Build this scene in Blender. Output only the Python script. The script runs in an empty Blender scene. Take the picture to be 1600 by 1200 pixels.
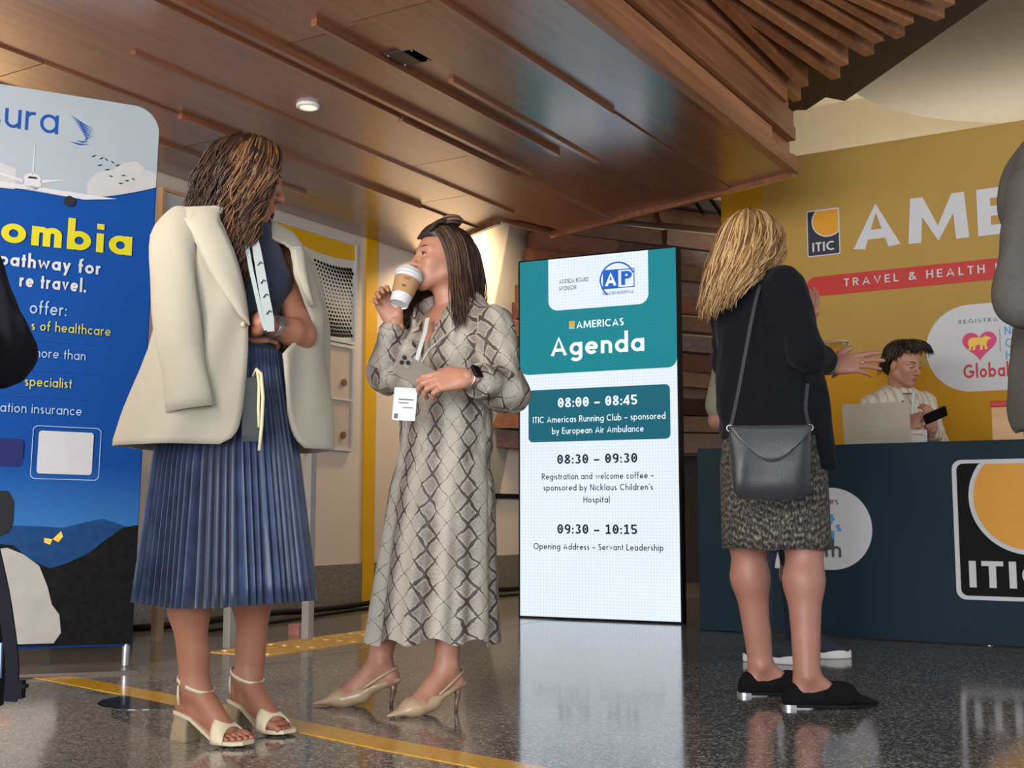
import bpy, bmesh, math, random
import numpy as np
from mathutils import Vector, Matrix

SC = bpy.context.scene
COL = SC.collection
R = math.radians

# ---------------------------------------------------------------- camera, sky, light, exposure
CAM_H = 0.62
PITCH = math.atan(203 / 1850.0)
cam_data = bpy.data.cameras.new('camera')
cam = bpy.data.objects.new('camera', cam_data)
COL.objects.link(cam)
cam.location = (0, 0, CAM_H)
cam.rotation_euler = (math.pi / 2 + PITCH, 0, 0)
cam_data.sensor_width = 36
cam_data.lens = 36 * 1850 / 1600
cam_data.clip_start = 0.05
SC.camera = cam

world = bpy.data.worlds.new('world')
SC.world = world
world.use_nodes = True
_bg = world.node_tree.nodes['Background']
_bg.inputs[0].default_value = (0.84, 0.90, 1.0, 1)
_bg.inputs[1].default_value = 1.05

def hall_(s, t, z=0.0):                    # the hall's axes -> world
    return (0.8572 * s + 0.515 * t, -0.515 * s + 0.8572 * t, z)

def area(name, loc, target, sx, sy, power, color):
    l = bpy.data.lights.new(name, 'AREA')
    l.shape = 'RECTANGLE'; l.size = sx; l.size_y = sy
    l.energy = power; l.color = color
    o = bpy.data.objects.new(name, l); COL.objects.link(o)
    o.location = loc
    o.rotation_euler = (Vector(target) - Vector(loc)).to_track_quat('-Z', 'Y').to_euler()
    return o
area('daylight_window', (-2.6, -4.6, 1.5), (-0.4, 5.0, 1.5), 5.0, 2.8, 600, (0.93, 0.96, 1.0))
area('daylight_window_side', (4.8, 0.2, 2.6), (0.9, 5.5, 1.0), 2.4, 2.0, 48, (1.0, 0.95, 0.88))
area('cove_lamp', hall_(-4.55, 7.6, 2.9), hall_(-5.1, 7.4, 1.9), 0.9, 0.25, 42, (1.0, 0.72, 0.42))
area('left_wall_fill', hall_(-2.7, 0.6, 1.7), hall_(-5.1, 6.0, 1.3), 1.4, 1.4, 85, (1.0, 0.90, 0.78))  # added fill out of view, brightens the left wall
area('back_wall_fill', hall_(-1.5, 10.2, 2.5), hall_(-1.5, 11.2, 3.7), 3.0, 0.4, 55, (1.0, 0.93, 0.80))  # added fill hidden behind the backdrop, brightens the cream back wall
area('wall_uplight', hall_(-4.78, 3.3, 2.28), hall_(-5.1, 3.4, 2.55), 0.5, 0.1, 7, (1.0, 0.72, 0.36))

SC.view_settings.view_transform = 'Standard'
SC.view_settings.look = 'None'
SC.view_settings.exposure = 0.0
SC.view_settings.gamma = 1.0
SC.view_settings.use_curve_mapping = False

# ---------------------------------------------------------------- helpers
ANG = math.atan2(-0.515, 0.8572)          # the hall's own axes are turned by this angle
ROT = Matrix.Rotation(ANG, 4, 'Z')

def hall(s, t, z=0.0):                     # hall axes -> world
    return Vector((0.8572 * s + 0.515 * t, -0.515 * s + 0.8572 * t, z))

_cp, _sp = math.cos(PITCH), math.sin(PITCH)
def at(u, v, y):                           # a sight line met at depth y
    dx = (u - 800) / 1850.0; dy = (600 - v) / 1850.0
    d = (dx, _cp - dy * _sp, _sp + dy * _cp)
    k = y / d[1]
    return Vector((d[0] * k, y, CAM_H + d[2] * k))

def tag(o, label, cat, group=None, kind=None):
    if label: o['label'] = label
    if cat: o['category'] = cat
    if group: o['group'] = group
    if kind: o['kind'] = kind
    return o

def empty(name, loc=(0, 0, 0), rz=0.0, label=None, cat=None, group=None):
    o = bpy.data.objects.new(name, None); COL.objects.link(o)
    o.location = loc; o.rotation_euler = (0, 0, rz); o.empty_display_size = 0.1
    return tag(o, label, cat, group)

class MB:
    """collects verts and faces; build() links them as one mesh object"""
    def __init__(self):
        self.v = []; self.f = []; self.m = []; self.tone = []; self.uv = []
    def add(self, vs, fs, mi=0, tone=0.5, uv=None):
        b = len(self.v)
        self.v.extend([tuple(p) for p in vs])
        self.f.extend([tuple(b + i for i in q) for q in fs])
        if isinstance(mi, (int, np.integer)): self.m.extend([int(mi)] * len(fs))
        else: self.m.extend([int(x) for x in mi])
        if np.isscalar(tone): self.tone.extend([float(tone)] * len(vs))
        else: self.tone.extend([float(x) for x in tone])
        if uv is None: self.uv.extend([(0.0, 0.0)] * len(vs))
        else: self.uv.extend([tuple(x) for x in uv])
        return self
    def box(self, lo, hi, mi=0, mat=None, tone=0.5):
        (x0, y0, z0), (x1, y1, z1) = lo, hi
        vs = [Vector(p) for p in ((x0,y0,z0),(x1,y0,z0),(x1,y1,z0),(x0,y1,z0),(x0,y0,z1),(x1,y0,z1),(x1,y1,z1),(x0,y1,z1))]
        if mat is not None: vs = [mat @ p for p in vs]
        return self.add(vs, [(0,3,2,1),(4,5,6,7),(0,1,5,4),(1,2,6,5),(2,3,7,6),(3,0,4,7)], mi, tone)
    def prism(self, poly, d0, d1, axis='z', mi=0, mat=None, tone=0.5):
        """polygon (a,b) extruded from d0 to d1 along axis (x: a=y,b=z; y: a=x,b=z; z: a=x,b=y)"""
        def P(a, b, d):
            p = Vector({'x': (d, a, b), 'y': (a, d, b), 'z': (a, b, d)}[axis])
            return mat @ p if mat is not None else p
        area2 = sum(poly[i][0] * poly[(i+1) % len(poly)][1] - poly[(i+1) % len(poly)][0] * poly[i][1] for i in range(len(poly)))
        pl = list(poly) if area2 > 0 else list(poly)[::-1]
        if axis == 'y': pl = pl[::-1]
        if d1 < d0: d0, d1 = d1, d0
        n = len(pl)
        vs = [P(a, b, d0) for a, b in pl] + [P(a, b, d1) for a, b in pl]
        fs = [tuple(range(n))[::-1], tuple(range(n, 2 * n))] + [(i, (i+1) % n, n + (i+1) % n, n + i) for i in range(n)]
        return self.add(vs, fs, mi, tone)
    def flat(self, poly, y, mi=0):
        """a flat figure in the x,z plane that faces -y"""
        area2 = sum(poly[i][0] * poly[(i+1) % len(poly)][1] - poly[(i+1) % len(poly)][0] * poly[i][1] for i in range(len(poly)))
        pl = list(poly) if area2 > 0 else list(poly)[::-1]
        return self.add([(a, y, b) for a, b in pl], [tuple(range(len(pl)))], mi)
    def loft(self, rings, cap0=True, cap1=True, mi=0, closed=True, tone=0.5, uv=None):
        n = len(rings[0]); vs = [p for r in rings for p in r]; fs = []
        for i in range(len(rings) - 1):
            for j in range(n if closed else n - 1):
                k = (j + 1) % n
                fs.append((i*n + j, i*n + k, (i+1)*n + k, (i+1)*n + j))
        if closed and cap0: fs.append(tuple(range(n))[::-1])
        if closed and cap1: fs.append(tuple(range((len(rings)-1)*n, len(rings)*n)))
        return self.add(vs, fs, mi, tone, uv)
    def tube(self, pts, r, n=8, mi=0, cap=True, tone=0.5, squash=None):
        pts = [Vector(p) for p in pts]
        m = len(pts)
        rs = [r] * m if np.isscalar(r) else list(r)
        up = Vector((0, 0, 1)); rings = []; prev = None
        for i, p in enumerate(pts):
            d = pts[min(i+1, m-1)] - pts[max(i-1, 0)]
            if d.length < 1e-9: d = Vector((0, 0, 1))
            d.normalize()
            if prev is None:
                a = d.cross(up)
                if a.length < 1e-3: a = d.cross(Vector((1, 0, 0)))
            else:
                a = prev - d * prev.dot(d)
                if a.length < 1e-6: a = d.cross(up)
            a.normalize(); prev = a; b = d.cross(a)
            sq = squash if squash else 1.0
            rings.append([p + (a * math.cos(2*math.pi*k/n) + b * sq * math.sin(2*math.pi*k/n)) * rs[i] for k in range(n)])
        return self.loft(rings, cap, cap, mi, True, tone)
    def cyl(self, a, b, r0, r1=None, n=24, mi=0):
        return self.tube([a, b], [r0, r0 if r1 is None else r1], n, mi)
    def ball(self, c, r, n=16, mi=0, mat=None, tone=0.5):
        rr = (r, r, r) if np.isscalar(r) else r
        rings = []
        for i in range(n // 2 + 1):
            th = math.pi * i / (n // 2); th = min(max(th, 0.02), math.pi - 0.02)
            ring = []
            for j in range(n):
                ph = 2 * math.pi * j / n
                q = Vector((rr[0]*math.sin(th)*math.cos(ph), rr[1]*math.sin(th)*math.sin(ph), -rr[2]*math.cos(th)))
                if mat is not None: q = mat @ q
                ring.append(q + Vector(c))
            rings.append(ring)
        return self.loft(rings, True, True, mi, True, tone)
    def build(self, name, mats, parent=None, smooth=False, loc=None, rz=None, bevel=0.0, solid=0.0, sub=0, angle=None):
        me = bpy.data.meshes.new(name)
        me.from_pydata(self.v, [], self.f)
        if not isinstance(mats, (list, tuple)): mats = [mats]
        for m in mats: me.materials.append(m)
        me.polygons.foreach_set('material_index', self.m)
        if smooth: me.polygons.foreach_set('use_smooth', [True] * len(self.f))
        a = me.attributes.new('tone', 'FLOAT', 'POINT'); a.data.foreach_set('value', self.tone)
        if any(u != (0.0, 0.0) for u in self.uv[:4000]):
            a = me.attributes.new('pat', 'FLOAT_VECTOR', 'POINT')
            a.data.foreach_set('vector', [c for u in self.uv for c in (u[0], u[1], 0.0)])
        me.update()
        o = bpy.data.objects.new(name, me); COL.objects.link(o)
        if parent is not None: o.parent = parent
        if loc is not None: o.location = loc
        if rz is not None: o.rotation_euler = (0, 0, rz)
        if smooth and angle:
            me.set_sharp_from_angle(angle=R(angle))
        if solid:
            md = o.modifiers.new('solid', 'SOLIDIFY'); md.thickness = solid; md.offset = 0
        if bevel:
            md = o.modifiers.new('bevel', 'BEVEL'); md.width = bevel; md.segments = 2; md.limit_method = 'ANGLE'
        if sub:
            md = o.modifiers.new('sub', 'SUBSURF'); md.levels = sub; md.render_levels = sub
        return o

def rrect(x0, z0, x1, z1, r, n=8, corners=(1, 1, 1, 1)):
    """rounded rectangle; corners = bottom-left, bottom-right, top-right, top-left"""
    out = []
    for (cx, cz, a0, on) in ((x0, z0, 180, corners[0]), (x1, z0, 270, corners[1]), (x1, z1, 0, corners[2]), (x0, z1, 90, corners[3])):
        if not on: out.append((cx, cz)); continue
        ox = cx + (r if cx == x0 else -r); oz = cz + (r if cz == z0 else -r)
        for k in range(n + 1):
            a = R(a0 + 90 * k / n); out.append((ox + r * math.cos(a), oz + r * math.sin(a)))
    return out

def circle(cx, cz, r, a0=0, a1=360, n=40):
    full = abs(a1 - a0) >= 360
    return [(cx + r * math.cos(R(a0 + (a1-a0) * k / n)), cz + r * math.sin(R(a0 + (a1-a0) * k / n))) for k in range(n if full else n + 1)]

def _arc(cx, cy, rx, ry, a0, a1, n=18):
    return [(cx + rx * math.cos(R(a0 + (a1 - a0) * k / n)), cy + ry * math.sin(R(a0 + (a1 - a0) * k / n))) for k in range(n + 1)]

def glyph(c, w):
    """strokes of a plain geometric alphabet: capital height 1, x-height 0.66; returns (polylines, width, ymin, ymax)"""
    h = w / 2; X = 0.66; t = 1 - h; xm = X - h; b = h
    rx = 0.31 - h; ry = X / 2 - h; cx = 0.31; cy = X / 2
    o = _arc(cx, cy, rx, ry, 0, 360, 30)
    rn = 0.24 - h
    D = {
     'A': ([[(h * 0.9, 0), (0.40, 1.0 + h * 0.6), (0.80 - h * 0.9, 0)], [(0.18, 0.27 + h * 0.4), (0.62, 0.27 + h * 0.4)]], 0.80, 0, 1),
     'B': ([[(h, 0), (h, 1)], [(h, t), (0.32, t)] + _arc(0.32, 0.76, 0.24 - h, 0.24 - h, 90, -90) + [(h, 0.52)], [(h, 0.52), (0.34, 0.52)] + _arc(0.34, 0.26, 0.26 - h, 0.26 - h, 90, -90) + [(h, b)]], 0.60, 0, 1),
     'C': ([_arc(0.48, 0.5, 0.48 - h, 0.5 - h, 52, 308, 26)], 0.82, 0, 1),
     'D': ([[(h, 0), (h, 1)], [(h, t), (0.30, t)] + _arc(0.30, 0.5, 0.44 - h, 0.5 - h, 90, -90, 22) + [(h, b)]], 0.74, 0, 1),
     'E': ([[(h, 0), (h, 1)], [(h, t), (0.52, t)], [(h, 0.51), (0.49, 0.51)], [(h, b), (0.52, b)]], 0.52, 0, 1),
     'G': ([_arc(0.48, 0.5, 0.48 - h, 0.5 - h, 50, 350, 28), [(0.52, 0.46), (0.96 - h * 0.6, 0.46)]], 0.94, 0, 1),
     'H': ([[(h, 0), (h, 1)], [(0.66 - h, 0), (0.66 - h, 1)], [(h, 0.52), (0.66 - h, 0.52)]], 0.66, 0, 1),
     'I': ([[(h, 0), (h, 1)]], w, 0, 1),
     'L': ([[(h, 0), (h, 1)], [(h, b), (0.48, b)]], 0.48, 0, 1),
     'M': ([[(h * 1.0, 0), (0.13 + h * 0.3, 1)], [(0.13 + h * 0.3, 1), (0.50, 0.06), (0.87 - h * 0.3, 1)], [(0.87 - h * 0.3, 1), (1.0 - h * 1.0, 0)]], 1.0, 0, 1),
     'N': ([[(h, 0), (h, 1)], [(h, 1), (0.70 - h, 0)], [(0.70 - h, 0), (0.70 - h, 1)]], 0.70, 0, 1),
     'O': ([_arc(0.49, 0.5, 0.49 - h, 0.5 - h, 0, 360, 32)], 0.98, 0, 1),
     'P': ([[(h, 0), (h, 1)], [(h, t), (0.30, t)] + _arc(0.30, 0.71, 0.27 - h, 0.29 - h, 90, -90) + [(h, 0.42 + h)]], 0.57, 0, 1),
     'R': ([[(h, 0), (h, 1)], [(h, t), (0.30, t)] + _arc(0.30, 0.72, 0.27 - h, 0.28 - h, 90, -90) + [(h, 0.44 + h)], [(0.28, 0.46), (0.60 - h * 0.8, 0)]], 0.60, 0, 1),
     'S': ([_arc(0.27, 0.745, 0.25 - h, 0.255 - h, 40, 270, 16) + _arc(0.27, 0.265, 0.27 - h, 0.265 - h, 90, -140, 16)], 0.54, 0, 1),
     'T': ([[(0.28, 0), (0.28, 1)], [(0, t), (0.56, t)]], 0.56, 0, 1),
     'U': ([[(h, 1), (h, 0.3)] + _arc(0.32, 0.32, 0.32 - h, 0.32 - h, 180, 360) + [(0.64 - h, 1)]], 0.64, 0, 1),
     'V': ([[(h * 0.9, 1), (0.37, -h * 0.6), (0.74 - h * 0.9, 1)]], 0.74, 0, 1),
     'Y': ([[(h * 0.9, 1), (0.34, 0.42)], [(0.68 - h * 0.9, 1), (0.34, 0.42)], [(0.34, 0.45), (0.34, 0)]], 0.68, 0, 1),
     '&': ([[(0.72, 0.02), (0.22, 0.66)] + _arc(0.34, 0.79, 0.16, 0.21 - h, 215, -40, 14) + [(0.16, 0.42)] + _arc(0.28, 0.24, 0.28 - h, 0.24 - h, 130, 300, 14) + [(0.66, 0.42)]], 0.74, 0, 1),
     'a': ([o, [(0.62 - h, 0), (0.62 - h, X)]], 0.62, 0, X),
     'b': ([o, [(h, 0), (h, 1.08)]], 0.62, 0, 1.08),
     'c': ([_arc(cx, cy, rx, ry, 48, 312, 22)], 0.54, 0, X),
     'd': ([o, [(0.62 - h, 0), (0.62 - h, 1.08)]], 0.62, 0, 1.08),
     'e': ([_arc(cx, cy, rx, ry, 0, 318, 26), [(h, cy), (0.62 - h * 0.5, cy)]], 0.62, 0, X),
     'f': ([[(0.14, 0), (0.14, 0.84)] + _arc(0.30, 0.86, 0.16, 0.22 - h, 180, 80, 8), [(0, X - h), (0.32, X - h)]], 0.34, 0, 1.08),
     'g': ([o, [(0.62 - h, X), (0.62 - h, -0.06)] + _arc(cx, -0.06, rx, 0.26 - h, 0, -150, 14)], 0.62, -0.32, X),
     'h': ([[(h, 0), (h, 1.08)], [(h, 0.34)] + _arc(0.27, 0.39, 0.27 - h, 0.27 - h, 180, 0, 14) + [(0.54 - h, 0)]], 0.54, 0, 1.08),
     'i': ([[(h, 0), (h, X)], [(h, 0.80), (h, 0.80 + w)]], w, 0, 1.1),
     'k': ([[(h, 0), (h, 1.08)], [(h, 0.26), (0.48 - h * 0.6, X)], [(0.17, 0.36), (0.54 - h * 0.6, 0)]], 0.54, 0, 1.08),
     'l': ([[(h, 0), (h, 1.08)]], w, 0, 1.08),
     'm': ([[(h, 0), (h, X)], [(h, 0.36)] + _arc(rn + h, 0.42, rn, 0.24 - h, 180, 0, 12) + [(2 * rn + h, 0)], [(2 * rn + h, 0.36)] + _arc(3 * rn + h, 0.42, rn, 0.24 - h, 180, 0, 12) + [(4 * rn + h, 0)]], 4 * rn + w, 0, X),
     'n': ([[(h, 0), (h, X)], [(h, 0.34)] + _arc(0.27, 0.39, 0.27 - h, 0.27 - h, 180, 0, 14) + [(0.54 - h, 0)]], 0.54, 0, X),
     'o': ([o], 0.62, 0, X),
     'p': ([o, [(h, X), (h, -0.32)]], 0.62, -0.32, X),
     'r': ([[(h, 0), (h, X)], [(h, 0.38)] + _arc(0.26, 0.40, 0.26 - h, 0.26 - h, 180, 70, 10)], 0.36, 0, X),
     's': ([_arc(0.20, 0.49, 0.19 - h, 0.17 - h, 40, 270, 14) + _arc(0.20, 0.17, 0.20 - h, 0.17 - h, 90, -140, 14)], 0.40, 0, X),
     't': ([[(0.15, 0), (0.15, 0.92)], [(0, X - h), (0.30, X - h)]], 0.30, 0, 0.92),
     'u': ([[(h, X), (h, 0.27)] + _arc(0.27, 0.27, 0.27 - h, 0.27 - h, 180, 360, 14) + [(0.54 - h, X)], [(0.54 - h, 0), (0.54 - h, X)]], 0.54, 0, X),
     'v': ([[(h * 0.9, X), (0.27, -h * 0.5), (0.54 - h * 0.9, X)]], 0.54, 0, X),
     'w': ([[(h * 0.9, X), (0.22, -h * 0.4), (0.41, X), (0.60, -h * 0.4), (0.82 - h * 0.9, X)]], 0.82, 0, X),
     'y': ([[(h * 0.9, X), (0.28, 0.04)], [(0.55 - h * 0.9, X), (0.16, -0.32)]], 0.55, -0.32, X),
     '0': ([_arc(0.29, 0.5, 0.29 - h, 0.5 - h, 0, 360, 30), [(0.29, 0.36), (0.29, 0.64)]], 0.58, 0, 1),
     '1': ([[(0.33, 0), (0.33, 1)], [(0.33, t), (0.06, 0.80)], [(0.06, b), (0.56, b)]], 0.58, 0, 1),
     '3': ([_arc(0.27, 0.755, 0.27 - h, 0.245 - h, 150, -90, 16), _arc(0.27, 0.27, 0.30 - h, 0.27 - h, 90, -150, 16)], 0.58, 0, 1),
     '4': ([[(0.42, 0), (0.42, 1)], [(0.42, 1), (0.04, 0.26), (0.58, 0.26)]], 0.58, 0, 1),
     '5': ([[(0.52, t), (0.10, t), (0.07, 0.54)], _arc(0.27, 0.31, 0.30 - h, 0.31 - h, 140, -150, 18)], 0.58, 0, 1),
     '8': ([_arc(0.29, 0.755, 0.25 - h, 0.245 - h, 0, 360, 24), _arc(0.29, 0.265, 0.29 - h, 0.265 - h, 0, 360, 26)], 0.58, 0, 1),
     '9': ([_arc(0.29, 0.68, 0.29 - h, 0.32 - h, 0, 360, 26), [(0.58 - h, 0.66), (0.54 - h, 0.36)] + _arc(0.24, 0.32, 0.32 - h, 0.32 - h, 0, -100, 10)], 0.58, 0, 1),
     ':': ([[(h, 0.02), (h, 0.02 + w)], [(h, 0.46), (h, 0.46 + w)]], w, 0, X),
     '.': ([[(h, 0), (h, w)]], w, 0, w),
     '-': ([[(0, 0.36), (0.34, 0.36)]], 0.34, 0, X),
     '–': ([[(0, 0.36), (0.52, 0.36)]], 0.52, 0, X),
     '’': ([[(h, 1.0), (h * 0.6, 0.78)]], w, 0, 1.0),
    }
    return D.get(c, ([], 0.3, 0, 1))

def _stroke(mb, pl, w, y0, y1, T):
    n = len(pl); closed = math.dist(pl[0], pl[-1]) < 1e-6
    Lr = []
    for i in range(n):
        if closed: a, c = pl[(i - 1) % (n - 1)], pl[(i + 1) % (n - 1)]
        else: a, c = pl[max(i - 1, 0)], pl[min(i + 1, n - 1)]
        p = pl[i]
        d1 = Vector((p[0] - a[0], p[1] - a[1])); d2 = Vector((c[0] - p[0], c[1] - p[1]))
        if d1.length < 1e-9: d1 = d2
        if d2.length < 1e-9: d2 = d1
        d1.normalize(); d2.normalize()
        n1 = Vector((-d1.y, d1.x)); n2 = Vector((-d2.y, d2.x)); q = n1 + n2
        if q.length < 1e-6: q = n1
        q.normalize(); k = min(2.6, 1 / max(0.2, q.dot(n1)))
        q = q * (k * w / 2)
        Lr.append(((p[0] + q.x, p[1] + q.y), (p[0] - q.x, p[1] - q.y)))
    cl = lambda p: T(p[0], min(max(p[1], y0), y1))
    vs = [cl(p) for pr in Lr for p in pr]
    mb.add(vs, [(2*i + 1, 2*i + 3, 2*i + 2, 2*i) for i in range(n - 1)])

def drawn(s, x0, x1, z, cap, w=0.14, y=0.0, space=0.14, slope=0.0, slant=0.0):
    """letters drawn with strokes, from x0 to x1 on the baseline z; they face -y"""
    xs = []; x = 0.0
    for c in s:
        if c == ' ': x += 0.26 + space; continue
        x += 0.0
        xs.append((c, x)); x += glyph(c, w)[1] + space
    tot = x - space
    k = (x1 - x0) / tot
    mb = MB()
    for c, gx in xs:
        pls, _, a, b = glyph(c, w)
        for i, pl in enumerate(pls):
            yy = y - 0.00025 * i
            _stroke(mb, pl, w, a, b, lambda px, py: (x0 + (gx + px + slant * py) * k, yy, z + py * cap + slope * (gx + px) * k))
    return mb

def lettering(s, x0, x1, z, cap, bold=0.0, y=0.0, kind='sans', space=1.0, slope=0.0, shear=0.0):
    return drawn(s, x0, x1, z, cap, 0.105 + bold * 3.6, y, 0.14 if space == 1.0 else 0.36, slope, shear)

# ---------------------------------------------------------------- materials
class NT:
    def __init__(self, name):
        self.m = bpy.data.materials.new(name); self.m.use_nodes = True
        self.t = self.m.node_tree; self.b = self.t.nodes['Principled BSDF']
    def n(self, kind, **kw):
        x = self.t.nodes.new(kind)
        for k, v in kw.items(): setattr(x, k, v)
        return x
    def l(self, a, b): self.t.links.new(a, b)
    def val(self, sock, v): sock.default_value = v
    def ramp(self, fac, stops, interp='LINEAR'):
        r = self.n('ShaderNodeValToRGB'); r.color_ramp.interpolation = interp
        e = r.color_ramp.elements
        while len(e) < len(stops): e.new(0.5)
        for i, (p, c) in enumerate(stops):
            e[i].position = p; e[i].color = (*c, 1) if len(c) == 3 else c
        self.l(fac, r.inputs[0]); return r.outputs[0]
    def math(self, op, a, b=None, c=None):
        x = self.n('ShaderNodeMath', operation=op)
        for i, q in enumerate((a, b, c)):
            if q is None: continue
            if isinstance(q, (int, float)): x.inputs[i].default_value = q
            else: self.l(q, x.inputs[i])
        return x.outputs[0]
    def mix(self, fac, a, b, mode='MIX'):
        x = self.n('ShaderNodeMix', data_type='RGBA', blend_type=mode)
        if isinstance(fac, (int, float)): x.inputs[0].default_value = fac
        else: self.l(fac, x.inputs[0])
        for i, q in ((6, a), (7, b)):
            if isinstance(q, tuple): x.inputs[i].default_value = (*q, 1)
            else: self.l(q, x.inputs[i])
        return x.outputs[2]
    def coords(self, kind='Object'): return self.n('ShaderNodeTexCoord').outputs[kind]
    def mapping(self, vec, scale=(1,1,1), rot=(0,0,0)):
        x = self.n('ShaderNodeMapping'); self.l(vec, x.inputs[0])
        x.inputs['Scale'].default_value = scale; x.inputs['Rotation'].default_value = rot; return x.outputs[0]
    def noise(self, vec, scale, detail=3, rough=0.5):
        x = self.n('ShaderNodeTexNoise'); self.l(vec, x.inputs['Vector'])
        x.inputs['Scale'].default_value = scale; x.inputs['Detail'].default_value = detail; x.inputs['Roughness'].default_value = rough
        return x.outputs[0]
    def bump(self, h, strength=0.3, dist=0.01):
        x = self.n('ShaderNodeBump'); x.inputs['Strength'].default_value = strength; x.inputs['Distance'].default_value = dist
        self.l(h, x.inputs['Height']); self.l(x.outputs[0], self.b.inputs['Normal'])
    def attr(self, name, out='Fac'):
        x = self.n('ShaderNodeAttribute', attribute_name=name); return x.outputs[out]

def srgb(r, g, b):
    return tuple(((c/255)/12.92 if c/255 <= 0.04045 else ((c/255 + 0.055)/1.055) ** 2.4) for c in (r, g, b))

def mat(name, col, rough=0.55, metal=0.0, var=0.06, vscale=6.0, bump=None, spec=0.5, sheen=0.0, emit=0.0, coat=0.0, trans=0.0, sss=0.0, ior=None):
    k = NT(name); b = k.b
    co = k.coords()
    nz = k.noise(co, vscale, 3)
    lo = tuple(c * (1 - var) for c in col); hi = tuple(min(1, c * (1 + var)) for c in col)
    c = k.ramp(nz, [(0.3, lo), (0.7, hi)])
    k.l(c, b.inputs['Base Color'])
    b.inputs['Roughness'].default_value = rough; b.inputs['Metallic'].default_value = metal
    b.inputs['Specular IOR Level'].default_value = spec
    if sheen: b.inputs['Sheen Weight'].default_value = sheen
    if coat: b.inputs['Coat Weight'].default_value = coat
    if trans: b.inputs['Transmission Weight'].default_value = trans
    if ior: b.inputs['IOR'].default_value = ior
    if sss:
        b.inputs['Subsurface Weight'].default_value = sss
        b.inputs['Subsurface Radius'].default_value = (0.012, 0.005, 0.003); b.inputs['Subsurface Scale'].default_value = 0.6
    if emit:
        k.l(c, b.inputs['Emission Color']); b.inputs['Emission Strength'].default_value = emit
    if bump:
        k.bump(k.noise(co, bump[0], 4), bump[1], bump[2] if len(bump) > 2 else 0.004)
    return k.m

def wood(name, dark, light, axis='y', rough=0.3, grain=1.0, coat=0.3, tone_amt=0.35):
    k = NT(name); co = k.coords()
    sc = {'y': (14, 0.9, 14), 'x': (0.9, 14, 14)}[axis]
    v = k.mapping(co, tuple(s * grain for s in sc))
    n1 = k.noise(v, 2.0, 6, 0.62); n2 = k.noise(co, 0.7, 2)
    f = k.math('ADD', k.math('MULTIPLY', n1, 0.75), k.math('MULTIPLY', n2, 0.25))
    f = k.math('ADD', f, k.math('MULTIPLY', k.math('SUBTRACT', k.attr('tone'), 0.5), tone_amt))
    k.l(k.ramp(f, [(0.25, dark), (0.75, light)]), k.b.inputs['Base Color'])
    k.l(k.math('ADD', k.math('MULTIPLY', n1, 0.12), rough - 0.06), k.b.inputs['Roughness'])
    k.b.inputs['Coat Weight'].default_value = coat; k.b.inputs['Coat Roughness'].default_value = 0.24; k.b.inputs['Coat IOR'].default_value = 1.7
    k.bump(n1, 0.08, 0.002)
    return k.m

def terrazzo(name, base, chips, rough=0.1, scale=170):
    k = NT(name); co = k.coords()
    vo = k.n('ShaderNodeTexVoronoi'); k.l(co, vo.inputs['Vector']); vo.inputs['Scale'].default_value = scale
    sep = k.n('ShaderNodeSeparateColor'); k.l(vo.outputs['Color'], sep.inputs[0])
    st = [(0.0, base)]; p = 0.42
    for c in chips: st.append((p, c)); p += 0.58 / len(chips)
    col = k.ramp(sep.outputs[0], st, 'CONSTANT')
    v2 = k.n('ShaderNodeTexVoronoi'); k.l(co, v2.inputs['Vector']); v2.inputs['Scale'].default_value = scale * 0.35
    s2 = k.n('ShaderNodeSeparateColor'); k.l(v2.outputs['Color'], s2.inputs[0])
    big = k.math('MULTIPLY', k.math('GREATER_THAN', s2.outputs[1], 0.86), k.math('LESS_THAN', v2.outputs['Distance'], 0.35))
    col = k.mix(big, col, chips[-1])
    col = k.mix(k.math('MULTIPLY', k.noise(co, 1.3, 3), 0.35), col, base)
    k.l(col, k.b.inputs['Base Color'])
    k.l(k.math('ADD', k.math('MULTIPLY', k.noise(co, 5, 3), 0.06), rough), k.b.inputs['Roughness'])
    k.b.inputs['IOR'].default_value = 1.85
    return k.m

M = {}
M['soffit'] = wood('walnut_ceiling_boards', srgb(84, 46, 31), srgb(150, 94, 64), 'y', 0.3, 1.0, 1.0)
M['slat'] = wood('warm_timber_slats', srgb(120, 74, 46), srgb(190, 130, 88), 'y', 0.45, 1.0, 0.1)
M['slat_x'] = wood('dark_timber_wall_boards', srgb(66, 38, 28), srgb(128, 80, 58), 'x', 0.42, 1.0, 0.15)
M['dark_fascia'] = mat('dark_brown_fascia', srgb(52, 38, 30), 0.6, bump=(60, 0.2))
M['groove'] = mat('shadow_gap_black', srgb(28, 18, 14), 0.8)
M['plaster'] = mat('pinkish_plaster', srgb(222, 208, 194), 0.75, var=0.02)
M['cream'] = mat('cream_plaster', srgb(208, 196, 170), 0.8, var=0.02)
M['ceil_grey'] = mat('grey_ceiling_plaster', srgb(156, 148, 136), 0.85, var=0.02)
M['grey_paint'] = mat('grey_wall_paint', srgb(150, 146, 138), 0.75, var=0.02)
M['yellow_paint'] = mat('yellow_wall_paint', srgb(226, 172, 6), 0.55, var=0.03)
M['white'] = mat('white_print', srgb(206, 206, 208), 0.55, var=0.01, spec=0.3)
M['offwhite'] = mat('offwhite_enamel', srgb(214, 212, 206), 0.45, var=0.02)
M['floor'] = terrazzo('dark_terrazzo', srgb(74, 74, 76), [srgb(106, 105, 104), srgb(50, 50, 54), srgb(138, 134, 128), srgb(186, 180, 168)], 0.075)
M['floor_light'] = terrazzo('pale_terrazzo', srgb(136, 130, 120), [srgb(156, 149, 136), srgb(108, 103, 96), srgb(176, 169, 156), srgb(84, 80, 76)], 0.1)
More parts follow.
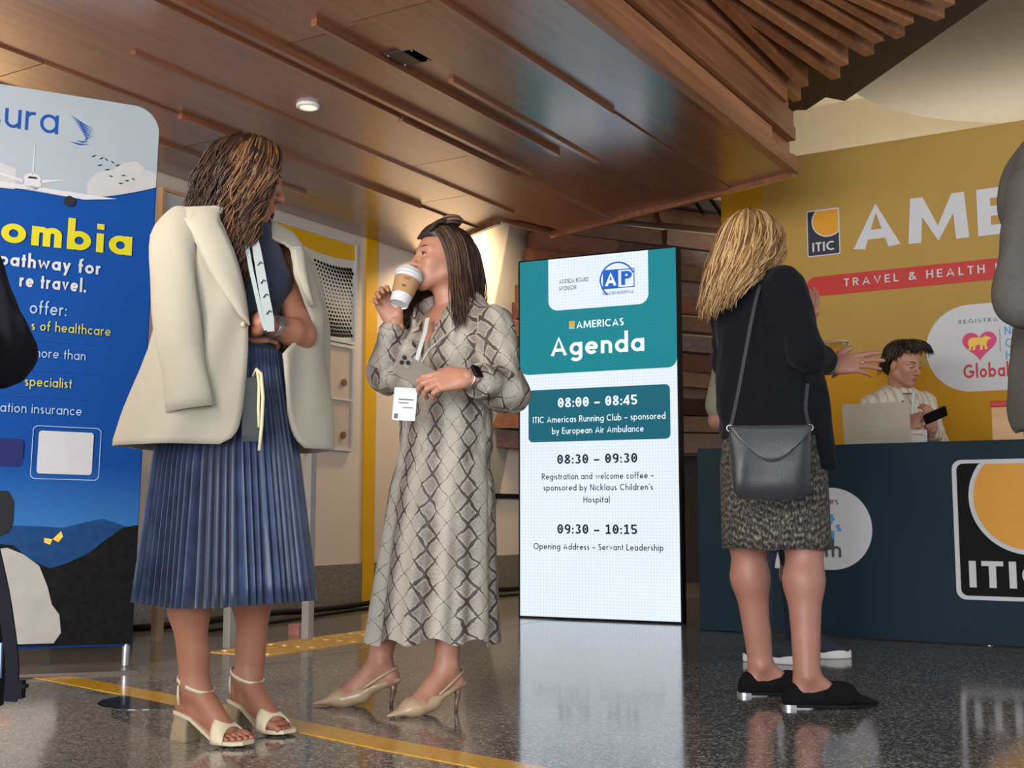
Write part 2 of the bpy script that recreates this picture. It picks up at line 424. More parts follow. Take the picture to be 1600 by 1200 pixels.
M['floor_navy'] = terrazzo('blue_black_terrazzo', srgb(38, 40, 50), [srgb(50, 52, 62), srgb(30, 32, 42), srgb(66, 68, 78)], 0.08)
M['base_granite'] = terrazzo('granite_skirting', srgb(124, 118, 108), [srgb(140, 134, 122), srgb(90, 86, 80), srgb(160, 152, 138), srgb(64, 62, 60)], 0.3, 190)
M['yellow_inlay'] = terrazzo('yellow_floor_inlay', srgb(214, 158, 22), [srgb(222, 168, 36), srgb(200, 146, 18), srgb(226, 178, 60)], 0.12)
M['tactile'] = terrazzo('ochre_tactile_paving', srgb(214, 166, 72), [srgb(224, 178, 84), srgb(200, 150, 58), srgb(228, 188, 110)], 0.22)
M['black'] = mat('matt_black', srgb(13, 13, 15), 0.7, spec=0.2)
M['black_gloss'] = mat('gloss_black', srgb(14, 14, 16), 0.15)
M['silver'] = mat('brushed_silver', srgb(190, 190, 194), 0.3, 0.9)
M['grey_metal'] = mat('grey_painted_steel', srgb(96, 92, 90), 0.4, 0.3)
M['lamp'] = mat('lit_downlight', srgb(255, 240, 215), 0.5, emit=0.8)
# ---------------------------------------------------------------- the setting
def struct(o, label=None):
    o['kind'] = 'structure'
    if label: o['label'] = label
    return o

rng = random.Random(4)
WALL_S, SOF, BACK_T, CEIL = -5.095, 2.55, 11.2, 4.6

mb = MB(); mb.box((-7.5, -2.5, -0.1), (4.5, 11.3, 0.0))
struct(mb.build('floor', M['floor'], rz=ANG))
mb = MB(); mb.box((-7.5, -2.5, CEIL), (4.5, 11.3, CEIL + 0.1))
struct(mb.build('ceiling', M['cream'], rz=ANG))
mb = MB(); mb.box((WALL_S - 0.15, 1.4, 0), (WALL_S, BACK_T, CEIL))
struct(mb.build('wall_left', M['plaster'], rz=ANG))
mb = MB(); mb.box((WALL_S, BACK_T, 0), (4.5, BACK_T + 0.1, CEIL))
struct(mb.build('wall_back', M['cream'], rz=ANG))
# round dropped ceiling
mb = MB(); mb.prism(circle(0, 0, 2.0, n=72), 4.02, 4.3, 'z')
struct(mb.build('ceiling_disc', M['ceil_grey'], loc=(4.35, 8.05, 0)))
# skirting, the yellow stripe and the slanted grey band painted on the left wall
mb = MB(); mb.box((WALL_S, 1.4, 0), (WALL_S + 0.012, 11.1, 0.285))
struct(mb.build('baseboard_left', M['base_granite'], rz=ANG))
mb = MB()
mb.box((WALL_S, 6.475, 0.0), (WALL_S + 0.014, 6.605, 2.55))
mb.box((WALL_S, 1.4, 2.36), (WALL_S + 0.010, 4.25, 2.55))
struct(mb.build('trim_1', M['yellow_paint'], rz=ANG))
mb = MB(); mb.prism([(8.56, 3.4), (8.17, 2.30), (7.62, 0.285), (8.05, 0.285), (8.50, 1.4), (9.75, 3.9), (8.75, 3.9)], WALL_S, WALL_S + 0.012, 'x')
struct(mb.build('trim_2', M['grey_paint'], rz=ANG))
mb = MB(); mb.box((WALL_S, 8.0, 0.745), (WALL_S + 0.03, 10.5, 0.785))
struct(mb.build('trim_3', M['black'], rz=ANG))

# floor inlays
def inlay(name, pts, m, h=0.0012, top=True):
    mb = MB(); mb.prism(pts, 0.0, h, 'z'); return struct(mb.build(name, m))
mb = MB(); mb.box((WALL_S + 0.012, 1.2, 0), (-3.46, 11.0, 0.0008))
struct(mb.build('trim_4', M['floor_light'], rz=ANG))
cl = [(-3.6, 5.95), (-2.6, 5.28), (-1.72, 4.585), (-1.2, 4.12), (-0.687, 3.62), (-0.30, 3.25), (0.0, 2.99), (0.5, 2.5), (0.9, 2.05)]
L, Rr = [], []
for i, p in enumerate(cl):
    a = Vector(cl[max(i-1, 0)]); b = Vector(cl[min(i+1, len(cl)-1)]); d = (b - a).normalized(); q = Vector((-d.y, d.x)) * 0.058
    L.append((p[0] + q.x, p[1] + q.y)); Rr.append((p[0] - q.x, p[1] - q.y))
inlay('trim_5', L + Rr[::-1], M['yellow_inlay'], 0.0022)
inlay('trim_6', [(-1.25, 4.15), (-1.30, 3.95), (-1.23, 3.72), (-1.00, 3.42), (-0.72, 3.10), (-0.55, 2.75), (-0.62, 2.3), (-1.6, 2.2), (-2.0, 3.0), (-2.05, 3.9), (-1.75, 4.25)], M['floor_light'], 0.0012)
inlay('trim_7', circle(-1.20, 4.03, 0.17, n=48), M['floor_navy'], 0.0018)
# raised tactile strip
mb = MB(); mb.box((-3.97, 3.95, 0), (-3.63, 5.75, 0.004))
for i in range(4):
    s0 = -3.945 + i * 0.085
    t = 4.0
    while t < 5.5:
        mb.prism(rrect(s0, t, s0 + 0.035, t + 0.26, 0.017, 4), 0.004, 0.009, 'z'); t += 0.30
struct(mb.build('trim_8', M['tactile'], rz=ANG))

# the low timber canopy: boards along the hall axis at slightly different drops
edges = [-5.09, -4.68, -4.24, -3.79, -3.34, -2.84, -2.42, -1.99]
def far_t(s):                                     # outline of the canopy's far edge
    if s > -3.9: return 6.43 + (-1.99 - s) / 1.91 * 0.61
    if s > -4.0: return 6.6
    return 6.5 + (-4.0 - s) / 1.1 * 0.6
mb = MB()
drops = [0.0, 0.012, 0.0, 0.016, 0.0, 0.014, 0.004]
for i in range(7):
    a, b = edges[i], edges[i + 1]
    cuts = [a] + ([-4.0, -3.9] if a < -4.0 < b or a < -3.9 < b else []) + [b]
    joints = [-2.5, rng.uniform(-1, 1), rng.uniform(2.2, 3.4)]
    joints += [{3: 5.19, 4: 3.56, 5: 3.5, 0: 5.0, 1: 4.3, 2: 5.9, 6: 5.6}[i], 99]
    for j in range(len(joints) - 1):
        t0, t1 = joints[j] + 0.003, joints[j + 1] - 0.003
        pl = [(a + 0.002, t0), (b - 0.002, t0)]
        ss = [s for s in (b - 0.002, -3.9, -3.901, -4.0, a + 0.002) if a + 0.001 <= s <= b - 0.001]
        pl += [(s, min(t1, far_t(s))) for s in ss]
        if pl[2][1] <= t0: continue
        mb.prism(pl, SOF - drops[i], SOF + 0.04, 'z', tone=rng.random())
struct(mb.build('ceiling_soffit', M['soffit'], rz=ANG))
mb = MB()
mb.prism([(-5.09, -2.5), (-2.02, -2.5), (-2.02, 6.40), (-3.88, 6.99), (-3.98, 6.46), (-5.09, 7.03)], SOF + 0.03, SOF + 0.3, 'z')
struct(mb.build('ceiling_core', M['dark_fascia'], rz=ANG))
# battens that stand proud of the boards
def batten(name, s, t0, t1, w=0.028, h=0.03):
    m = MB(); m.box((s - w/2, t0, SOF - h), (s + w/2, t1, SOF)); return struct(m.build(name, M['soffit'], rz=ANG))
for k, (s, t0, t1) in enumerate([(-3.80, 3.26, 6.33), (-3.255, 1.5, 5.63), (-2.422, 1.2, 4.96), (-2.96, 3.42, 5.4), (-4.235, 3.93, 5.92), (-3.35, 4.52, 6.7), (-4.63, 3.0, 5.3), (-2.84, 4.2, 5.65)]):
    batten('trim_%d' % (9 + k), s, t0, t1)
# edge boards round the canopy
mb = MB()
def edge_board(a, b, z0, z1, th):
    d = (Vector(b) - Vector(a)).normalized(); q = Vector((-d.y, d.x)) * th
    mb.prism([a, b, (b[0] + q.x, b[1] + q.y), (a[0] + q.x, a[1] + q.y)], z0, z1, 'z', tone=rng.random())
edge_board((-1.99, 6.44), (-3.9, 7.05), SOF - 0.035, SOF + 0.10, 0.03)
edge_board((-3.9, 7.05), (-4.01, 6.51), SOF - 0.02, SOF + 0.10, 0.03)
edge_board((-4.0, 6.51), (-5.09, 7.1), SOF - 0.035, SOF + 0.10, 0.03)
struct(mb.build('trim_20', M['soffit'], rz=ANG))

# stepped boards on the canopy's open side
mb = MB()
z = SOF - 0.012
for (h, out, t1) in [(0.085, 0.012, 6.45), (0.075, 0.0, 6.02), (0.08, 0.03, 6.34), (0.10, 0.014, 6.36), (0.12, 0.034, 6.20), (0.14, 0.016, 6.05)]:
    mb.box((-2.03, -2.5, z), (-1.985 + out, t1, z + h - 0.006), tone=rng.random())
    z += h
mb.box((-2.05, -2.5, SOF), (-2.005, 6.38, 3.12), tone=0.4)
struct(mb.build('trim_21', M['slat'], rz=ANG))
# upper fan of timber boards under a dark slab
mb = MB()
mb.prism([(1.60, 7.15), (1.724, 6.944), (1.782, 6.944), (1.84, 6.722), (1.971, 6.787), (2.268, 5.399), (3.2, 1.2), (-2.0, -1.5), (-3.0, 2.0), (0.2, 7.0)], 3.05, 3.16, 'z')
struct(mb.build('ceiling_slab', M['dark_fascia']))
mb = MB()
fan = [((1.64, 6.497), 0.60), ((1.62, 6.255), 0.60), ((1.766, 6.15), 0.80), ((1.751, 5.941), 0.84), ((1.848, 5.82), 0.95), ((1.838, 5.632), 0.98), ((1.929, 5.592), 1.02), ((1.914, 5.417), 1.22), ((2.045, 5.373), 1.42), ((2.033, 5.211), 1.5), ((2.10, 5.02), 1.6), ((2.12, 4.8), 1.7)]
for i, ((x, y), k) in enumerate(fan):
    d = Vector((-k, -1)).normalized(); q = Vector((d.y, -d.x)) * 0.05
    Ln = 4.2
    a = Vector((x, y)); b = a + d * Ln
    if b.x < -2.4: b = a + d * ((a.x + 2.4) / -d.x)
    dz = 0.022 * (i % 2)
    mb.prism([a, b, b + q, a + q], 2.95 - dz * 0.3, 3.05, 'z', tone=rng.random())
struct(mb.build('trim_22', M['slat']))
mb = MB()
mb.prism([(5.27, 3.048), (5.27, 2.935), (5.885, 2.943), (5.893, 3.045)], -1.96, -1.925, 'x', tone=0.1)
mb.prism([(4.4, 3.05), (4.4, 2.86), (5.262, 2.935), (5.262, 3.05)], -1.96, -1.92, 'x', tone=0.25)
struct(mb.build('trim_23', M['slat'], rz=ANG))

# folded timber wall behind the agenda screen: long boards, each turned a little
w0 = Vector((0.30, 9.95)); w1 = Vector((1.93, 10.85))
dw = (w1 - w0).normalized(); angw = math.atan2(dw.y, dw.x); Lw = (w1 - w0).length
mb = MB(); z = 1.16; i = 0
while z < 3.42:
    h = 0.155
    left = -0.62 + (z - 1.16) / 1.9 * 0.55
    tl = 0.05 * math.sin(i * 2.1) ; tr = 0.04 * math.sin(i * 1.3 + 1)
    top = max(0, z - 2.3) * 0.16
    out = 0.02 + 0.05 * rng.random()
    Mx = Matrix.Translation((w0.x, w0.y, 0)) @ Matrix.Rotation(angw, 4, 'Z')
    cut = rng.uniform(0.5, 1.3)
    for (x0, x1, o2) in ((left, cut, out), (cut + 0.004, Lw + 0.05 + 0.06 * rng.random(), out + 0.02 * rng.random())):
        zz = lambda x: z + (x - left) * (0.02 * math.sin(i) + top * 0.25)
        vs = []
        for (yy, dz) in ((-out - tl, 0), (-o2 + tl * 0.5, h - 0.012)):
            vs += [(x0, yy, zz(x0) + dz), (x1, yy - tr, zz(x1) + dz)]
        vs += [(x0, 0.12, zz(x0)), (x1, 0.12, zz(x1)), (x0, 0.12, zz(x0) + h), (x1, 0.12, zz(x1) + h)]
        mb.add([Mx @ Vector(p) for p in vs], [(0,1,3,2), (4,6,7,5), (0,2,6,4), (1,5,7,3), (2,3,7,6), (0,4,5,1)], tone=rng.random())
    z += h; i += 1
struct(mb.build('wall_timber', M['slat_x']))
mb = MB()
mb.box((-0.05, -0.10, 3.40), (Lw + 0.2, 0.02, 3.50), mat=Matrix.Translation((w0.x, w0.y, 0)) @ Matrix.Rotation(angw, 4, 'Z'))
mb.box((0.55, 0.13, 0.0), (Lw + 0.1, 0.5, 1.15), mat=Matrix.Translation((w0.x, w0.y, 0)) @ Matrix.Rotation(angw, 4, 'Z'))
struct(mb.build('trim_24', M['dark_fascia']))
mb = MB()
mb.tube([Vector((1.6139, 10.6, 3.5543)), Vector((1.7238, 10.4, 3.2988))], 0.018, 8); mb.tube([Vector((1.7494, 10.6, 3.5843)), Vector((1.8957, 10.4, 3.2753))], 0.018, 8)
struct(mb.build('trim_25', M['black']))

# ---------------------------------------------------------------- wall exhibits
def wall_frame(name, label, cat, t0, t1, z0, z1, group=None):
    o = empty(name, hall(WALL_S + 0.002, (t0 + t1) / 2, z0), ANG + math.pi / 2, label, cat, group)
    return o, (t1 - t0) / 2, z1 - z0
# child axes: x along the wall (t), -y out of the wall
e, hw, hh = wall_frame('perforated_panel', 'white wall panel of black oval perforations with a curved yellow top', 'wall panel', 5.45, 6.33, 1.79, 2.46)
mb = MB(); mb.box((-hw, -0.02, 0), (hw, 0, hh)); mb.build('board', M['offwhite'], e)
mb = MB()
arc = [(-hw, hh), (hw, hh), (hw, hh - 0.10)] + [(hw - 2 * hw * k / 14, hh - 0.10 - 0.035 * math.sin(k / 14 * 3.1) + 0.10 * (k / 14) ** 2) for k in range(1, 14)]
mb.prism(arc, -0.026, -0.02, 'y'); mb.build('yellow_header', M['yellow_paint'], e)
mb = MB()
for i in range(27):
    for j in range(22):
        fx = (i + 0.5 + 0.5 * (j % 2)) / 27.5; fz = (j + 0.6) / 22
        x = -hw + 2 * hw * (fx + 0.022 * math.sin(fz * 7 + fx * 3)); zc = (hh - 0.11) * (fz + 0.03 * math.sin(fx * 6.5))
        if zc > hh - 0.17 or zc < 0.02 or abs(x) > hw - 0.02: continue
        k = 0.55 + 0.95 * abs(math.sin(fz * 2.6 + 0.9 + fx * 1.1)) ** 1.5
        a = 0.5 * math.sin(fx * 4 + fz * 2)
        poly = []
        for q in range(8):
            t = 2 * math.pi * q / 8; u, w = 0.0135 * k * math.cos(t), 0.010 * k * math.sin(t)
            poly.append((x + u * math.cos(a) - w * math.sin(a), zc + u * math.sin(a) + w * math.cos(a)))
        mb.flat(poly, -0.0212)
mb.build('perforation', M['black'], e)
mb = MB()
for (x0, x1, z0, z1) in ((-hw - 0.02, -hw, -0.02, hh + 0.02), (hw, hw + 0.02, -0.02, hh + 0.02), (-hw, hw, -0.02, 0), (-hw, hw, hh, hh + 0.02)):
    mb.box((x0, -0.035, z0), (x1, 0, z1))
mb.build('frame', M['white'], e)

e, hw, hh = wall_frame('knob_panel', 'narrow beige wall panel with two round brown buttons', 'wall panel', 6.0, 6.32, 1.06, 1.74)
mb = MB(); mb.box((-hw, -0.02, 0), (hw, 0, hh)); mb.build('board', mat('beige_board', srgb(196, 182, 166), 0.6), e)
mb = MB()
for (x0, x1, z0, z1) in ((-hw - 0.02, -hw, -0.02, hh + 0.02), (hw, hw + 0.02, -0.02, hh + 0.02), (-hw, hw, -0.02, 0), (-hw, hw, hh, hh + 0.02), (-hw, hw, hh * 0.47, hh * 0.47 + 0.012)):
    mb.box((x0, -0.034, z0), (x1, 0, z1))
mb.build('frame', M['white'], e)
brown = mat('brown_button', srgb(120, 84, 62), 0.5)
for zz in (1.502, 1.147):
    mb = MB(); mb.cyl((6.23 - 6.16, -0.032, zz - 1.06), (6.23 - 6.16, -0.018, zz - 1.06), 0.024, n=28); mb.build('button', brown, e, smooth=True, angle=40)

e, hw, hh = wall_frame('framed_drawing', 'white framed panel with sparse black brush strokes, half hidden by the blazer', 'picture', 4.60, 5.28, 1.15, 2.44)
mb = MB(); mb.box((-hw, -0.02, 0), (hw, 0, hh)); mb.build('sheet', M['white'], e)
mb = MB()
for (x0, x1, z0, z1) in ((-hw - 0.018, -hw, -0.018, hh + 0.018), (hw, hw + 0.018, -0.018, hh + 0.018), (-hw, hw, -0.018, 0), (-hw, hw, hh, hh + 0.018)):
    mb.box((x0, -0.04, z0), (x1, 0, z1))
mb.build('frame', mat('pale_oak_frame', srgb(206, 168, 132), 0.5), e)
mb = MB()
for k in range(9):
    x = -hw + 0.12 + 0.06 * k; a = 0.9 * math.sin(k * 2.3)
    mb.prism([(x, hh - 0.16), (x + 0.012, hh - 0.15), (x + 0.05 * a + 0.012, hh - 0.06), (x + 0.05 * a, hh - 0.05)], -0.0215, -0.0205, 'y')
mb.build('brush_strokes', M['black'], e)

# ---------------------------------------------------------------- downlight and ceiling plate
def on_soffit(s, t): return hall(s, t, SOF)
e = empty('downlight', hall(-3.60, 4.13, SOF - 0.032), 0, 'small round white downlight set in the timber ceiling', 'ceiling light')
mb = MB()
mb.loft([[Vector((r * math.cos(a), r * math.sin(a), z)) for a in [2 * math.pi * k / 36 for k in range(36)]] for r, z in ((0.052, 0.02), (0.056, 0.012), (0.056, 0.004), (0.050, 0.0), (0.044, 0.0), (0.042, 0.008))], False, False)
mb.build('trim_ring', M['white'], e, smooth=True)
mb = MB(); mb.cyl((0, 0, 0.004), (0, 0, 0.018), 0.0425, n=36); mb.build('lens', M['lamp'], e)
e = empty('ceiling_plate', hall(-2.86, 3.91, SOF - 0.014), ANG, 'small dark square access plate screwed to the timber ceiling', 'plate')
mb = MB(); mb.box((-0.075, -0.075, 0.0), (0.075, 0.075, 0.016)); mb.build('cover', mat('dark_bronze_plate', srgb(58, 46, 42), 0.4, 0.4), e, bevel=0.004)
for (a, b) in ((-1, -1), (1, -1), (1, 1), (-1, 1)):
    mb = MB(); mb.cyl((a * 0.06, b * 0.06, -0.002), (a * 0.06, b * 0.06, 0.002), 0.006, n=10); mb.build('screw', M['silver'], e)

# ---------------------------------------------------------------- agenda screen
def emis(name, col, s=1.0, grid=0.0):
    k = NT(name); b = k.b
    b.inputs['Base Color'].default_value = (0.02, 0.02, 0.02, 1); b.inputs['Roughness'].default_value = 0.7; b.inputs['Specular IOR Level'].default_value = 0.06
    co = k.coords(); c = k.ramp(k.noise(co, 1.5, 2), [(0.3, tuple(x * 0.94 for x in col)), (0.7, col)])
    if grid:
        sp = k.n('ShaderNodeSeparateXYZ'); k.l(co, sp.inputs[0])
        g = None
        for ax in (0, 2):
            q = k.math('GREATER_THAN', k.math('FRACT', k.math('MULTIPLY', sp.outputs[ax], 52.0)), 0.80)
            g = q if g is None else k.math('MAXIMUM', g, q)
        c = k.mix(k.math('MULTIPLY', g, grid), c, tuple(x * 0.55 for x in col))
    k.l(c, b.inputs['Emission Color']); b.inputs['Emission Strength'].default_value = s
    return k.m
LED = {'white': emis('led_white', (0.82, 0.91, 1.0), 1.08, 0.34), 'teal': emis('led_teal', srgb(12, 134, 146), 1.05, 0.3),
       'deep': emis('led_deep_teal', srgb(14, 104, 124), 1.0, 0.3), 'ink': emis('led_ink', srgb(12, 30, 50), 0.8), 'letters': emis('led_letters', (0.9, 0.97, 1.0), 1.12),
       'blue': emis('led_blue', srgb(20, 96, 196), 1.1), 'gold': emis('led_gold', srgb(232, 170, 60), 1.0)}
scr = empty('agenda_screen', (0.05, 7.23, 0.0), math.atan2(-0.42, 0.906), 'tall lit agenda display standing on the floor between two women', 'screen')
mb = MB(); mb.box((-0.012, 0.0, 0.0), (1.012, 0.075, 2.182)); mb.build('housing', M['black'], scr, bevel=0.004)
mb = MB(); mb.box((0.15, 0.06, 0.0), (0.85, 0.42, 0.02)); mb.box((0.2, 0.06, 0.0), (0.26, 0.12, 1.6)); mb.box((0.74, 0.06, 0.0), (0.8, 0.12, 1.6)); mb.build('stand', M['black'], scr)
mb = MB(); mb.flat([(0, 0.012), (1, 0.012), (1, 2.172), (0, 2.172)], -0.001); disp = mb.build('display', LED['white'], scr)
def led(name, polys, m, y):
    b = MB()
    for p in polys: b.flat(p, y)
    return b.build(name, m, disp)
led('teal_header', [rrect(0, 1.466, 1.0, 2.172, 0.055, 8, (1, 1, 0, 0))], LED['teal'], -0.002)
led('sponsor_tab', [rrect(0.192, 1.852, 0.832, 2.172, 0.06, 8, (1, 1, 0, 0))], LED['white'], -0.003)
led('session_box', [rrect(0.057, 1.052, 0.955, 1.37, 0.03)], LED['deep'], -0.002)
def led_text(name, rows, m, y=-0.004, bold=0.0):
    for (s, x0, x1, z, cap) in rows: lettering(s, x0, x1, z, cap, bold, y).build(name, m, disp)
led_text('sponsor_caption', [('AGENDA BOARD', 0.264, 0.456, 2.016, 0.026), ('SPONSOR', 0.263, 0.377, 1.972, 0.026)], LED['ink'], bold=0.008)
b = MB()
b.flat([(0.548, 1.958), (0.646, 1.958), (0.646, 2.074), (0.548, 2.074)], -0.004)
for a0, a1, rr in ((20, 185, 0.112), (185, 235, 0.108)):
    o_ = circle(0.638, 2.008, rr, a0, a1, 40); i_ = circle(0.638, 2.008, rr - 0.010, a0, a1, 40)
    n = len(o_); b.add([(x, -0.0045, zz) for x, zz in o_ + i_], [(k, n + k, n + k + 1, k + 1) for k in range(n - 1)])
for (x0, x1, z0, z1) in ((0.646, 0.748, 2.066, 2.072), (0.742, 0.748, 1.958, 2.072), (0.646, 0.748, 1.958, 1.964)):
    b.flat([(x0, z0), (x1, z0), (x1, z1), (x0, z1)], -0.004)
for s in (lettering('P', 0.664, 0.732, 1.975, 0.083, 0.03, -0.005), lettering('HEALTH HOSPITAL', 0.546, 0.742, 1.922, 0.018, 0.02, -0.004)): b.add(s.v, s.f)
s = lettering('PHYSICIANS', 0.546, 0.742, 1.942, 0.012, 0.0, -0.004)
b.build('sponsor_emblem', LED['blue'], disp)
led_text('emblem_letter', [('A', 0.562, 0.634, 1.975, 0.083)], LED['letters'], -0.0055, bold=0.03)
led_text('headline', [('AMERICAS', 0.376, 0.677, 1.733, 0.044), ('Agenda', 0.207, 0.803, 1.572, 0.118)], LED['letters'], bold=0.017)
led('logo_mark', [rrect(0.328, 1.745, 0.364, 1.78, 0.004)], LED['gold'], -0.004)
led_text('logo_caption', [('ITIC', 0.329, 0.365, 1.732, 0.011)], LED['letters'], bold=0.02)
led_text('session_time', [('08:00 – 08:45', 0.252, 0.756, 1.258, 0.058)], LED['letters'], bold=0.017)
led_text('session_title', [('ITIC Americas Running Club – sponsored', 0.087, 0.926, 1.168, 0.038), ('by European Air Ambulance', 0.213, 0.793, 1.098, 0.038)], LED['letters'], bold=0.006)
led_text('session_time', [('08:30 – 09:30', 0.246, 0.752, 0.918, 0.056)], LED['ink'], bold=0.018)
led_text('session_title', [('Registration and welcome coffee –', 0.145, 0.851, 0.825, 0.037), ('sponsored by Nicklaus Children’s', 0.155, 0.845, 0.758, 0.037), ('Hospital', 0.413, 0.579, 0.686, 0.037)], LED['ink'], bold=0.009)
led_text('session_time', [('09:30 – 10:15', 0.245, 0.747, 0.503, 0.056)], LED['ink'], bold=0.018)
led_text('session_title', [('Opening Address – Servant Leadership', 0.089, 0.903, 0.409, 0.037)], LED['ink'], bold=0.009)

# ---------------------------------------------------------------- registration counter
P_teal = mat('dark_teal_panel', srgb(9, 38, 50), 0.6, var=0.03, spec=0.25)
P_gold = mat('golden_print', srgb(222, 152, 22), 0.5, var=0.02)
P_navy = mat('navy_print', srgb(24, 30, 48), 0.5)
P_pink = mat('magenta_print', srgb(212, 46, 110), 0.5)
P_red = mat('red_print', srgb(190, 34, 24), 0.5, var=0.02)
P_sky = mat('sky_blue_print', srgb(74, 150, 208), 0.5)
P_gray = mat('charcoal_print', srgb(70, 70, 76), 0.5)
P_yel = mat('yellow_emblem_print', srgb(240, 200, 60), 0.5)
CT = 6.04
cnt = empty('registration_counter', hall(-2.455, CT, 0), ANG, 'dark teal reception counter with a large logo, in front of the yellow wall', 'counter')
Lc = 3.6
mb = MB(); mb.box((0, 0, 0.003), (Lc, 0.025, 0.972)); fp = mb.build('front_panel', P_teal, cnt, bevel=0.003)
mb = MB(); mb.box((0, 0.025, 0.012), (0.025, 0.62, 0.955)); mb.build('side_panel', P_teal, cnt)
mb = MB(); mb.box((0.025, 0.025, 0.93), (Lc, 0.64, 0.956)); mb.build('countertop', mat('dark_teal_laminate', srgb(26, 54, 64), 0.35), cnt, bevel=0.003)
for fx in (0.55, 1.45, 2.6):
    mb = MB(); mb.cyl((fx, 0.03, 0.0), (fx, 0.03, 0.014), 0.016, n=14); mb.build('foot', M['silver'], cnt)
def deco(parent, name, polys, m, y):
    if len(polys) > 3 or len(polys) == 1:
        b = MB()
        for p in polys: b.flat(p, y)
        return b.build(name, m, parent)
    for p in polys: MB().flat(p, y).build(name, m, parent)
def text_on(parent, name, rows, m, y, bold=0.0, space=1.0, slope=0.0):
    for (s, x0, x1, z, cap) in rows: lettering(s, x0, x1, z, cap, bold, y, 'sans', space, slope).build(name, m, parent)
s0 = -2.455
pill = deco(fp, 'sponsor_pill', [rrect(-2.20 - s0, 0.338, -1.527 - s0, 0.753, 0.206, 16)], M['white'], -0.0015)
text_on(fp, 'pill_caption', [('ORS', -1.775 - s0, -1.692 - s0, 0.668, 0.024)], P_gray, -0.003, 0.01)
text_on(fp, 'pill_lettering', [('us', -1.795 - s0, -1.712 - s0, 0.585, 0.052), ('n’s', -1.785 - s0, -1.680 - s0, 0.532, 0.052), ('al', -1.805 - s0, -1.718 - s0, 0.478, 0.052)], P_sky, -0.003, 0.012)
text_on(fp, 'pill_name', [('lth', -1.800 - s0, -1.685 - s0, 0.402, 0.085)], P_gray, -0.003, 0.012)
text_on(fp, 'pill_word', [('g', -1.985 - s0, -1.935 - s0, 0.40, 0.075)], P_red, -0.003, 0.012)
bx = -1.137 - s0
deco(fp, 'logo_border', [rrect(bx, 0.213, bx + 0.55, 0.880, 0.045)], M['white'], -0.0015)
deco(fp, 'logo_field', [rrect(bx + 0.022, 0.232, bx + 0.53, 0.862, 0.032)], M['black'], -0.003)
cx, cz = bx + 0.345, 0.70
def disc_cut(r, top, right):
    return [(min(x, right), min(zz, top)) for x, zz in circle(cx, cz, r, n=72)]
deco(fp, 'logo_ring', [disc_cut(0.272, 0.862, bx + 0.53)], M['white'], -0.0045)
deco(fp, 'logo_sun', [disc_cut(0.250, 0.858, bx + 0.526)], P_gold, -0.006)
text_on(fp, 'logo_lettering', [('ITIC', bx + 0.062, bx + 0.44, 0.272, 0.125)], M['white'], -0.0075, 0.022)

# ---------------------------------------------------------------- yellow backdrop wall with print
BT = 7.64
P_yellow = mat('mustard_backdrop', srgb(178, 142, 70), 0.6, var=0.02, spec=0.25)
P_amber = mat('amber_backdrop', srgb(194, 138, 14), 0.6, var=0.02, spec=0.25)
bd = empty('yellow_backdrop', hall(-2.895, BT, 0), ANG, 'tall mustard yellow backdrop printed with logo, headline and red bar, behind the counter', 'backdrop')
mb = MB(); mb.box((0, 0, 0), (3.9, 0.09, 3.018)); bp = mb.build('panel', P_yellow, bd)
b0 = -2.895
g = lambda s: s - b0
deco(bp, 'amber_shape', [[(0.0, 3.018), (0.0, 1.5), (0.20, 2.3), (0.34, 3.018)], [(0.0, 0.0), (3.9, 0.0), (3.9, 1.45), (2.6, 1.30), (1.6, 1.50), (0.7, 1.62), (0.0, 1.38)]], P_amber, -0.001)
deco(bp, 'logo_border', [rrect(g(-2.297), 2.314, g(-2.078), 2.626, 0.012)], M['white'], -0.002)
deco(bp, 'logo_field', [rrect(g(-2.290), 2.321, g(-2.085), 2.619, 0.009)], P_navy, -0.0035)
cx, cz = g(-2.155), 2.545
deco(bp, 'logo_ring', [disc_cut(0.108, 2.619, g(-2.085))], M['white'], -0.005)
deco(bp, 'logo_sun', [disc_cut(0.099, 2.616, g(-2.088))], P_gold, -0.0065)
text_on(bp, 'logo_lettering', [('ITIC', g(-2.262), g(-2.112), 2.345, 0.062)], M['white'], -0.0065, 0.02)
text_on(bp, 'headline', [('AME', g(-1.990), g(-1.035), 2.326, 0.294)], M['white'], -0.002, 0.03)
deco(bp, 'red_bar', [rrect(g(-2.31), 2.046, g(-0.2), 2.178, 0.064)], P_red, -0.002)
text_on(bp, 'bar_lettering', [('TRAVEL & HEALTH I', g(-2.062), g(-1.125), 2.094, 0.052)], M['white'], -0.0035, 0.012, 1.25)
deco(bp, 'sponsor_pill', [rrect(g(-1.562), 1.365, g(-0.3), 1.905, 0.268, 18)], M['white'], -0.002)
text_on(bp, 'pill_caption', [('REGISTRA', g(-1.362), g(-1.135), 1.788, 0.024)], P_gray, -0.0035, 0.005, 1.2)
hx, hz, hs = g(-1.245), 1.655, 0.0062
heart = []
for k in range(60):
    t = 2 * math.pi * k / 60
    heart.append((hx + hs * 16 * math.sin(t) ** 3, hz + hs * (13 * math.cos(t) - 5 * math.cos(2*t) - 2 * math.cos(3*t) - math.cos(4*t))))
deco(bp, 'heart_emblem', [heart], P_pink, -0.0035)
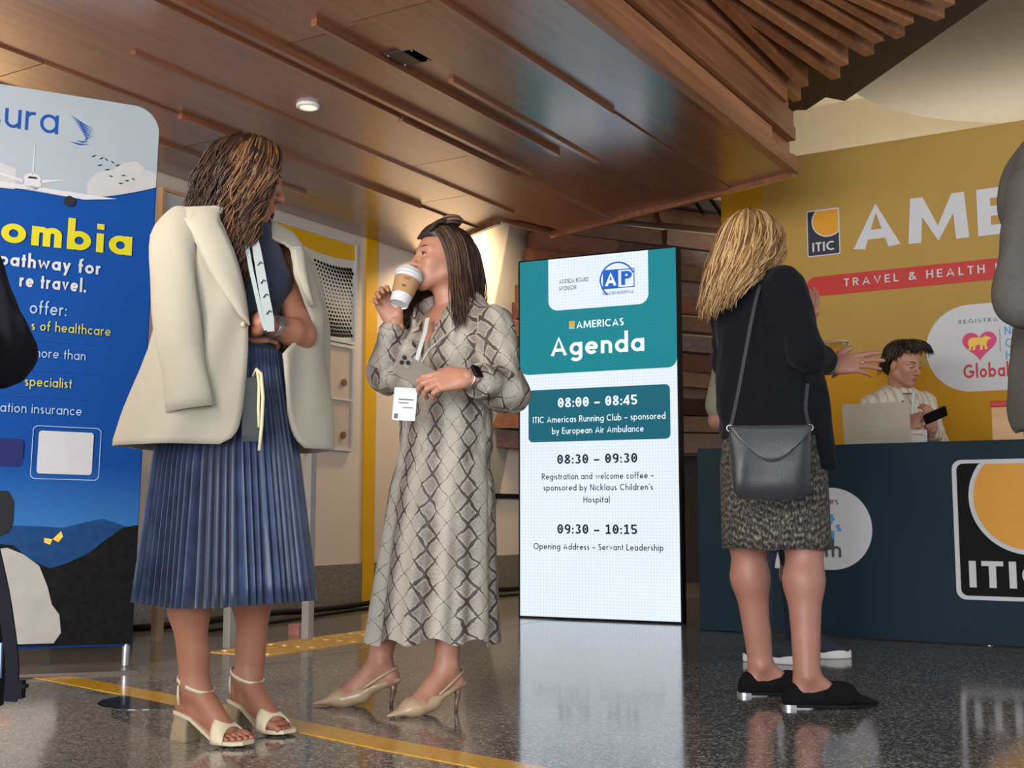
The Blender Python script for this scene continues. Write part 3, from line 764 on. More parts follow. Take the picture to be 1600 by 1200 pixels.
bear = [(-0.066, -0.002), (-0.062, 0.022), (-0.045, 0.034), (-0.015, 0.034), (0.012, 0.030), (0.028, 0.036), (0.036, 0.044), (0.042, 0.038), (0.052, 0.036), (0.066, 0.026), (0.066, 0.018), (0.052, 0.016), (0.044, 0.004), (0.040, -0.014), (0.046, -0.042), (0.030, -0.042), (0.026, -0.016), (0.020, -0.014), (0.016, -0.044), (0.002, -0.044), (0.004, -0.012), (-0.020, -0.012), (-0.028, -0.044), (-0.042, -0.044), (-0.038, -0.018), (-0.046, -0.020), (-0.052, -0.044), (-0.066, -0.044), (-0.060, -0.022)]
deco(bp, 'bear_emblem', [[(hx + x, hz + 0.008 + zz) for x, zz in bear]], P_yel, -0.005)
text_on(bp, 'pill_word', [('Global', g(-1.345), g(-1.085), 1.448, 0.085)], P_red, -0.0035, 0.018)
text_on(bp, 'pill_lettering', [('Ni', g(-1.098), g(-1.05), 1.700, 0.052), ('Chi', g(-1.098), g(-1.0), 1.625, 0.052), ('H', g(-1.098), g(-1.06), 1.550, 0.052)], P_sky, -0.0035, 0.01)
deco(bp, 'pill_rule', [[(g(-1.128), 1.60), (g(-1.125), 1.60), (g(-1.125), 1.74), (g(-1.128), 1.74)]], P_gray, -0.0035)
mb = MB(); mb.box((-2.52, 9.0, 0.72), (-2.2, 9.3, 0.80)); mb.box((-2.52, 9.02, 0.60), (-2.2, 9.3, 0.68)); struct(mb.build('trim_26', M['offwhite'], rz=ANG))
# ---------------------------------------------------------------- things on the counter
# laptop seen from behind
lap = empty('laptop', hall(-1.55, 6.30, 0.958), ANG + R(4), 'open silver laptop seen from behind on the teal counter', 'laptop')
M['alu'] = mat('champagne_aluminium', srgb(196, 184, 164), 0.38, 0.35, var=0.02)
mb = MB(); mb.prism(rrect(-0.17, 0.0, 0.17, 0.235, 0.015), 0.0, 0.014, 'z'); mb.build('base', M['alu'], lap, bevel=0.002)
mb = MB(); mb.box((-0.155, 0.03, 0.0142), (0.155, 0.13, 0.0155)); mb.build('keyboard', M['black'], lap)
T_ = Matrix.Translation((0, 0.006, 0.012)) @ Matrix.Rotation(R(14), 4, 'X')
mb = MB(); mb.prism(rrect(-0.17, 0.0, 0.17, 0.232, 0.015), -0.004, 0.004, 'y', mat=T_); mb.build('lid', M['alu'], lap, bevel=0.0015)
mb = MB(); mb.prism(rrect(-0.155, 0.014, 0.155, 0.218, 0.006), 0.0042, 0.0047, 'y', mat=T_); mb.build('display', M['black_gloss'], lap)

tray = empty('paper_stack', hall(-1.16, 6.28, 0.958), ANG, 'low stack of papers lying on the counter beside the wooden box', 'papers')
mb = MB()
for k in range(4): mb.box((-0.12 + 0.004 * k, -0.06, 0.004 * k), (0.12 - 0.003 * k, 0.09, 0.004 * k + 0.0035))
mb.build('sheets', M['white'], tray)

bxo = empty('wooden_box', hall(-0.80, 6.42, 0.958), ANG, 'pale wooden box with a red band on the counter by the grey suit', 'box')
mb = MB(); mb.box((-0.19, -0.1, 0), (0.25, 0.16, 0.195)); mb.build('body', wood('pale_birch', srgb(196, 146, 92), srgb(224, 180, 128), 'x', 0.5, 0.6, 0.0), bxo, bevel=0.004)
mb = MB(); mb.box((-0.192, -0.102, 0.195), (0.252, 0.162, 0.225)); mb.build('red_lid', P_red, bxo, bevel=0.004)
mb = MB(); mb.prism([(0.0, 0.13), (0.035, 0.145), (0.06, 0.135), (0.03, 0.12)], -0.103, -0.1005, 'y'); mb.build('mark', mat('maroon_mark', srgb(92, 26, 26), 0.5), bxo)

# ---------------------------------------------------------------- tall white table behind the woman in the blazer
tb = empty('high_table', hall(-4.17, 4.37, 0), ANG, 'tall pale table on slim square legs behind the woman in the blazer', 'table')
# legs placed in hall axes relative to the base
for (s, t, m_) in ((-3.938, 4.588, 'legs'), (-4.026, 4.14, 'legs'), (-4.53, 4.163, 'oak'), (-4.44, 4.60, 'legs')):
    x, y = s + 4.17, t - 4.37
    mb = MB(); mb.box((x - 0.022, y - 0.022, 0.0), (x + 0.022, y + 0.022, 0.93))
    if 'tl' not in M: M['tl'] = mat('warm_white_leg', srgb(150, 146, 140), 0.5); M['tl2'] = mat('ash_leg', srgb(176, 148, 116), 0.5)  # one leg is wood-coloured, the others warm white
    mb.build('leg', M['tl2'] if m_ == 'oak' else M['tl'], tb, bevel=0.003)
mb = MB(); mb.box((-0.40, -0.27, 0.93), (0.25, 0.26, 0.965)); mb.build('tabletop', M['offwhite'], tb, bevel=0.004)
mb = MB(); mb.box((0.16, -0.22, 0.20), (0.20, 0.20, 0.24)); mb.build('stretcher', M['tl'], tb)

fb = empty('floor_box', (-1.10, 6.18, 0.0), ANG, 'tiny pink cube standing on the tactile paving by the table leg', 'box')
mb = MB(); mb.box((-0.035, -0.035, 0), (0.035, 0.035, 0.06)); mb.build('cube', mat('dusty_pink', srgb(176, 120, 108), 0.6), fb, bevel=0.003)
mb = MB(); mb.box((-0.036, -0.036, 0.045), (0.036, 0.036, 0.0465)); mb.build('lid_line', mat('deep_rose', srgb(130, 64, 60), 0.6), fb)

def cable(label, pts, r):
    mb = MB(); mb.tube(pts, r, 7); o = mb.build('cable', M['black'], smooth=True); tag(o, label, 'cable')
cable('thick black cable lying along the foot of the left wall', [hall(-4.98, t, 0.02 + 0.006 * math.sin(t * 5)) for t in np.arange(4.4, 9.5, 0.15)], 0.018)
cable('thin black cable looping across the floor in front of the wall', [hall(-4.72 + 0.10 * math.sin(t * 1.7), t, 0.012) for t in np.arange(4.45, 9.8, 0.12)], 0.010)
bag = empty('cable_bag', hall(-4.75, 3.95, 0), ANG, 'dark crumpled bag on the floor behind the blue banner', 'bag')
mb = MB(); r2 = random.Random(8); rings = []
for i in range(9):
    f = i / 8; rr = 0.17 * (1 - 0.55 * f ** 2)
    rings.append([Vector(((rr + 0.02 * r2.random()) * math.cos(a) * 1.2, (rr + 0.02 * r2.random()) * math.sin(a), 0.30 * f)) for a in [2 * math.pi * k / 20 for k in range(20)]])
mb.loft(rings); mb.build('sack', mat('dark_green_cloth', srgb(26, 34, 34), 0.8), bag, smooth=True)
mb = MB(); mb.tube([(-0.05, 0, 0.28), (-0.06, 0, 0.40), (0.02, 0, 0.45), (0.07, 0, 0.38), (0.05, 0, 0.28)], 0.008, 8); mb.build('handle', M['black'], bag, smooth=True)

# ---------------------------------------------------------------- blue exhibition banner
BN = empty('exhibition_banner', (-1.534 + 0.0, 4.865, 0.0), math.atan2(0.43, 0.9), 'blue and white fabric banner with yellow headline, at the left edge', 'banner')
BN.rotation_euler = (0, R(1.07), math.atan2(0.43, 0.9))
W = 1.02
mb = MB(); mb.prism(rrect(-W, 0.09, 0.0, 2.333, 0.11, 10, (0, 0, 1, 1)), 0.0, 0.028, 'y'); fab = mb.build('fabric', mat('royal_blue_fabric', srgb(3, 60, 130), 0.75, var=0.02, spec=0.15), BN, bevel=0.006)
mb = MB(); mb.cyl((-0.022, 0.014, 0.012), (-0.022, 0.014, 0.16), 0.015, n=16); mb.cyl((-W + 0.022, 0.014, 0.012), (-W + 0.022, 0.014, 0.16), 0.015, n=16)
mb.build('pole', M['silver'], BN, smooth=True, angle=40)
mb = MB(); mb.cyl((-W + 0.02, 0.014, 0.105), (-0.02, 0.014, 0.105), 0.013, n=12); mb.build('bottom_rail', M['silver'], BN, smooth=True, angle=40)
mb = MB(); mb.box((-W - 0.01, -0.14, -0.004), (0.01, 0.17, 0.010)); mb.build('base_plate', mat('dull_grey_steel', srgb(112, 104, 98), 0.4, 0.5), BN, bevel=0.003)
xb = lambda q, z: -(q + 0.0187 * z)
M['dim_white'] = mat('soft_white_print', srgb(172, 174, 180), 0.65, spec=0.2)
def bdeco(name, polys, m, y): return deco(fab, name, polys, m, y)
P_wave = mat('pale_grey_print', srgb(140, 150, 158), 0.65, var=0.03, spec=0.2)
def wavez(x): return 1.90 + 0.09 * max(0.0, 1 + x / 0.35) ** 1.6 if x > -0.35 else 1.90 - 0.015 * math.sin((x + 0.35) * 4)
xs = [-W + 0.004 + (W - 0.008) * k / 30 for k in range(31)]
top = rrect(-W + 0.004, 2.0, -0.004, 2.329, 0.106, 10, (0, 0, 1, 1))[1:-1]
bdeco('sky_print', [[(x, wavez(x)) for x in xs] + rrect(-W + 0.004, 1.8, -0.004, 2.329, 0.106, 10, (0, 0, 1, 1))[2:-1] + [(-W + 0.004, 2.2)]], P_wave, -0.007)
P_cloud = mat('cloud_print', srgb(162, 162, 162), 0.65, var=0.03, vscale=25, spec=0.2)
cl_pts = [(x, wavez(x) + 0.002) for x in xs if x > -0.30]
bdeco('cloud_print', [cl_pts + [(-0.006, 2.05), (-0.05, 2.06), (-0.09, 2.09), (-0.14, 2.075), (-0.18, 2.04), (-0.24, 2.02), (-0.28, 1.97)], [(-0.9, 1.895), (-0.55, 1.905), (-0.55, 1.99), (-0.66, 2.02), (-0.75, 1.99), (-0.86, 2.0)]], P_cloud, -0.0075)
P_logo = mat('cobalt_print', srgb(14, 62, 134), 0.65, spec=0.2)
text_on(fab, 'logo_lettering', [('sura', -0.665, -0.403, 2.155, 0.120)], P_logo, -0.009, 0.0)
feathers = []
for k in range(9):
    f = k / 8
    x0, z0 = -0.275 - 0.10 * (1 - f) * (0.9 if k < 6 else 0.4), 2.250 - 0.118 * f
    x1, z1 = -0.272 + 0.01 * (1 - f) - 0.10 * max(0, f - 0.6) * 2.2, 2.196 - 0.062 * f
    d = Vector((x1 - x0, z1 - z0)).normalized(); q = Vector((-d.y, d.x)) * 0.0036
    mx, mz = (x0 + x1) / 2, (z0 + z1) / 2 - 0.006
    feathers.append([(x0, z0), (mx + q.x, mz + q.y), (x1, z1), (mx - q.x, mz - q.y)])
bdeco('wing_emblem', feathers, P_logo, -0.009)
P_plane = mat('airliner_print', srgb(172, 174, 178), 0.6); P_dark = mat('dark_grey_print', srgb(24, 26, 32), 0.6, spec=0.2)
px_, pz_ = -0.487, 1.945
bdeco('airliner_print', [circle(px_, pz_, 0.036, n=28), [(px_ - 0.003, pz_ + 0.03), (px_ + 0.003, pz_ + 0.03), (px_ + 0.002, pz_ + 0.155), (px_ - 0.001, pz_ + 0.155)],
     [(px_ - 0.2, pz_ + 0.035), (px_ - 0.03, pz_ + 0.004), (px_ - 0.03, pz_ - 0.012)], [(px_ + 0.12, pz_ + 0.022), (px_ + 0.03, pz_ + 0.012), (px_ + 0.03, pz_ - 0.004)],
     [(px_ - 0.33, pz_ - 0.01), (px_ + 0.33, pz_ - 0.028), (px_ + 0.2, pz_ - 0.048), (px_, pz_ - 0.034), (px_ - 0.2, pz_ - 0.042)]], P_plane, -0.010)
bdeco('airliner_engine', [circle(px_ + 0.145, pz_ - 0.062, 0.022, n=22), circle(px_ - 0.150, pz_ - 0.058, 0.022, n=22), [(px_ - 0.018, pz_ + 0.012), (px_ + 0.018, pz_ + 0.012), (px_ + 0.014, pz_ + 0.020), (px_ - 0.014, pz_ + 0.020)]], P_dark, -0.0115)
birds = []
r3 = random.Random(2)
for (q, z) in [(0.22, 2.085), (0.19, 2.08), (0.17, 2.078), (0.145, 2.07), (0.125, 2.06), (0.195, 2.05), (0.165, 2.035), (0.15, 2.01), (0.10, 2.02), (0.085, 2.0), (0.11, 1.985), (0.06, 2.01)]:
    x = xb(q, z); a = r3.uniform(-0.8, 0.5); s = 0.011
    birds.append([(x - s * math.cos(a), z - s * math.sin(a)), (x, z + 0.0035), (x + s * math.cos(a), z + s * math.sin(a) + 0.004), (x, z - 0.003)])
bdeco('bird_flock', birds, P_dark, -0.010)
text_on(fab, 'headline', [('Colombia', -0.893, -0.088, 1.685, 0.120)], mat('lemon_print', srgb(178, 170, 26), 0.65, spec=0.2), -0.008, 0.024)
text_on(fab, 'subtitle', [('pathway for', -0.590, -0.205, 1.592, 0.055), ('re travel.', -0.510, -0.258, 1.513, 0.055)], M['dim_white'], -0.008, 0.022)
P_lilac = mat('pale_blue_print', srgb(140, 162, 190), 0.65, spec=0.2)
text_on(fab, 'offer_line', [('offer:', -0.465, -0.327, 1.408, 0.052)], P_lilac, -0.008, 0.006)
text_on(fab, 'list_line', [('s of healthcare', -0.455, -0.153, 1.342, 0.038), ('specialist', -0.466, -0.290, 1.117, 0.038)], mat('pale_yellow_print', srgb(166, 164, 66), 0.65, spec=0.2), -0.008, 0.006)
text_on(fab, 'list_line', [('more than', -0.445, -0.244, 1.234, 0.038), ('ation insurance', -0.549, -0.246, 1.009, 0.038)], P_lilac, -0.008, 0.002)
bdeco('list_rule', [[(-0.62, z), (-0.20, z), (-0.20, z + 0.0015), (-0.62, z + 0.0015)] for z in (1.30, 1.18, 1.075)], P_logo, -0.008)
bdeco('button_print', [rrect(-0.75, 0.795, -0.455, 0.905, 0.015)], mat('indigo_print', srgb(20, 28, 84), 0.65, spec=0.2), -0.008)
b_ = MB(); o_ = rrect(-0.425, 0.750, -0.166, 0.962, 0.02); i_ = rrect(-0.422, 0.753, -0.169, 0.959, 0.018); n_ = len(o_)
b_.add([(x, -0.008, z) for x, z in o_ + i_], [(k, (k+1) % n_, n_ + (k+1) % n_, n_ + k) for k in range(n_)]); b_.build('panel_outline', P_lilac, fab)
bdeco('blank_panel', [rrect(-0.402, 0.772, -0.195, 0.942, 0.012)], M['dim_white'], -0.008)
# landscape
P_sky1 = mat('horizon_blue_print', srgb(70, 128, 186), 0.55); P_sky0 = mat('mid_blue_print', srgb(22, 88, 164), 0.55)
k_ = NT('dusk_sky_print'); cz_ = k_.n('ShaderNodeSeparateXYZ'); k_.l(k_.coords(), cz_.inputs[0])
k_.l(k_.ramp(k_.math('MULTIPLY', k_.math('SUBTRACT', cz_.outputs[2], 0.45), 2.5), [(0.0, srgb(96, 140, 176)), (0.3, srgb(44, 98, 156)), (0.9, srgb(3, 60, 130))]), k_.b.inputs['Base Color']); k_.b.inputs['Roughness'].default_value = 0.75; k_.b.inputs['Specular IOR Level'].default_value = 0.15
bdeco('dusk_sky', [[(-W + 0.004, 0.12), (-0.004, 0.12), (-0.004, 0.83), (-W + 0.004, 0.83)]], k_.m, -0.0065)
bdeco('far_mountain', [[(-W + 0.004, 0.3), (-0.004, 0.3), (-0.004, 0.55), (-0.10, 0.585), (-0.14, 0.598), (-0.20, 0.585), (-0.29, 0.560), (-0.38, 0.565), (-0.48, 0.567), (-0.6, 0.55), (-0.75, 0.59), (-0.9, 0.56), (-W + 0.004, 0.57)]], mat('blue_mountain_print', srgb(18, 58, 104), 0.7, spec=0.15, var=0.15, vscale=30), -0.0075)
bdeco('near_hill', [[(-W + 0.004, 0.10), (-0.004, 0.10), (-0.004, 0.575), (-0.06, 0.565), (-0.12, 0.52), (-0.19, 0.46), (-0.27, 0.42), (-0.33, 0.40), (-0.40, 0.43), (-0.47, 0.49), (-0.6, 0.5), (-W + 0.004, 0.48)]], mat('dark_forest_print', srgb(11, 14, 14), 0.75, var=0.6, vscale=45, spec=0.15), -0.009)
x, z = -0.327, 0.515
bdeco('butterfly_print', [[(x, z), (x + 0.03, z + 0.032), (x + 0.038, z + 0.010), (x + 0.022, z - 0.012)], [(x, z), (x - 0.032, z + 0.004), (x - 0.030, z - 0.014), (x - 0.008, z - 0.022)]], mat('butterfly_yellow_print', srgb(226, 178, 60), 0.5), -0.0105)
shirt = [(-0.66, 0.11), (-0.30, 0.11), (-0.275, 0.15), (-0.285, 0.22), (-0.315, 0.26), (-0.335, 0.33), (-0.37, 0.41), (-0.43, 0.455), (-0.49, 0.48), (-0.56, 0.47), (-0.66, 0.40)]
bdeco('printed_shirt', [shirt], mat('printed_white_cloth', srgb(152, 150, 145), 0.6, var=0.07, vscale=12), -0.0105)
bdeco('printed_hair', [[(-0.66, 0.70), (-0.50, 0.70), (-0.478, 0.66), (-0.476, 0.58), (-0.49, 0.54), (-0.53, 0.52), (-0.66, 0.5)]], P_dark, -0.012)
bdeco('printed_hand', [[(-0.50, 0.145), (-0.44, 0.14), (-0.435, 0.165), (-0.46, 0.185), (-0.50, 0.19)]], mat('printed_skin', srgb(190, 140, 112), 0.6), -0.012)
# ---------------------------------------------------------------- figure kit: rounded volumes blended into one surface
def V(*a): return np.array(a, float)
def nrm(a): a = np.asarray(a, float); return a / max(1e-9, np.linalg.norm(a))

class Blob:
    def __init__(self): self.p = []
    def cone(self, a, b, ra, rb=None, k=0.02, flat=None, op='u'):
        self.p.append(('c', np.asarray(a, float), np.asarray(b, float), float(ra), float(ra if rb is None else rb), k, flat, op)); return self
    def chain(self, pts, rs, k=0.015, flat=None):
        for i in range(len(pts) - 1): self.cone(pts[i], pts[i+1], rs[i], rs[i+1], k, flat)
        return self
    def ell(self, c, r, rot=None, k=0.02, op='u'):
        self.p.append(('e', np.asarray(c, float), np.asarray(r, float) * np.ones(3), None if rot is None else np.asarray(rot, float), 0, k, None, op)); return self
    def half(self, pt, n, k=0.004):            # cut away everything on the side n points to
        self.p.append(('h', np.asarray(pt, float), nrm(n), 0, 0, k, None, 's')); return self
    def bounds(self, q, m):
        if q[0] == 'c':
            r = max(q[3], q[4]); return np.minimum(q[1], q[2]) - r - m, np.maximum(q[1], q[2]) + r + m
        if q[0] == 'e':
            r = q[2].max() if q[3] is not None else q[2]; return q[1] - r - m, q[1] + r + m
        return None
    def mesh(self, h, smooth=1, wrinkle=None):
        bs = [self.bounds(q, 0) for q in self.p if q[7] == 'u']
        lo = np.min([b[0] for b in bs], 0) - 4 * h; hi = np.max([b[1] for b in bs], 0) + 4 * h
        n = np.ceil((hi - lo) / h).astype(int) + 1
        F = np.full(n, 0.2, np.float32)
        ax = [lo[i] + h * np.arange(n[i]) for i in range(3)]
        for q in self.p:
            k = max(q[5], 1e-6); bd = self.bounds(q, k + 3 * h)
            if bd is None: i0, i1 = np.zeros(3, int), n
            else:
                i0 = np.maximum(0, np.floor((bd[0] - lo) / h).astype(int)); i1 = np.minimum(n, np.ceil((bd[1] - lo) / h).astype(int) + 1)
            if (i1 <= i0).any(): continue
            X = ax[0][i0[0]:i1[0], None, None]; Y_ = ax[1][None, i0[1]:i1[1], None]; Z_ = ax[2][None, None, i0[2]:i1[2]]
            if q[0] == 'c':
                a, b, ra, rb = q[1], q[2], q[3], q[4]
                P = np.stack(np.broadcast_arrays(X - a[0], Y_ - a[1], Z_ - a[2]), -1)
                d = b - a
                if q[6] is not None:
                    u = nrm(q[6][0]); s = q[6][1]
                    P = P + (P @ u)[..., None] * u * (1 / s - 1); d = d + (d @ u) * u * (1 / s - 1)
                L2 = max(d @ d, 1e-12); t = np.clip((P @ d) / L2, 0, 1)
                D = np.linalg.norm(P - t[..., None] * d, axis=-1) - (ra + (rb - ra) * t)
                if q[6] is not None: D = D * (0.5 + 0.5 * q[6][1])
            elif q[0] == 'e':
                P = np.stack(np.broadcast_arrays(X - q[1][0], Y_ - q[1][1], Z_ - q[1][2]), -1)
                if q[3] is not None: P = P @ q[3]
                k0 = np.linalg.norm(P / q[2], axis=-1); k1 = np.linalg.norm(P / (q[2] ** 2), axis=-1)
                D = np.where(k1 > 1e-9, k0 * (k0 - 1) / np.maximum(k1, 1e-9), -q[2].min())
            else:
                D = -((X - q[1][0]) * q[2][0] + (Y_ - q[1][1]) * q[2][1] + (Z_ - q[1][2]) * q[2][2])
            sl = tuple(slice(i0[i], i1[i]) for i in range(3)); G = F[sl]
            if q[7] == 'u':
                m = np.maximum(k - np.abs(G - D), 0) / k; F[sl] = np.minimum(G, D) - m * m * k * 0.25
            else:
                m = np.maximum(k - np.abs(G + D), 0) / k; F[sl] = np.maximum(G, -D) + m * m * k * 0.25
        if wrinkle is not None:
            for amp, freq, seed in wrinkle:
                r = np.random.RandomState(seed)
                w = 0
                for _ in range(6):
                    kx = r.normal(size=3) * freq * np.array([1, 1, 0.55]); ph = r.uniform(0, 6.3)
                    w = w + np.sin(ax[0][:, None, None] * kx[0] + ax[1][None, :, None] * kx[1] + ax[2][None, None, :] * kx[2] + ph)
                F = F + (amp * w / 2.4).astype(np.float32)
        return nets(F, lo, h, smooth)

def nets(F, lo, h, smooth=1):
    S = F < 0
    n = np.array(F.shape)
    c = [S[i:n[0]-1+i, j:n[1]-1+j, k:n[2]-1+k] for i in (0, 1) for j in (0, 1) for k in (0, 1)]
    tot = sum(x.astype(np.int8) for x in c)
    act = (tot > 0) & (tot < 8)
    idx = np.argwhere(act)
    cid = np.full(act.shape, -1, np.int64); cid[act] = np.arange(len(idx))
    corners = np.array([(i, j, k) for i in (0, 1) for j in (0, 1) for k in (0, 1)])
    fv = np.stack([F[idx[:, 0] + a, idx[:, 1] + b, idx[:, 2] + d] for a, b, d in corners], 1)
    acc = np.zeros((len(idx), 3)); cnt = np.zeros(len(idx))
    for p in range(8):
        for q in range(p + 1, 8):
            if np.abs(corners[p] - corners[q]).sum() != 1: continue
            x = (fv[:, p] < 0) != (fv[:, q] < 0)
            t = np.where(x, fv[:, p] / np.where(x, fv[:, p] - fv[:, q], 1), 0)
            pos = corners[p] + t[:, None] * (corners[q] - corners[p])
            acc += np.where(x[:, None], pos, 0); cnt += x
    vs = lo + h * (idx + acc / np.maximum(cnt, 1)[:, None])
    faces = []
    for a in range(3):
        b, d = (a + 1) % 3, (a + 2) % 3
        s0 = [slice(None)] * 3; s1 = [slice(None)] * 3
        s0[a] = slice(0, -1); s1[a] = slice(1, None)
        e0 = S[tuple(s0)]; e1 = S[tuple(s1)]
        e = np.argwhere(e0 != e1)
        ok = (e[:, b] > 0) & (e[:, d] > 0) & (e[:, b] < n[b] - 1) & (e[:, d] < n[d] - 1); e = e[ok]
        sg = e0[tuple(e.T)]
        def cell(db, dd):
            q = e.copy(); q[:, b] -= db; q[:, d] -= dd; return cid[tuple(q.T)]
        q = np.stack([cell(1, 1), cell(0, 1), cell(0, 0), cell(1, 0)], 1)
        q[~sg] = q[~sg][:, ::-1]; faces.append(q)
    fs = np.concatenate(faces); fs = fs[(fs >= 0).all(1)]
    for _ in range(smooth):
        e = np.concatenate([fs[:, [0, 1]], fs[:, [1, 2]], fs[:, [2, 3]], fs[:, [3, 0]]])
        s = np.zeros_like(vs); m = np.zeros(len(vs))
        np.add.at(s, e[:, 0], vs[e[:, 1]]); np.add.at(s, e[:, 1], vs[e[:, 0]])
        np.add.at(m, e[:, 0], 1); np.add.at(m, e[:, 1], 1)
        vs = vs * 0.5 + 0.5 * s / np.maximum(m, 1)[:, None]
    return vs, fs

def addmesh(mb, vf, mi=0, uv=None, tone=0.5):
    vs, fs = vf
    m = mi(vs[fs].mean(1)) if callable(mi) else mi
    u = uv(vs) if callable(uv) else None
    return mb.add(vs.tolist(), fs.tolist(), m, tone, u)

class Figure:
    def __init__(self, label, origin, cat='person', name='person'):
        self.o = Vector(origin); self.root = empty(name, self.o, 0, label, cat)
    def put(self, mb, name, mats, smooth=True, parent=None, **kw):
        o = mb.build(name, mats, parent or self.root, smooth, **kw)
        me = o.data
        me.transform(Matrix.Translation(-self.o)); me.update()
        return o

def frame(origin, heading, pitch=0.0, roll=0.0):
    """x forward, y left, z up at a heading (degrees from +X); pitch > 0 looks down; roll > 0 tips to its left"""
    m = Matrix.Translation(Vector(origin)) @ Matrix.Rotation(R(heading), 4, 'Z') @ Matrix.Rotation(R(pitch), 4, 'Y') @ Matrix.Rotation(R(-roll), 4, 'X')
    return m
def pt(m, *p): return np.array(m @ Vector(p))
def rot3(m): return np.array(m.to_3x3())

def head(m, s=1.0, jaw=1.0, neck_to=None, neck_r=0.05, male=False):
    """one smooth head with brow, nose, lips, chin and ears, in head frame m"""
    P = lambda x, y, z: pt(m, x * s, y * s, z * s); Q = rot3(m)
    B = Blob()
    B.ell(P(-0.014, 0, 0.036), np.array([0.098, 0.076, 0.090]) * s, Q, 0.02)
    B.ell(P(0.024, 0, 0.0), np.array([0.066, 0.064, 0.088]) * s, Q, 0.02)
    for y in (-1, 1):
        B.cone(P(0.0, y * 0.050 * jaw, -0.05), P(0.058, y * 0.016 * jaw, -0.092), 0.024 * s, 0.017 * s, 0.025)
        B.ell(P(0.058, y * 0.036, -0.022), np.array([0.024, 0.022, 0.022]) * s, Q, 0.025)
        B.cone(P(0.083, y * 0.012, 0.026), P(0.064, y * 0.044, 0.026), 0.010 * s, 0.009 * s, 0.014)
        B.ell(P(0.056, y * 0.022, -0.055), np.array([0.022, 0.02, 0.03]) * s, Q, 0.025)
    B.ell(P(0.070, 0, -0.095), np.array([0.018, 0.020 * jaw, 0.016]) * s, Q, 0.022)
    B.ell(P(0.072, 0, -0.060), np.array([0.020, 0.026, 0.024]) * s, Q, 0.02)
    for y in (-1, 1):
        B.ell(P(0.098, y * 0.032, 0.006), np.array([0.020, 0.018, 0.013]) * s, Q, 0.014, 's')
        B.ell(P(0.071, y * 0.032, 0.005), np.array([0.0135, 0.0155, 0.0125]) * s, Q, 0.004)
    B.cone(P(0.086, 0, 0.018), P(0.108, 0, -0.026), 0.0075 * s, 0.0105 * s, 0.012)
    B.ell(P(0.106, 0, -0.029), np.array([0.012, 0.011, 0.010]) * s, Q, 0.008)
    for y in (-1, 1): B.ell(P(0.094, y * 0.012, -0.032), np.array([0.011, 0.008, 0.008]) * s, Q, 0.006)
    B.ell(P(0.089, 0, -0.0565), np.array([0.010, 0.021, 0.0065]) * s, Q, 0.006)
    B.ell(P(0.087, 0, -0.0675), np.array([0.010, 0.019, 0.0075]) * s, Q, 0.006)
    B.cone(P(0.104, -0.018, -0.0618), P(0.104, 0.018, -0.0618), 0.0062 * s, None, 0.003, None, 's')
    for y in (-1, 1):
        B.ell(P(-0.008, y * 0.081, -0.006), np.array([0.018, 0.010, 0.031]) * s, Q, 0.005)
        B.ell(P(-0.003, y * 0.093, -0.001), np.array([0.010, 0.006, 0.018]) * s, Q, 0.004, 's')
    if neck_to is not None:
        B.cone(P(-0.022, 0, -0.06), neck_to, neck_r, neck_r * 1.08, 0.03)
    return B
def lip_mask(m, s=1.0):
    inv = np.array(m.inverted())
    def f(c):
        q = (c @ inv[:3, :3].T + inv[:3, 3]) / s
        a = (q[:, 0] > 0.080) & (np.abs(q[:, 1]) < 0.0225) & (np.abs(q[:, 2] + 0.062) < 0.0125 - 0.20 * np.abs(q[:, 1]))
        return a.astype(int)
    return f

def face_bits(fig, m, iris, browmat, s=1.0, brow_r=0.003, gaze=(0, 0), lids=0.0):
    for y in (1, -1):
        c = pt(m, 0.0728 * s, y * 0.032 * s, 0.0045 * s)
        mm = m @ Matrix.Rotation(R(gaze[0]), 4, 'Z') @ Matrix.Rotation(R(gaze[1]), 4, 'Y')
        fw = nrm(rot3(mm) @ V(1, 0, 0))
        b = MB(); b.ball(c, 0.0122 * s, 20, 0)
        for r, d, mi in ((0.0068, 0.0112, 1), (0.0032, 0.0122, 2)):
            a = c + fw * (d - 0.0015) * s; b.tube([a, a + fw * 0.0018 * s], [r * s, r * s * 0.85], 14, mi)
        e = fig.put(b, 'eye', [M['sclera'], iris, M['black_gloss']])
        b = MB()
        pts = [pt(m, (0.0885 - 0.010 * (t * t)) * s, y * (0.032 + 0.0150 * t) * s, (0.0125 - 0.0070 * t * t - lids - 0.001 * t) * s) for t in np.linspace(-1, 1, 9)]
        b.tube(pts, [0.0006 * s] + [0.0016 * s] * 7 + [0.0008 * s], 6)
        fig.put(b, 'eyelash', M['lash'])
        b = MB()
        pts = [pt(m, (0.0945 - 0.004 - 0.014 * max(0, t) ** 1.6) * s, y * (0.014 + 0.034 * t) * s, (0.0285 + 0.007 * math.sin(2.2 * t)) * s) for t in np.linspace(0, 1, 9)]
        b.tube(pts, [brow_r * 0.8 * s] + [brow_r * s] * 5 + [brow_r * 0.7 * s, brow_r * 0.5 * s, brow_r * 0.2 * s], 6)
        fig.put(b, 'eyebrow', browmat)

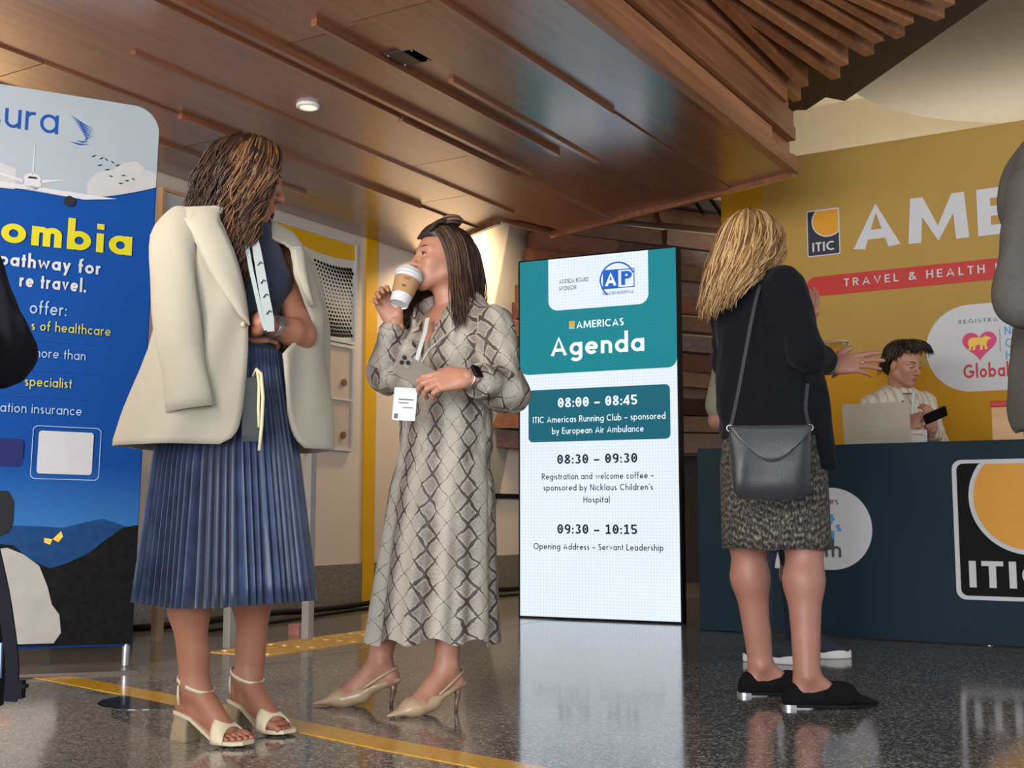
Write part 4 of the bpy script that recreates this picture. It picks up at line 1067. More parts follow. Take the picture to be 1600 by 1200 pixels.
def hand(o, x, n, thumb, curl=(20, 30, 25), spread=0.0, s=1.0, curls=None, thumb_pts=None, rad=1.0):
    """palm, four jointed fingers of different length and a thumb from the palm's side
    o wrist, x towards the fingers, n out of the back of the hand, thumb the thumb's side"""
    x = nrm(x); n = nrm(np.asarray(n) - np.dot(n, x) * x); y = np.cross(n, x)
    if np.dot(y, thumb) < 0: y = -y
    L = lambda a, b, c: np.asarray(o, float) + (a * x + b * y + c * n) * s
    B = Blob(); fl = (n, 0.62)
    ys = [0.027, 0.009, -0.009, -0.026]; bx = [0.088, 0.092, 0.087, 0.078]
    lens = [(0.043, 0.026, 0.021), (0.047, 0.029, 0.022), (0.043, 0.027, 0.022), (0.034, 0.020, 0.019)]
    B.cone(L(-0.022, 0, 0), L(0.02, 0, 0), 0.0235 * s, 0.030 * s, 0.02, (n, 0.72))
    for i in range(4):
        B.cone(L(0.012, ys[i] * 0.62, 0), L(bx[i], ys[i], 0), 0.0165 * s, 0.0118 * s, 0.014, (n, 0.85))
    B.ell(L(0.045, 0.0, -0.004), np.array([0.04, 0.032, 0.012]) * s, np.stack([x, y, n], 1), 0.012)
    for i in range(4):
        cu = curls[i] if curls else curl
        p = L(bx[i], ys[i], 0.001); ang = 0; sp = R(spread * (1.5 - i))
        r = (0.0098, 0.0090, 0.0084, 0.0068) if i < 3 else (0.0085, 0.0078, 0.0072, 0.0060)
        for j in range(3):
            ang += R(cu[j])
            d = (x * math.cos(sp) + y * math.sin(sp)) * math.cos(ang) - n * math.sin(ang)
            q = p + d * lens[i][j] * s
            B.cone(p, q, r[j] * s * rad, r[j+1] * s * rad, 0.004); p = q
    tp = thumb_pts or [(0.018, 0.020, -0.006), (0.046, 0.040, -0.014), (0.074, 0.050, -0.020), (0.096, 0.050, -0.024)]
    B.chain([L(*q) for q in tp], [0.0165 * s, 0.0125 * s, 0.0102 * s, 0.0080 * s], 0.010)
    return B

def arm(B, sh, el, wr, r=1.0):
    B.cone(sh, el, 0.046 * r, 0.036 * r, 0.02); m = el + (wr - el) * 0.30
    B.cone(el, m, 0.037 * r, 0.0385 * r, 0.02); B.cone(m, wr, 0.0385 * r, 0.026 * r, 0.02)
def leg(B, hip, kn, an, fwd, r=1.0):
    B.cone(hip, kn, 0.082 * r, 0.053 * r, 0.03)
    c = kn + (an - kn) * 0.34 - np.asarray(fwd) * 0.014
    B.cone(kn, c, 0.051 * r, 0.0495 * r, 0.05); B.cone(c, an, 0.0495 * r, 0.031 * r, 0.05)
    B.cone(kn, an, 0.042 * r, 0.030 * r, 0.02)
def torso(B, neck, chest, waist, pel, shl, shr, fwd, w=1.0):
    fl = (fwd, 0.68)
    B.cone(chest, waist, 0.145 * w, 0.125 * w, 0.05, fl); B.cone(waist, pel, 0.125 * w, 0.165 * w, 0.05, (fwd, 0.74))
    B.cone(shl, shr, 0.052, None, 0.05); B.cone(neck, chest, 0.06, 0.10, 0.06, fl)

def resample(pts, m):
    pts = np.asarray(pts, float); d = np.r_[0, np.cumsum(np.linalg.norm(np.diff(pts, axis=0), axis=1))]
    t = np.linspace(0, d[-1], m)
    out = np.stack([np.interp(t, d, pts[:, i]) for i in range(3)], 1)
    for _ in range(2): out[1:-1] = 0.5 * out[1:-1] + 0.25 * (out[:-2] + out[2:])
    return out

def locks(mb, guides, n, r=0.0035, wave=0.006, freq=5.0, seed=1, jit=0.006, m=16, tones=(0.2, 0.9), inward=0.02, lenj=0.12, center=None, flatten=1.0):
    """strands laid between guide curves; each a thin tapering tube with its own wave"""
    rs = np.random.RandomState(seed)
    G = [resample(g, m) for g in guides]; K = len(G) - 1
    C = np.mean([g[0] for g in G], 0) if center is None else np.asarray(center)
    for q in range(n):
        u = rs.uniform(0, K); i = min(int(u), K - 1); f = u - i
        p = G[i] * (1 - f) + G[i + 1] * f
        cut = 1 - rs.uniform(0, lenj); tt = np.linspace(0, cut, m) * (m - 1)
        p = np.stack([np.interp(tt, np.arange(m), p[:, c]) for c in range(3)], 1)
        s = np.linspace(0, 1, m)[:, None]
        off = rs.normal(size=3) * jit; depth = rs.uniform(0, 1) ** 1.5
        out = p - C; out[:, 2] *= 0.2; out /= np.maximum(np.linalg.norm(out, axis=1), 1e-6)[:, None]
        p = p - out * depth * inward * (0.3 + 0.7 * (1 - s)) + off * (0.25 + s)
        ph = rs.uniform(0, 6.28); fq = freq * rs.uniform(0.8, 1.2); side = np.cross(out, V(0, 0, 1))
        w = wave * np.clip((s - 0.15) * 2.2, 0, 1) * rs.uniform(0.6, 1.3)
        p = p + side * w * np.sin(fq * 2 * np.pi * s + ph + u * 2) + out * w * 0.6 * np.cos(fq * 2 * np.pi * s + ph + u * 2)
        rr = r * rs.uniform(0.7, 1.3) * np.clip(1.0 - 0.75 * np.linspace(0, 1, m) ** 2.5, 0.1, 1)
        mb.tube([tuple(x) for x in p], rr.tolist(), 5, 0, True, rs.uniform(*tones))

def hairmat(name, dark, mid, light):
    k = NT(name); co = k.coords()
    f = k.math('ADD', k.math('MULTIPLY', k.attr('tone'), 0.8), k.math('MULTIPLY', k.noise(co, 55, 3), 0.25))
    k.l(k.ramp(f, [(0.2, dark), (0.55, mid), (0.92, light)]), k.b.inputs['Base Color'])
    k.b.inputs['Roughness'].default_value = 0.42; k.b.inputs['Specular IOR Level'].default_value = 0.35
    return k.m

def ringpts(c, a, b, heading, n=48, a0=0, a1=360, z=None, wob=None):
    """points on an ellipse: a = half width to the figure's left, b = half depth forward"""
    h = R(heading); f = np.array([math.cos(h), math.sin(h)]); l = np.array([-math.sin(h), math.cos(h)])
    out = []
    for k in range(n):
        t = R(a0 + (a1 - a0) * k / (n if abs(a1 - a0) >= 360 else n - 1)); w = wob(t) if wob else 1.0
        p = np.asarray(c)[:2] + f * b * math.cos(t) * w + l * a * math.sin(t) * w
        out.append((p[0], p[1], c[2] if z is None else z))
    return out

M['sclera'] = mat('eye_white', srgb(226, 220, 214), 0.25)
M['lash'] = mat('dark_lash', srgb(30, 22, 20), 0.6)
M['brown_iris'] = mat('brown_iris', srgb(70, 46, 30), 0.2)
M['skin_w1'] = mat('tanned_skin', srgb(160, 106, 82), 0.5, var=0.05, vscale=18, sss=0.12, bump=(220, 0.05, 0.001))
M['skin_w2'] = mat('light_tan_skin', srgb(176, 124, 100), 0.5, var=0.05, vscale=18, sss=0.12, bump=(220, 0.05, 0.001))
M['skin_w3'] = mat('rosy_skin', srgb(160, 110, 93), 0.5, var=0.06, vscale=18, sss=0.12, bump=(220, 0.05, 0.001))
M['skin_m'] = mat('fair_skin', srgb(182, 130, 106), 0.5, var=0.05, vscale=18, sss=0.12)
M['lips'] = mat('rose_lips', srgb(168, 92, 84), 0.4)
M['nail'] = mat('dark_red_nail', srgb(120, 26, 34), 0.2)
# ---------------------------------------------------------------- woman with the cream blazer
def ribbon(mb, pts, side, w, th=0.002, mi=0):
    """flat band; side = direction of its width"""
    pts = [np.asarray(p, float) for p in pts]; rings = []
    for i, p in enumerate(pts):
        d = nrm(pts[min(i+1, len(pts)-1)] - pts[max(i-1, 0)]); s = nrm(np.asarray(side) - d * np.dot(side, d)); q = np.cross(d, s)
        ww = w[i] if not np.isscalar(w) else w
        rings.append([tuple(p + s * a * ww / 2 + q * b * th / 2) for a, b in ((-1, -1), (1, -1), (1, 1), (-1, 1))])
    mb.loft(rings, mi=mi)
def torus(mb, c, axis, r, t, n=28, mi=0, flat=1.0, w=None):
    axis = nrm(axis); a = nrm(np.cross(axis, V(0.2, 0.1, 1))); b = np.cross(axis, a)
    rings = []
    for k in range(n):
        q = 2 * math.pi * k / n; d = a * math.cos(q) + b * math.sin(q) * flat
        rings.append([tuple(np.asarray(c) + d * (r + t * math.cos(x)) + axis * (w or t) * math.sin(x)) for x in [2 * math.pi * j / 8 for j in range(8)]])
    rings.append(rings[0])
    mb.loft(rings, False, False, mi)
def curve_surface(mb, rows, mi=0, uv=None):
    mb.loft(rows, False, False, mi, closed=False)

w1 = Figure('woman in a cream blazer over her shoulders and a pleated blue skirt, looking aside', (-0.80, 3.42, 0))
O1 = 3.45
wz = lambda v: at(400, v, 3.34).z
F1, L1 = V(0.707, -0.707, 0), V(0.707, 0.707, 0)
hm1 = frame(Vector((-0.79, 3.46, 1.6112)), 8, 14, 0)
neck1 = V(-0.7983, 3.47, 1.4668); chest1 = V(-0.8223, 3.48, 1.3385); waist1 = V(-0.8155, 3.46, 1.1041); pel1 = V(-0.8327, 3.46, 0.8959)
shl1 = V(-0.733, 3.6, 1.4136); shr1 = V(-0.9018, 3.34, 1.3975)
ell1 = V(-0.6179, 3.47, 1.1457); wrl1 = V(-0.7091, 3.325, 1.1586)
elr1 = V(-0.9233, 3.4, 1.1426); wrr1 = V(-0.7904, 3.38, 1.1395)
anl1, anr1 = V(-0.7648, 3.55, 0.1399), V(-0.8804, 3.35, 0.1358)
knl1, knr1 = V(-0.7493, 3.5, 0.4952), V(-0.8942, 3.33, 0.4837)
hpl1, hpr1 = pel1 + L1 * 0.085, pel1 - L1 * 0.085
B = Blob(); torso(B, neck1, chest1, waist1, pel1, shl1, shr1, F1)
arm(B, shl1, ell1, wrl1, 1.0); arm(B, shr1, elr1, wrr1, 0.95)
leg(B, hpl1, knl1, anl1, F1); leg(B, hpr1, knr1, anr1, F1)
BODY1 = B
hb = head(hm1, 1.0, 0.95, neck1 + V(0, 0, -0.03), 0.049)
mb = MB(); addmesh(mb, hb.mesh(0.0026, 1), lip_mask(hm1))
addmesh(mb, hand(wrl1, V(-0.62, 0.78, 0.0), V(-0.78, -0.62, 0.2), V(0, -0.2, 1), (30, 35, 25)).mesh(0.0026, 1))
addmesh(mb, hand(wrr1, V(0.6, 0.2, 0.05), V(-0.3, -0.9, 0.3), V(0, -0.2, 1), (30, 35, 25)).mesh(0.003, 1))

def bare_foot(m, toes=True, s=1.0):
    P = lambda x, y, z: pt(m, x * s, y * s, z * s)
    B = Blob()
    B.cone(P(0.035, 0, 0.24), P(0.035, 0, 0.15), 0.034, 0.033, 0.02)
    B.cone(P(0.035, 0, 0.15), P(0.0, 0, 0.098), 0.033, 0.027, 0.02)
    B.cone(P(0.04, 0, 0.14), P(0.145, 0, 0.042), 0.034, 0.026, 0.02)
    B.cone(P(0.0, 0, 0.095), P(0.14, 0, 0.035), 0.024, 0.024, 0.02)
    B.cone(P(0.145, 0.022, 0.034), P(0.150, -0.022, 0.030), 0.021, 0.019, 0.02)
    for y in (-1, 1): B.ell(P(0.030, y * 0.034, 0.155), np.array([0.014, 0.010, 0.014]), rot3(m), 0.012)
    return B
def toes(m, side, s=1.0):
    """five toes; side = +1 when the big toe is on the left"""
    out = []
    for i, (y, x1, r) in enumerate([(0.027, 0.214, 0.0115), (0.010, 0.212, 0.0088), (-0.006, 0.205, 0.0083), (-0.020, 0.196, 0.0078), (-0.033, 0.184, 0.0072)]):
        B = Blob(); P = lambda x, yy, z: pt(m, x * s, side * yy * s, z * s)
        B.cone(P(0.15, y * 0.95, 0.030), P(x1 - 0.022, y, 0.026), r * 1.1, r, 0.006); B.cone(P(x1 - 0.022, y, 0.026), P(x1, y, 0.0205), r, r * 0.95, 0.006)
        out.append((B, P(x1 + r * 0.35, y, 0.0205 + r * 0.75), r))
    return out
def sandal(fig, m, m_strap, m_sole, m_heel):
    P = lambda x, y, z: tuple(pt(m, x, y, z))
    prof = [(-0.022, 0.070, 0.026), (0.0, 0.068, 0.030), (0.04, 0.058, 0.029), (0.09, 0.030, 0.030), (0.14, 0.011, 0.043), (0.18, 0.007, 0.046), (0.21, 0.007, 0.040), (0.232, 0.008, 0.022)]
    b = MB()
    b.loft([[P(x, -w, z), P(x, w, z), P(x, w, z + 0.010), P(x, -w, z + 0.010)] for x, z, w in prof]); sole = fig.put(b, 'sandal', m_sole, angle=40)
    b = MB(); rings = []
    for z, x0, x1, w in ((0.0, -0.032, 0.032, 0.033), (0.03, -0.030, 0.028, 0.030), (0.070, -0.024, 0.034, 0.026)):
        rings.append([P(x, y, z) for x, y in rrect(x0, -w, x1, w, 0.012, 5)])
    b.loft(rings); fig.put(b, 'block_heel', m_heel, parent=sole, angle=40)
    b = MB(); rows = []
    for x, zz, rr in ((0.140, 0.069, 0.047), (0.152, 0.062, 0.049), (0.168, 0.053, 0.049), (0.184, 0.042, 0.047)):
        rows.append([P(x - 0.010 * math.sin(R(a)), rr * math.cos(R(a)), 0.008 + zz * math.sin(R(a))) for a in range(0, 181, 12)])
    b.loft(rows, False, False, closed=False); fig.put(b, 'toe_strap', m_strap, parent=sole, solid=0.005)
    b = MB(); ribbon(b, [P(0.034 + 0.054 * math.cos(q), 0.0435 * math.sin(q), 0.152 - 0.020 * math.cos(q)) for q in np.linspace(0, 2 * math.pi, 33)], rot3(m) @ V(0.3, 0, 1), 0.010, 0.004)
    b.tube([P(-0.022, 0.0, 0.078), P(-0.030, 0, 0.11), P(-0.014, 0.0, 0.160)], 0.004, 6)
    b.tube([P(0.012, -0.043, 0.152), P(0.016, -0.047, 0.125), P(0.020, -0.047, 0.10)], 0.0035, 6)
    fig.put(b, 'ankle_strap', m_strap, parent=sole)
fr1 = frame((-0.905, 3.365, 0), -30); fl1 = frame((-0.802, 3.560, 0), -40)
nails1 = MB()
for m_, sd in ((fr1, 1), (fl1, -1)):
    BODY1.p += bare_foot(m_).p
    for tb_, np_, r_ in toes(m_, sd):
        addmesh(mb, tb_.mesh(0.0024, 1)); nails1.ball(np_, (r_ * 0.7, r_ * 0.7, r_ * 0.25), 8)
addmesh(mb, BODY1.mesh(0.0052, 1))
bo = w1.put(mb, 'body', [M['skin_w1'], M['lips']])
w1.put(nails1, 'toenails', M['nail'])
face_bits(w1, hm1, M['brown_iris'], M['lash'], lids=0.003)

M['cream_strap'] = mat('cream_leather', srgb(214, 200, 168), 0.45); M['cream_sole'] = mat('pale_sole', srgb(206, 190, 160), 0.55); M['heel_wood'] = mat('stacked_heel', srgb(150, 132, 104), 0.55, var=0.12, vscale=60)
for m_ in (fr1, fl1): sandal(w1, m_, M['cream_strap'], M['cream_sole'], M['heel_wood'])

# navy dress: bodice and pleated skirt
M['navy'] = mat('navy_knit', srgb(34, 42, 66), 0.8, sheen=0.2, bump=(260, 0.2, 0.002))
B = Blob(); B.cone(chest1 + V(0, 0, 0.02), waist1, 0.156, 0.134, 0.05, (F1, 0.72)); B.cone(chest1 + V(0, 0, 0.09), chest1, 0.115, 0.15, 0.04, (F1, 0.72))
for s in (-1, 1): B.ell(chest1 + F1 * 0.075 + L1 * 0.07 * s + V(0, 0, -0.03), V(0.06, 0.06, 0.06), None, 0.05)
B.cone(waist1 + V(0, 0, 0.03), waist1 - V(0, 0, 0.08), 0.135, 0.150, 0.03, (F1, 0.76))
mb = MB(); addmesh(mb, B.mesh(0.006, 2, [(0.0025, 40, 3)])); w1.put(mb, 'dress_bodice', M['navy'])
k = NT('pleated_blue_satin'); co = k.coords()
k.l(k.ramp(k.noise(co, 14, 3), [(0.3, srgb(38, 50, 80)), (0.7, srgb(60, 78, 114))]), k.b.inputs['Base Color'])
k.b.inputs['Roughness'].default_value = 0.42; k.b.inputs['Sheen Weight'].default_value = 0.3
k.bump(k.noise(k.mapping(co, (1, 1, 0.04)), 120, 3), 0.15, 0.003); M['pleat'] = k.m
def pleated(rows, npl, heading, seed=5, per=6):
    rs = np.random.RandomState(seed); ph = rs.uniform(-0.18, 0.18, npl); am = rs.uniform(0.7, 1.25, npl); sw = rs.normal(size=npl) * 0.25
    out = []
    for i, (c, a, b, amp) in enumerate(rows):
        ring = []; f = i / (len(rows) - 1)
        for p in range(npl):
            for j in range(per):
                u = j / per
                t = 2 * math.pi * (p + u + ph[p] * math.sin(math.pi * u) + sw[p] * f * math.sin(math.pi * u)) / npl
                tri = (u / 0.62 if u < 0.62 else 1 - (u - 0.62) / 0.38)
                h = R(heading); w = amp * am[p] * (tri - 0.5)
                q = np.asarray(c)[:2] + V(math.cos(h), math.sin(h)) * (b + w) * math.cos(t) + V(-math.sin(h), math.cos(h)) * (a + w) * math.sin(t)
                ring.append((q[0], q[1], c[2] + (0.004 * math.sin(3 * t + 1) * f)))
        out.append(ring)
    return out
rows = []
for f in np.linspace(0, 1, 14):
    v = np.interp(f, [0, 0.42, 1], [540, 698, 948]); u = np.interp(f, [0, 0.42, 1], [372, 356, 353])
    a = np.interp(f, [0, 0.12, 0.42, 1], [0.136, 0.158, 0.205, 0.252]); b = np.interp(f, [0, 0.12, 0.42, 1], [0.105, 0.125, 0.185, 0.235])
    c = at(u, v, 3.46); rows.append(((c.x, c.y, np.interp(f, [0, 1], [wz(540), 0.372])), a, b, np.interp(f, [0, 0.3, 1], [0.010, 0.022, 0.034])))
mb = MB(); mb.loft(pleated(rows, 64, -45), False, False); w1.put(mb, 'pleated_skirt', M['pleat'], angle=28, solid=0.002)
mb = MB()
mb.tube([Vector((-0.7189, 3.27, 1.0003)), Vector((-0.7061, 3.25, 1.0176)), Vector((-0.6902, 3.235, 1.0033)), Vector((-0.6814, 3.225, 0.9386)), Vector((-0.6799, 3.21, 0.8585)), Vector((-0.6831, 3.2, 0.7902))], 0.0048, 8)
mb.tube([Vector((-0.7043, 3.25, 1.0158)), Vector((-0.6949, 3.235, 0.975)), Vector((-0.6928, 3.225, 0.9035)), Vector((-0.6878, 3.215, 0.8537))], 0.0045, 8)
w1.put(mb, 'belt_cord', mat('ivory_cord', srgb(206, 196, 160), 0.7, bump=(500, 0.4, 0.002)))
mb = MB(); rings = []
for v, u0, u1, y in ((590, 380, 404, 3.262), (640, 378, 407, 3.238), (680, 378, 409, 3.222), (690, 380, 407, 3.222)):
    a, b = at(u0, v, y + 0.02), at(u1, v, y); rings.append([tuple(a), tuple(b), (b.x, b.y + 0.012, b.z), (a.x, a.y + 0.012, a.z)])
mb.loft(rings); w1.put(mb, 'sash_end', mat('dark_green_sash', srgb(30, 40, 44), 0.6), smooth=False)

# blazer
M['blazer'] = mat('cream_linen', srgb(174, 167, 149), 0.85, var=0.03, vscale=9, bump=(420, 0.25, 0.0015), sheen=0.25)
bl_rows = [  # v, u, half width, half depth, left opening, right opening (degrees from straight ahead)
    (318, 381, 0.086, 0.070, 40, 42), (327, 377, 0.125, 0.080, 40, 40), (334, 373, 0.185, 0.092, 38, 36), (344, 371, 0.215, 0.106, 36, 33), (362, 371, 0.226, 0.122, 33, 29), (390, 371, 0.231, 0.134, 30, 24),
    (420, 369, 0.233, 0.146, 28, 20), (450, 368, 0.235, 0.152, 34, 16), (480, 367, 0.236, 0.158, 44, 13.5), (510, 365, 0.238, 0.163, 40, 12), (535, 363, 0.241, 0.168, 20, 12), (550, 362, 0.244, 0.172, 13, 12), (590, 359, 0.262, 0.188, 13, 13), (640, 355, 0.288, 0.208, 15, 14.5), (675, 353, 0.302, 0.220, 19, 17), (690, 352, 0.308, 0.225, 23, 21), (698, 352, 0.309, 0.226, 27, 27)]
def bl_pt(row, t, out=0.0):
    v, u, a, b, gl, gr = row
    c = at(u, v, O1); z = wz(v)
    bul = 1 + 0.20 * math.exp(-((t - 62) / 34) ** 2) * np.interp(v, [380, 470, 600, 700], [0, 1, 0.75, 0.35])
    fold = 0.006 * math.sin(R(t) * 7 + v * 0.012) * np.interp(v, [350, 450, 700], [0, 0.5, 2.2]) + 0.005 * math.sin(R(t) * 13 + v * 0.03) * np.interp(v, [350, 480, 700], [0, 0.8, 0.6])
    p = np.array([c.x, c.y, 0]) + F1 * (b + fold + out) * math.cos(R(t)) * bul + L1 * (a + fold + out) * math.sin(R(t)) * bul
    nn = 1.0
    # square the shoulders a little
    z -= 0.085 * math.exp(-((t - 25) / 42) ** 2) * np.interp(v, [318, 350, 400], [1, 0.5, 0])
    p[2] = z + (0.010 * abs(math.sin(R(t))) ** 4 if v < 340 else 0) - (0.012 * math.cos(R(t - 180)) * 0 if v else 0)
    return p
fine = []
vv = np.concatenate([np.linspace(318, 362, 9), np.linspace(374, 698, 34)])
A_ = np.array(bl_rows, float)
for v in vv: fine.append(tuple([v] + [float(np.interp(v, A_[:, 0], A_[:, j])) for j in range(1, 6)]))
rows = [[tuple(bl_pt(r, t)) for t in np.linspace(r[4], 360 - r[5], 84)] for r in fine]
mb = MB(); mb.loft(rows, False, False, closed=False); blz = w1.put(mb, 'blazer', M['blazer'], solid=0.008)
def sleeve(cs, rs, name, flatdir, sq):
    mb = MB(); P = [np.array(at(*c)) for c in cs]; P = [tuple(p) for p in resample(P, 18)]
    rr = np.interp(np.linspace(0, 1, 18), np.linspace(0, 1, len(rs)), rs)
    rings = []
    for i, p in enumerate(P):
        p = np.array(p); d = nrm(np.array(P[min(i+1, 17)]) - np.array(P[max(i-1, 0)])); a = nrm(np.asarray(flatdir) - d * np.dot(flatdir, d)); b = np.cross(d, a)
        rings.append([tuple(p + a * rr[i] * math.cos(t) + b * rr[i] * sq * math.sin(t) + a * 0.003 * math.sin(3 * t + i * 0.8)) for t in [2 * math.pi * j / 28 for j in range(28)]])
    mb.loft(rings, True, False); return w1.put(mb, name, M['blazer'], parent=blz, solid=0.004)
sleeve([(286, 336, 3.33), (275, 352, 3.28), (268, 400, 3.24), (272, 470, 3.215), (281, 540, 3.205), (291, 600, 3.20), (297, 640, 3.20)], [0.045, 0.062, 0.062, 0.060, 0.060, 0.060, 0.062], 'sleeve', V(1, 0.1, 0), 0.62)
sleeve([(440, 385, 3.66), (470, 420, 3.68), (488, 500, 3.66), (494, 580, 3.64), (490, 640, 3.62)], [0.04, 0.055, 0.05, 0.046, 0.046], 'sleeve', V(1, 0.4, 0), 0.7)
def lapel(sgn, seq):
    mb = MB(); rows = []
    for v, w0, w1_ in seq:
        r = tuple([v] + [float(np.interp(v, A_[:, 0], A_[:, j])) for j in range(1, 6)])
        g = r[4] if sgn > 0 else -r[5]
        rows.append([tuple(bl_pt(r, g + sgn * (w0 + (w1_ - w0) * q), 0.006 + 0.012 * math.sin(q * 2.6))) for q in np.linspace(0, 1, 7)])
    mb.loft(rows, False, False, closed=False); return w1.put(mb, 'lapel', M['blazer'], parent=blz, solid=0.005)
lapel(-1, [(322, 0, 20), (335, 0, 23), (350, 0, 25), (351, 0, 33), (365, 0, 31), (395, 0, 27), (430, 0, 23), (465, 0, 16), (495, 0, 8), (512, 0, 1)])
lapel(1, [(345, 0, 12), (360, 0, 14), (375, 0, 13), (410, 0, 9), (440, 0, 5), (465, 0, 1)])
mb = MB(); rows = []
for out, v in ((0.0, 330), (0.004, 316), (0.010, 310), (0.018, 314), (0.022, 328)):
    r = tuple([v] + [float(np.interp(max(v, 318), A_[:, 0], A_[:, j])) for j in range(1, 6)])
    r = (v, r[1], 0.080 + out, 0.066 + out, 40, 42)
    rows.append([tuple(bl_pt(r, t)) for t in np.linspace(95, 318, 40)])
mb.loft(rows, False, False, closed=False); w1.put(mb, 'collar', M['blazer'], parent=blz, solid=0.004)
mb = MB(); r = fine[[i for i, f in enumerate(fine) if f[0] > 508][0]]
mb.tube([bl_pt(r, t, 0.007) for t in (292, 296, 300, 304)], 0.0022, 6); mb.tube([bl_pt(r, t, 0.007) + V(0, 0, 0.02 * (1 - 0)) * k_ for t, k_ in ((292, 0), (292, 1), (292, 2))], 0.0018, 6)
w1.put(mb, 'pocket_welt', M['blazer'], parent=blz)
mb = MB(); r = fine[[i for i, f in enumerate(fine) if f[0] > 505][0]]
c_ = bl_pt(r, -16, 0.008); mb.tube([c_, c_ + F1 * 0.004], [0.009, 0.008], 14); w1.put(mb, 'button', mat('horn_button', srgb(196, 186, 160), 0.4), parent=blz)

# jewellery
ax_ = nrm(wrl1 - ell1)
mb = MB(); torus(mb, wrl1 - ax_ * 0.012, ax_, 0.0290, 0.004, 28); w1.put(mb, 'bracelet', mat('dark_bead_bracelet', srgb(52, 40, 34), 0.35, bump=(300, 0.8, 0.003)))
mb = MB(); c_ = wrl1 - ax_ * 0.045; torus(mb, c_, ax_, 0.0318, 0.0022, 28, 0, 1.0, 0.009)
wb = w1.put(mb, 'wrist_watch', M['silver'])
nn_ = nrm(V(0.15, -1, 0.3) - ax_ * np.dot(V(0.15, -1, 0.3), ax_)); mb = MB(); mb.tube([c_ + nn_ * 0.030, c_ + nn_ * 0.040], [0.016, 0.015], 20); w1.put(mb, 'watch_face', [M['silver']], parent=wb, angle=40)

# hair
M['hair1'] = hairmat('wavy_brown_hair', srgb(28, 18, 13), srgb(66, 43, 29), srgb(136, 98, 66))
Hg = lambda ps: [pt(hm1, *p) for p in ps]
g0 = [(0.045, -0.008, 0.128), (0.080, -0.045, 0.100), (0.090, -0.072, 0.045), (0.080, -0.086, -0.03), (0.070, -0.092, -0.11), (0.075, -0.10, -0.20), (0.090, -0.11, -0.29), (0.095, -0.115, -0.35)]
g1 = [(0.005, -0.010, 0.138), (0.020, -0.066, 0.112), (0.030, -0.096, 0.04), (0.024, -0.104, -0.05), (0.028, -0.110, -0.13), (0.042, -0.122, -0.21), (0.060, -0.13, -0.30), (0.066, -0.13, -0.34)]
g2 = [(-0.035, -0.010, 0.138), (-0.048, -0.066, 0.105), (-0.052, -0.098, 0.03), (-0.048, -0.104, -0.05), (-0.040, -0.116, -0.13), (-0.012, -0.132, -0.19), (0.015, -0.14, -0.24)]
g3 = [(-0.07, -0.008, 0.125), (-0.112, -0.045, 0.08), (-0.128, -0.056, 0.0), (-0.128, -0.062, -0.07), (-0.118, -0.075, -0.13), (-0.10, -0.085, -0.17), (-0.09, -0.09, -0.19)]
g4 = [(-0.075, 0.0, 0.122), (-0.128, 0.0, 0.07), (-0.142, 0.0, 0.0), (-0.140, 0.0, -0.07), (-0.130, 0.0, -0.12), (-0.12, 0.0, -0.17)]
mir = lambda g: [(x, -y, z) for x, y, z in g]
g7 = [(0.01, 0.010, 0.138), (0.03, 0.066, 0.110), (0.04, 0.094, 0.04), (0.045, 0.098, -0.05), (0.065, 0.075, -0.13), (0.100, 0.02, -0.21), (0.118, -0.04, -0.29), (0.140, -0.06, -0.37)]
g8 = [(0.045, 0.008, 0.130), (0.080, 0.045, 0.100), (0.086, 0.074, 0.045), (0.080, 0.084, -0.03), (0.085, 0.060, -0.13), (0.118, 0.0, -0.21), (0.145, -0.05, -0.30), (0.165, -0.07, -0.39)]
mb = MB(); B = Blob(); Q1 = rot3(hm1)
B.ell(pt(hm1, -0.026, 0, 0.044), V(0.098, 0.084, 0.094), Q1, 0.02); B.ell(pt(hm1, -0.075, 0, -0.03), V(0.055, 0.07, 0.10), Q1, 0.03)
for s in (-1, 1): B.ell(pt(hm1, 0.012, s * 0.076, -0.015), V(0.048, 0.018, 0.095), Q1, 0.03)
addmesh(mb, B.mesh(0.006, 1), tone=0.15)
locks(mb, [Hg(g) for g in (g0, g1, g2, g3, g4, mir(g3), mir(g2), g7, g8)], 1250, 0.0027, 0.013, 3.0, 11, 0.009, 18, (0.0, 0.66), 0.022, 0.14, pt(hm1, -0.02, 0, 0.0))
locks(mb, [Hg(g) for g in (g0, g1, g2)], 220, 0.0027, 0.016, 3.2, 12, 0.008, 18, (0.5, 1.0), 0.006, 0.2, pt(hm1, -0.02, 0, 0.0))
w1.put(mb, 'hair', M['hair1'])

# lanyard
ly = Figure('pale printed lanyard hanging at the chest of the woman in the cream blazer', Vector((-0.6944, 3.3, 1.1363)), 'lanyard', 'lanyard')
mb = MB(); ribbon(mb, [Vector((-0.7446, 3.36, 1.4135)), Vector((-0.7307, 3.335, 1.3646)), Vector((-0.7117, 3.305, 1.2931)), Vector((-0.6941, 3.29, 1.2168)), Vector((-0.6811, 3.285, 1.1612)), Vector((-0.6767, 3.285, 1.1285))], V(0.95, 0.25, 0.15), [0.02, 0.024, 0.026, 0.027, 0.026, 0.02], 0.002)
ribbon(mb, [Vector((-0.7605, 3.335, 1.3833)), Vector((-0.7412, 3.305, 1.3116)), Vector((-0.7198, 3.29, 1.2351)), Vector((-0.7008, 3.285, 1.1612)), Vector((-0.689, 3.283, 1.1319))], V(0.95, 0.25, 0.15), 0.012, 0.002)
ly.put(mb, 'strap', mat('pale_mint_ribbon', srgb(158, 168, 168), 0.7), smooth=False)
mb = MB()
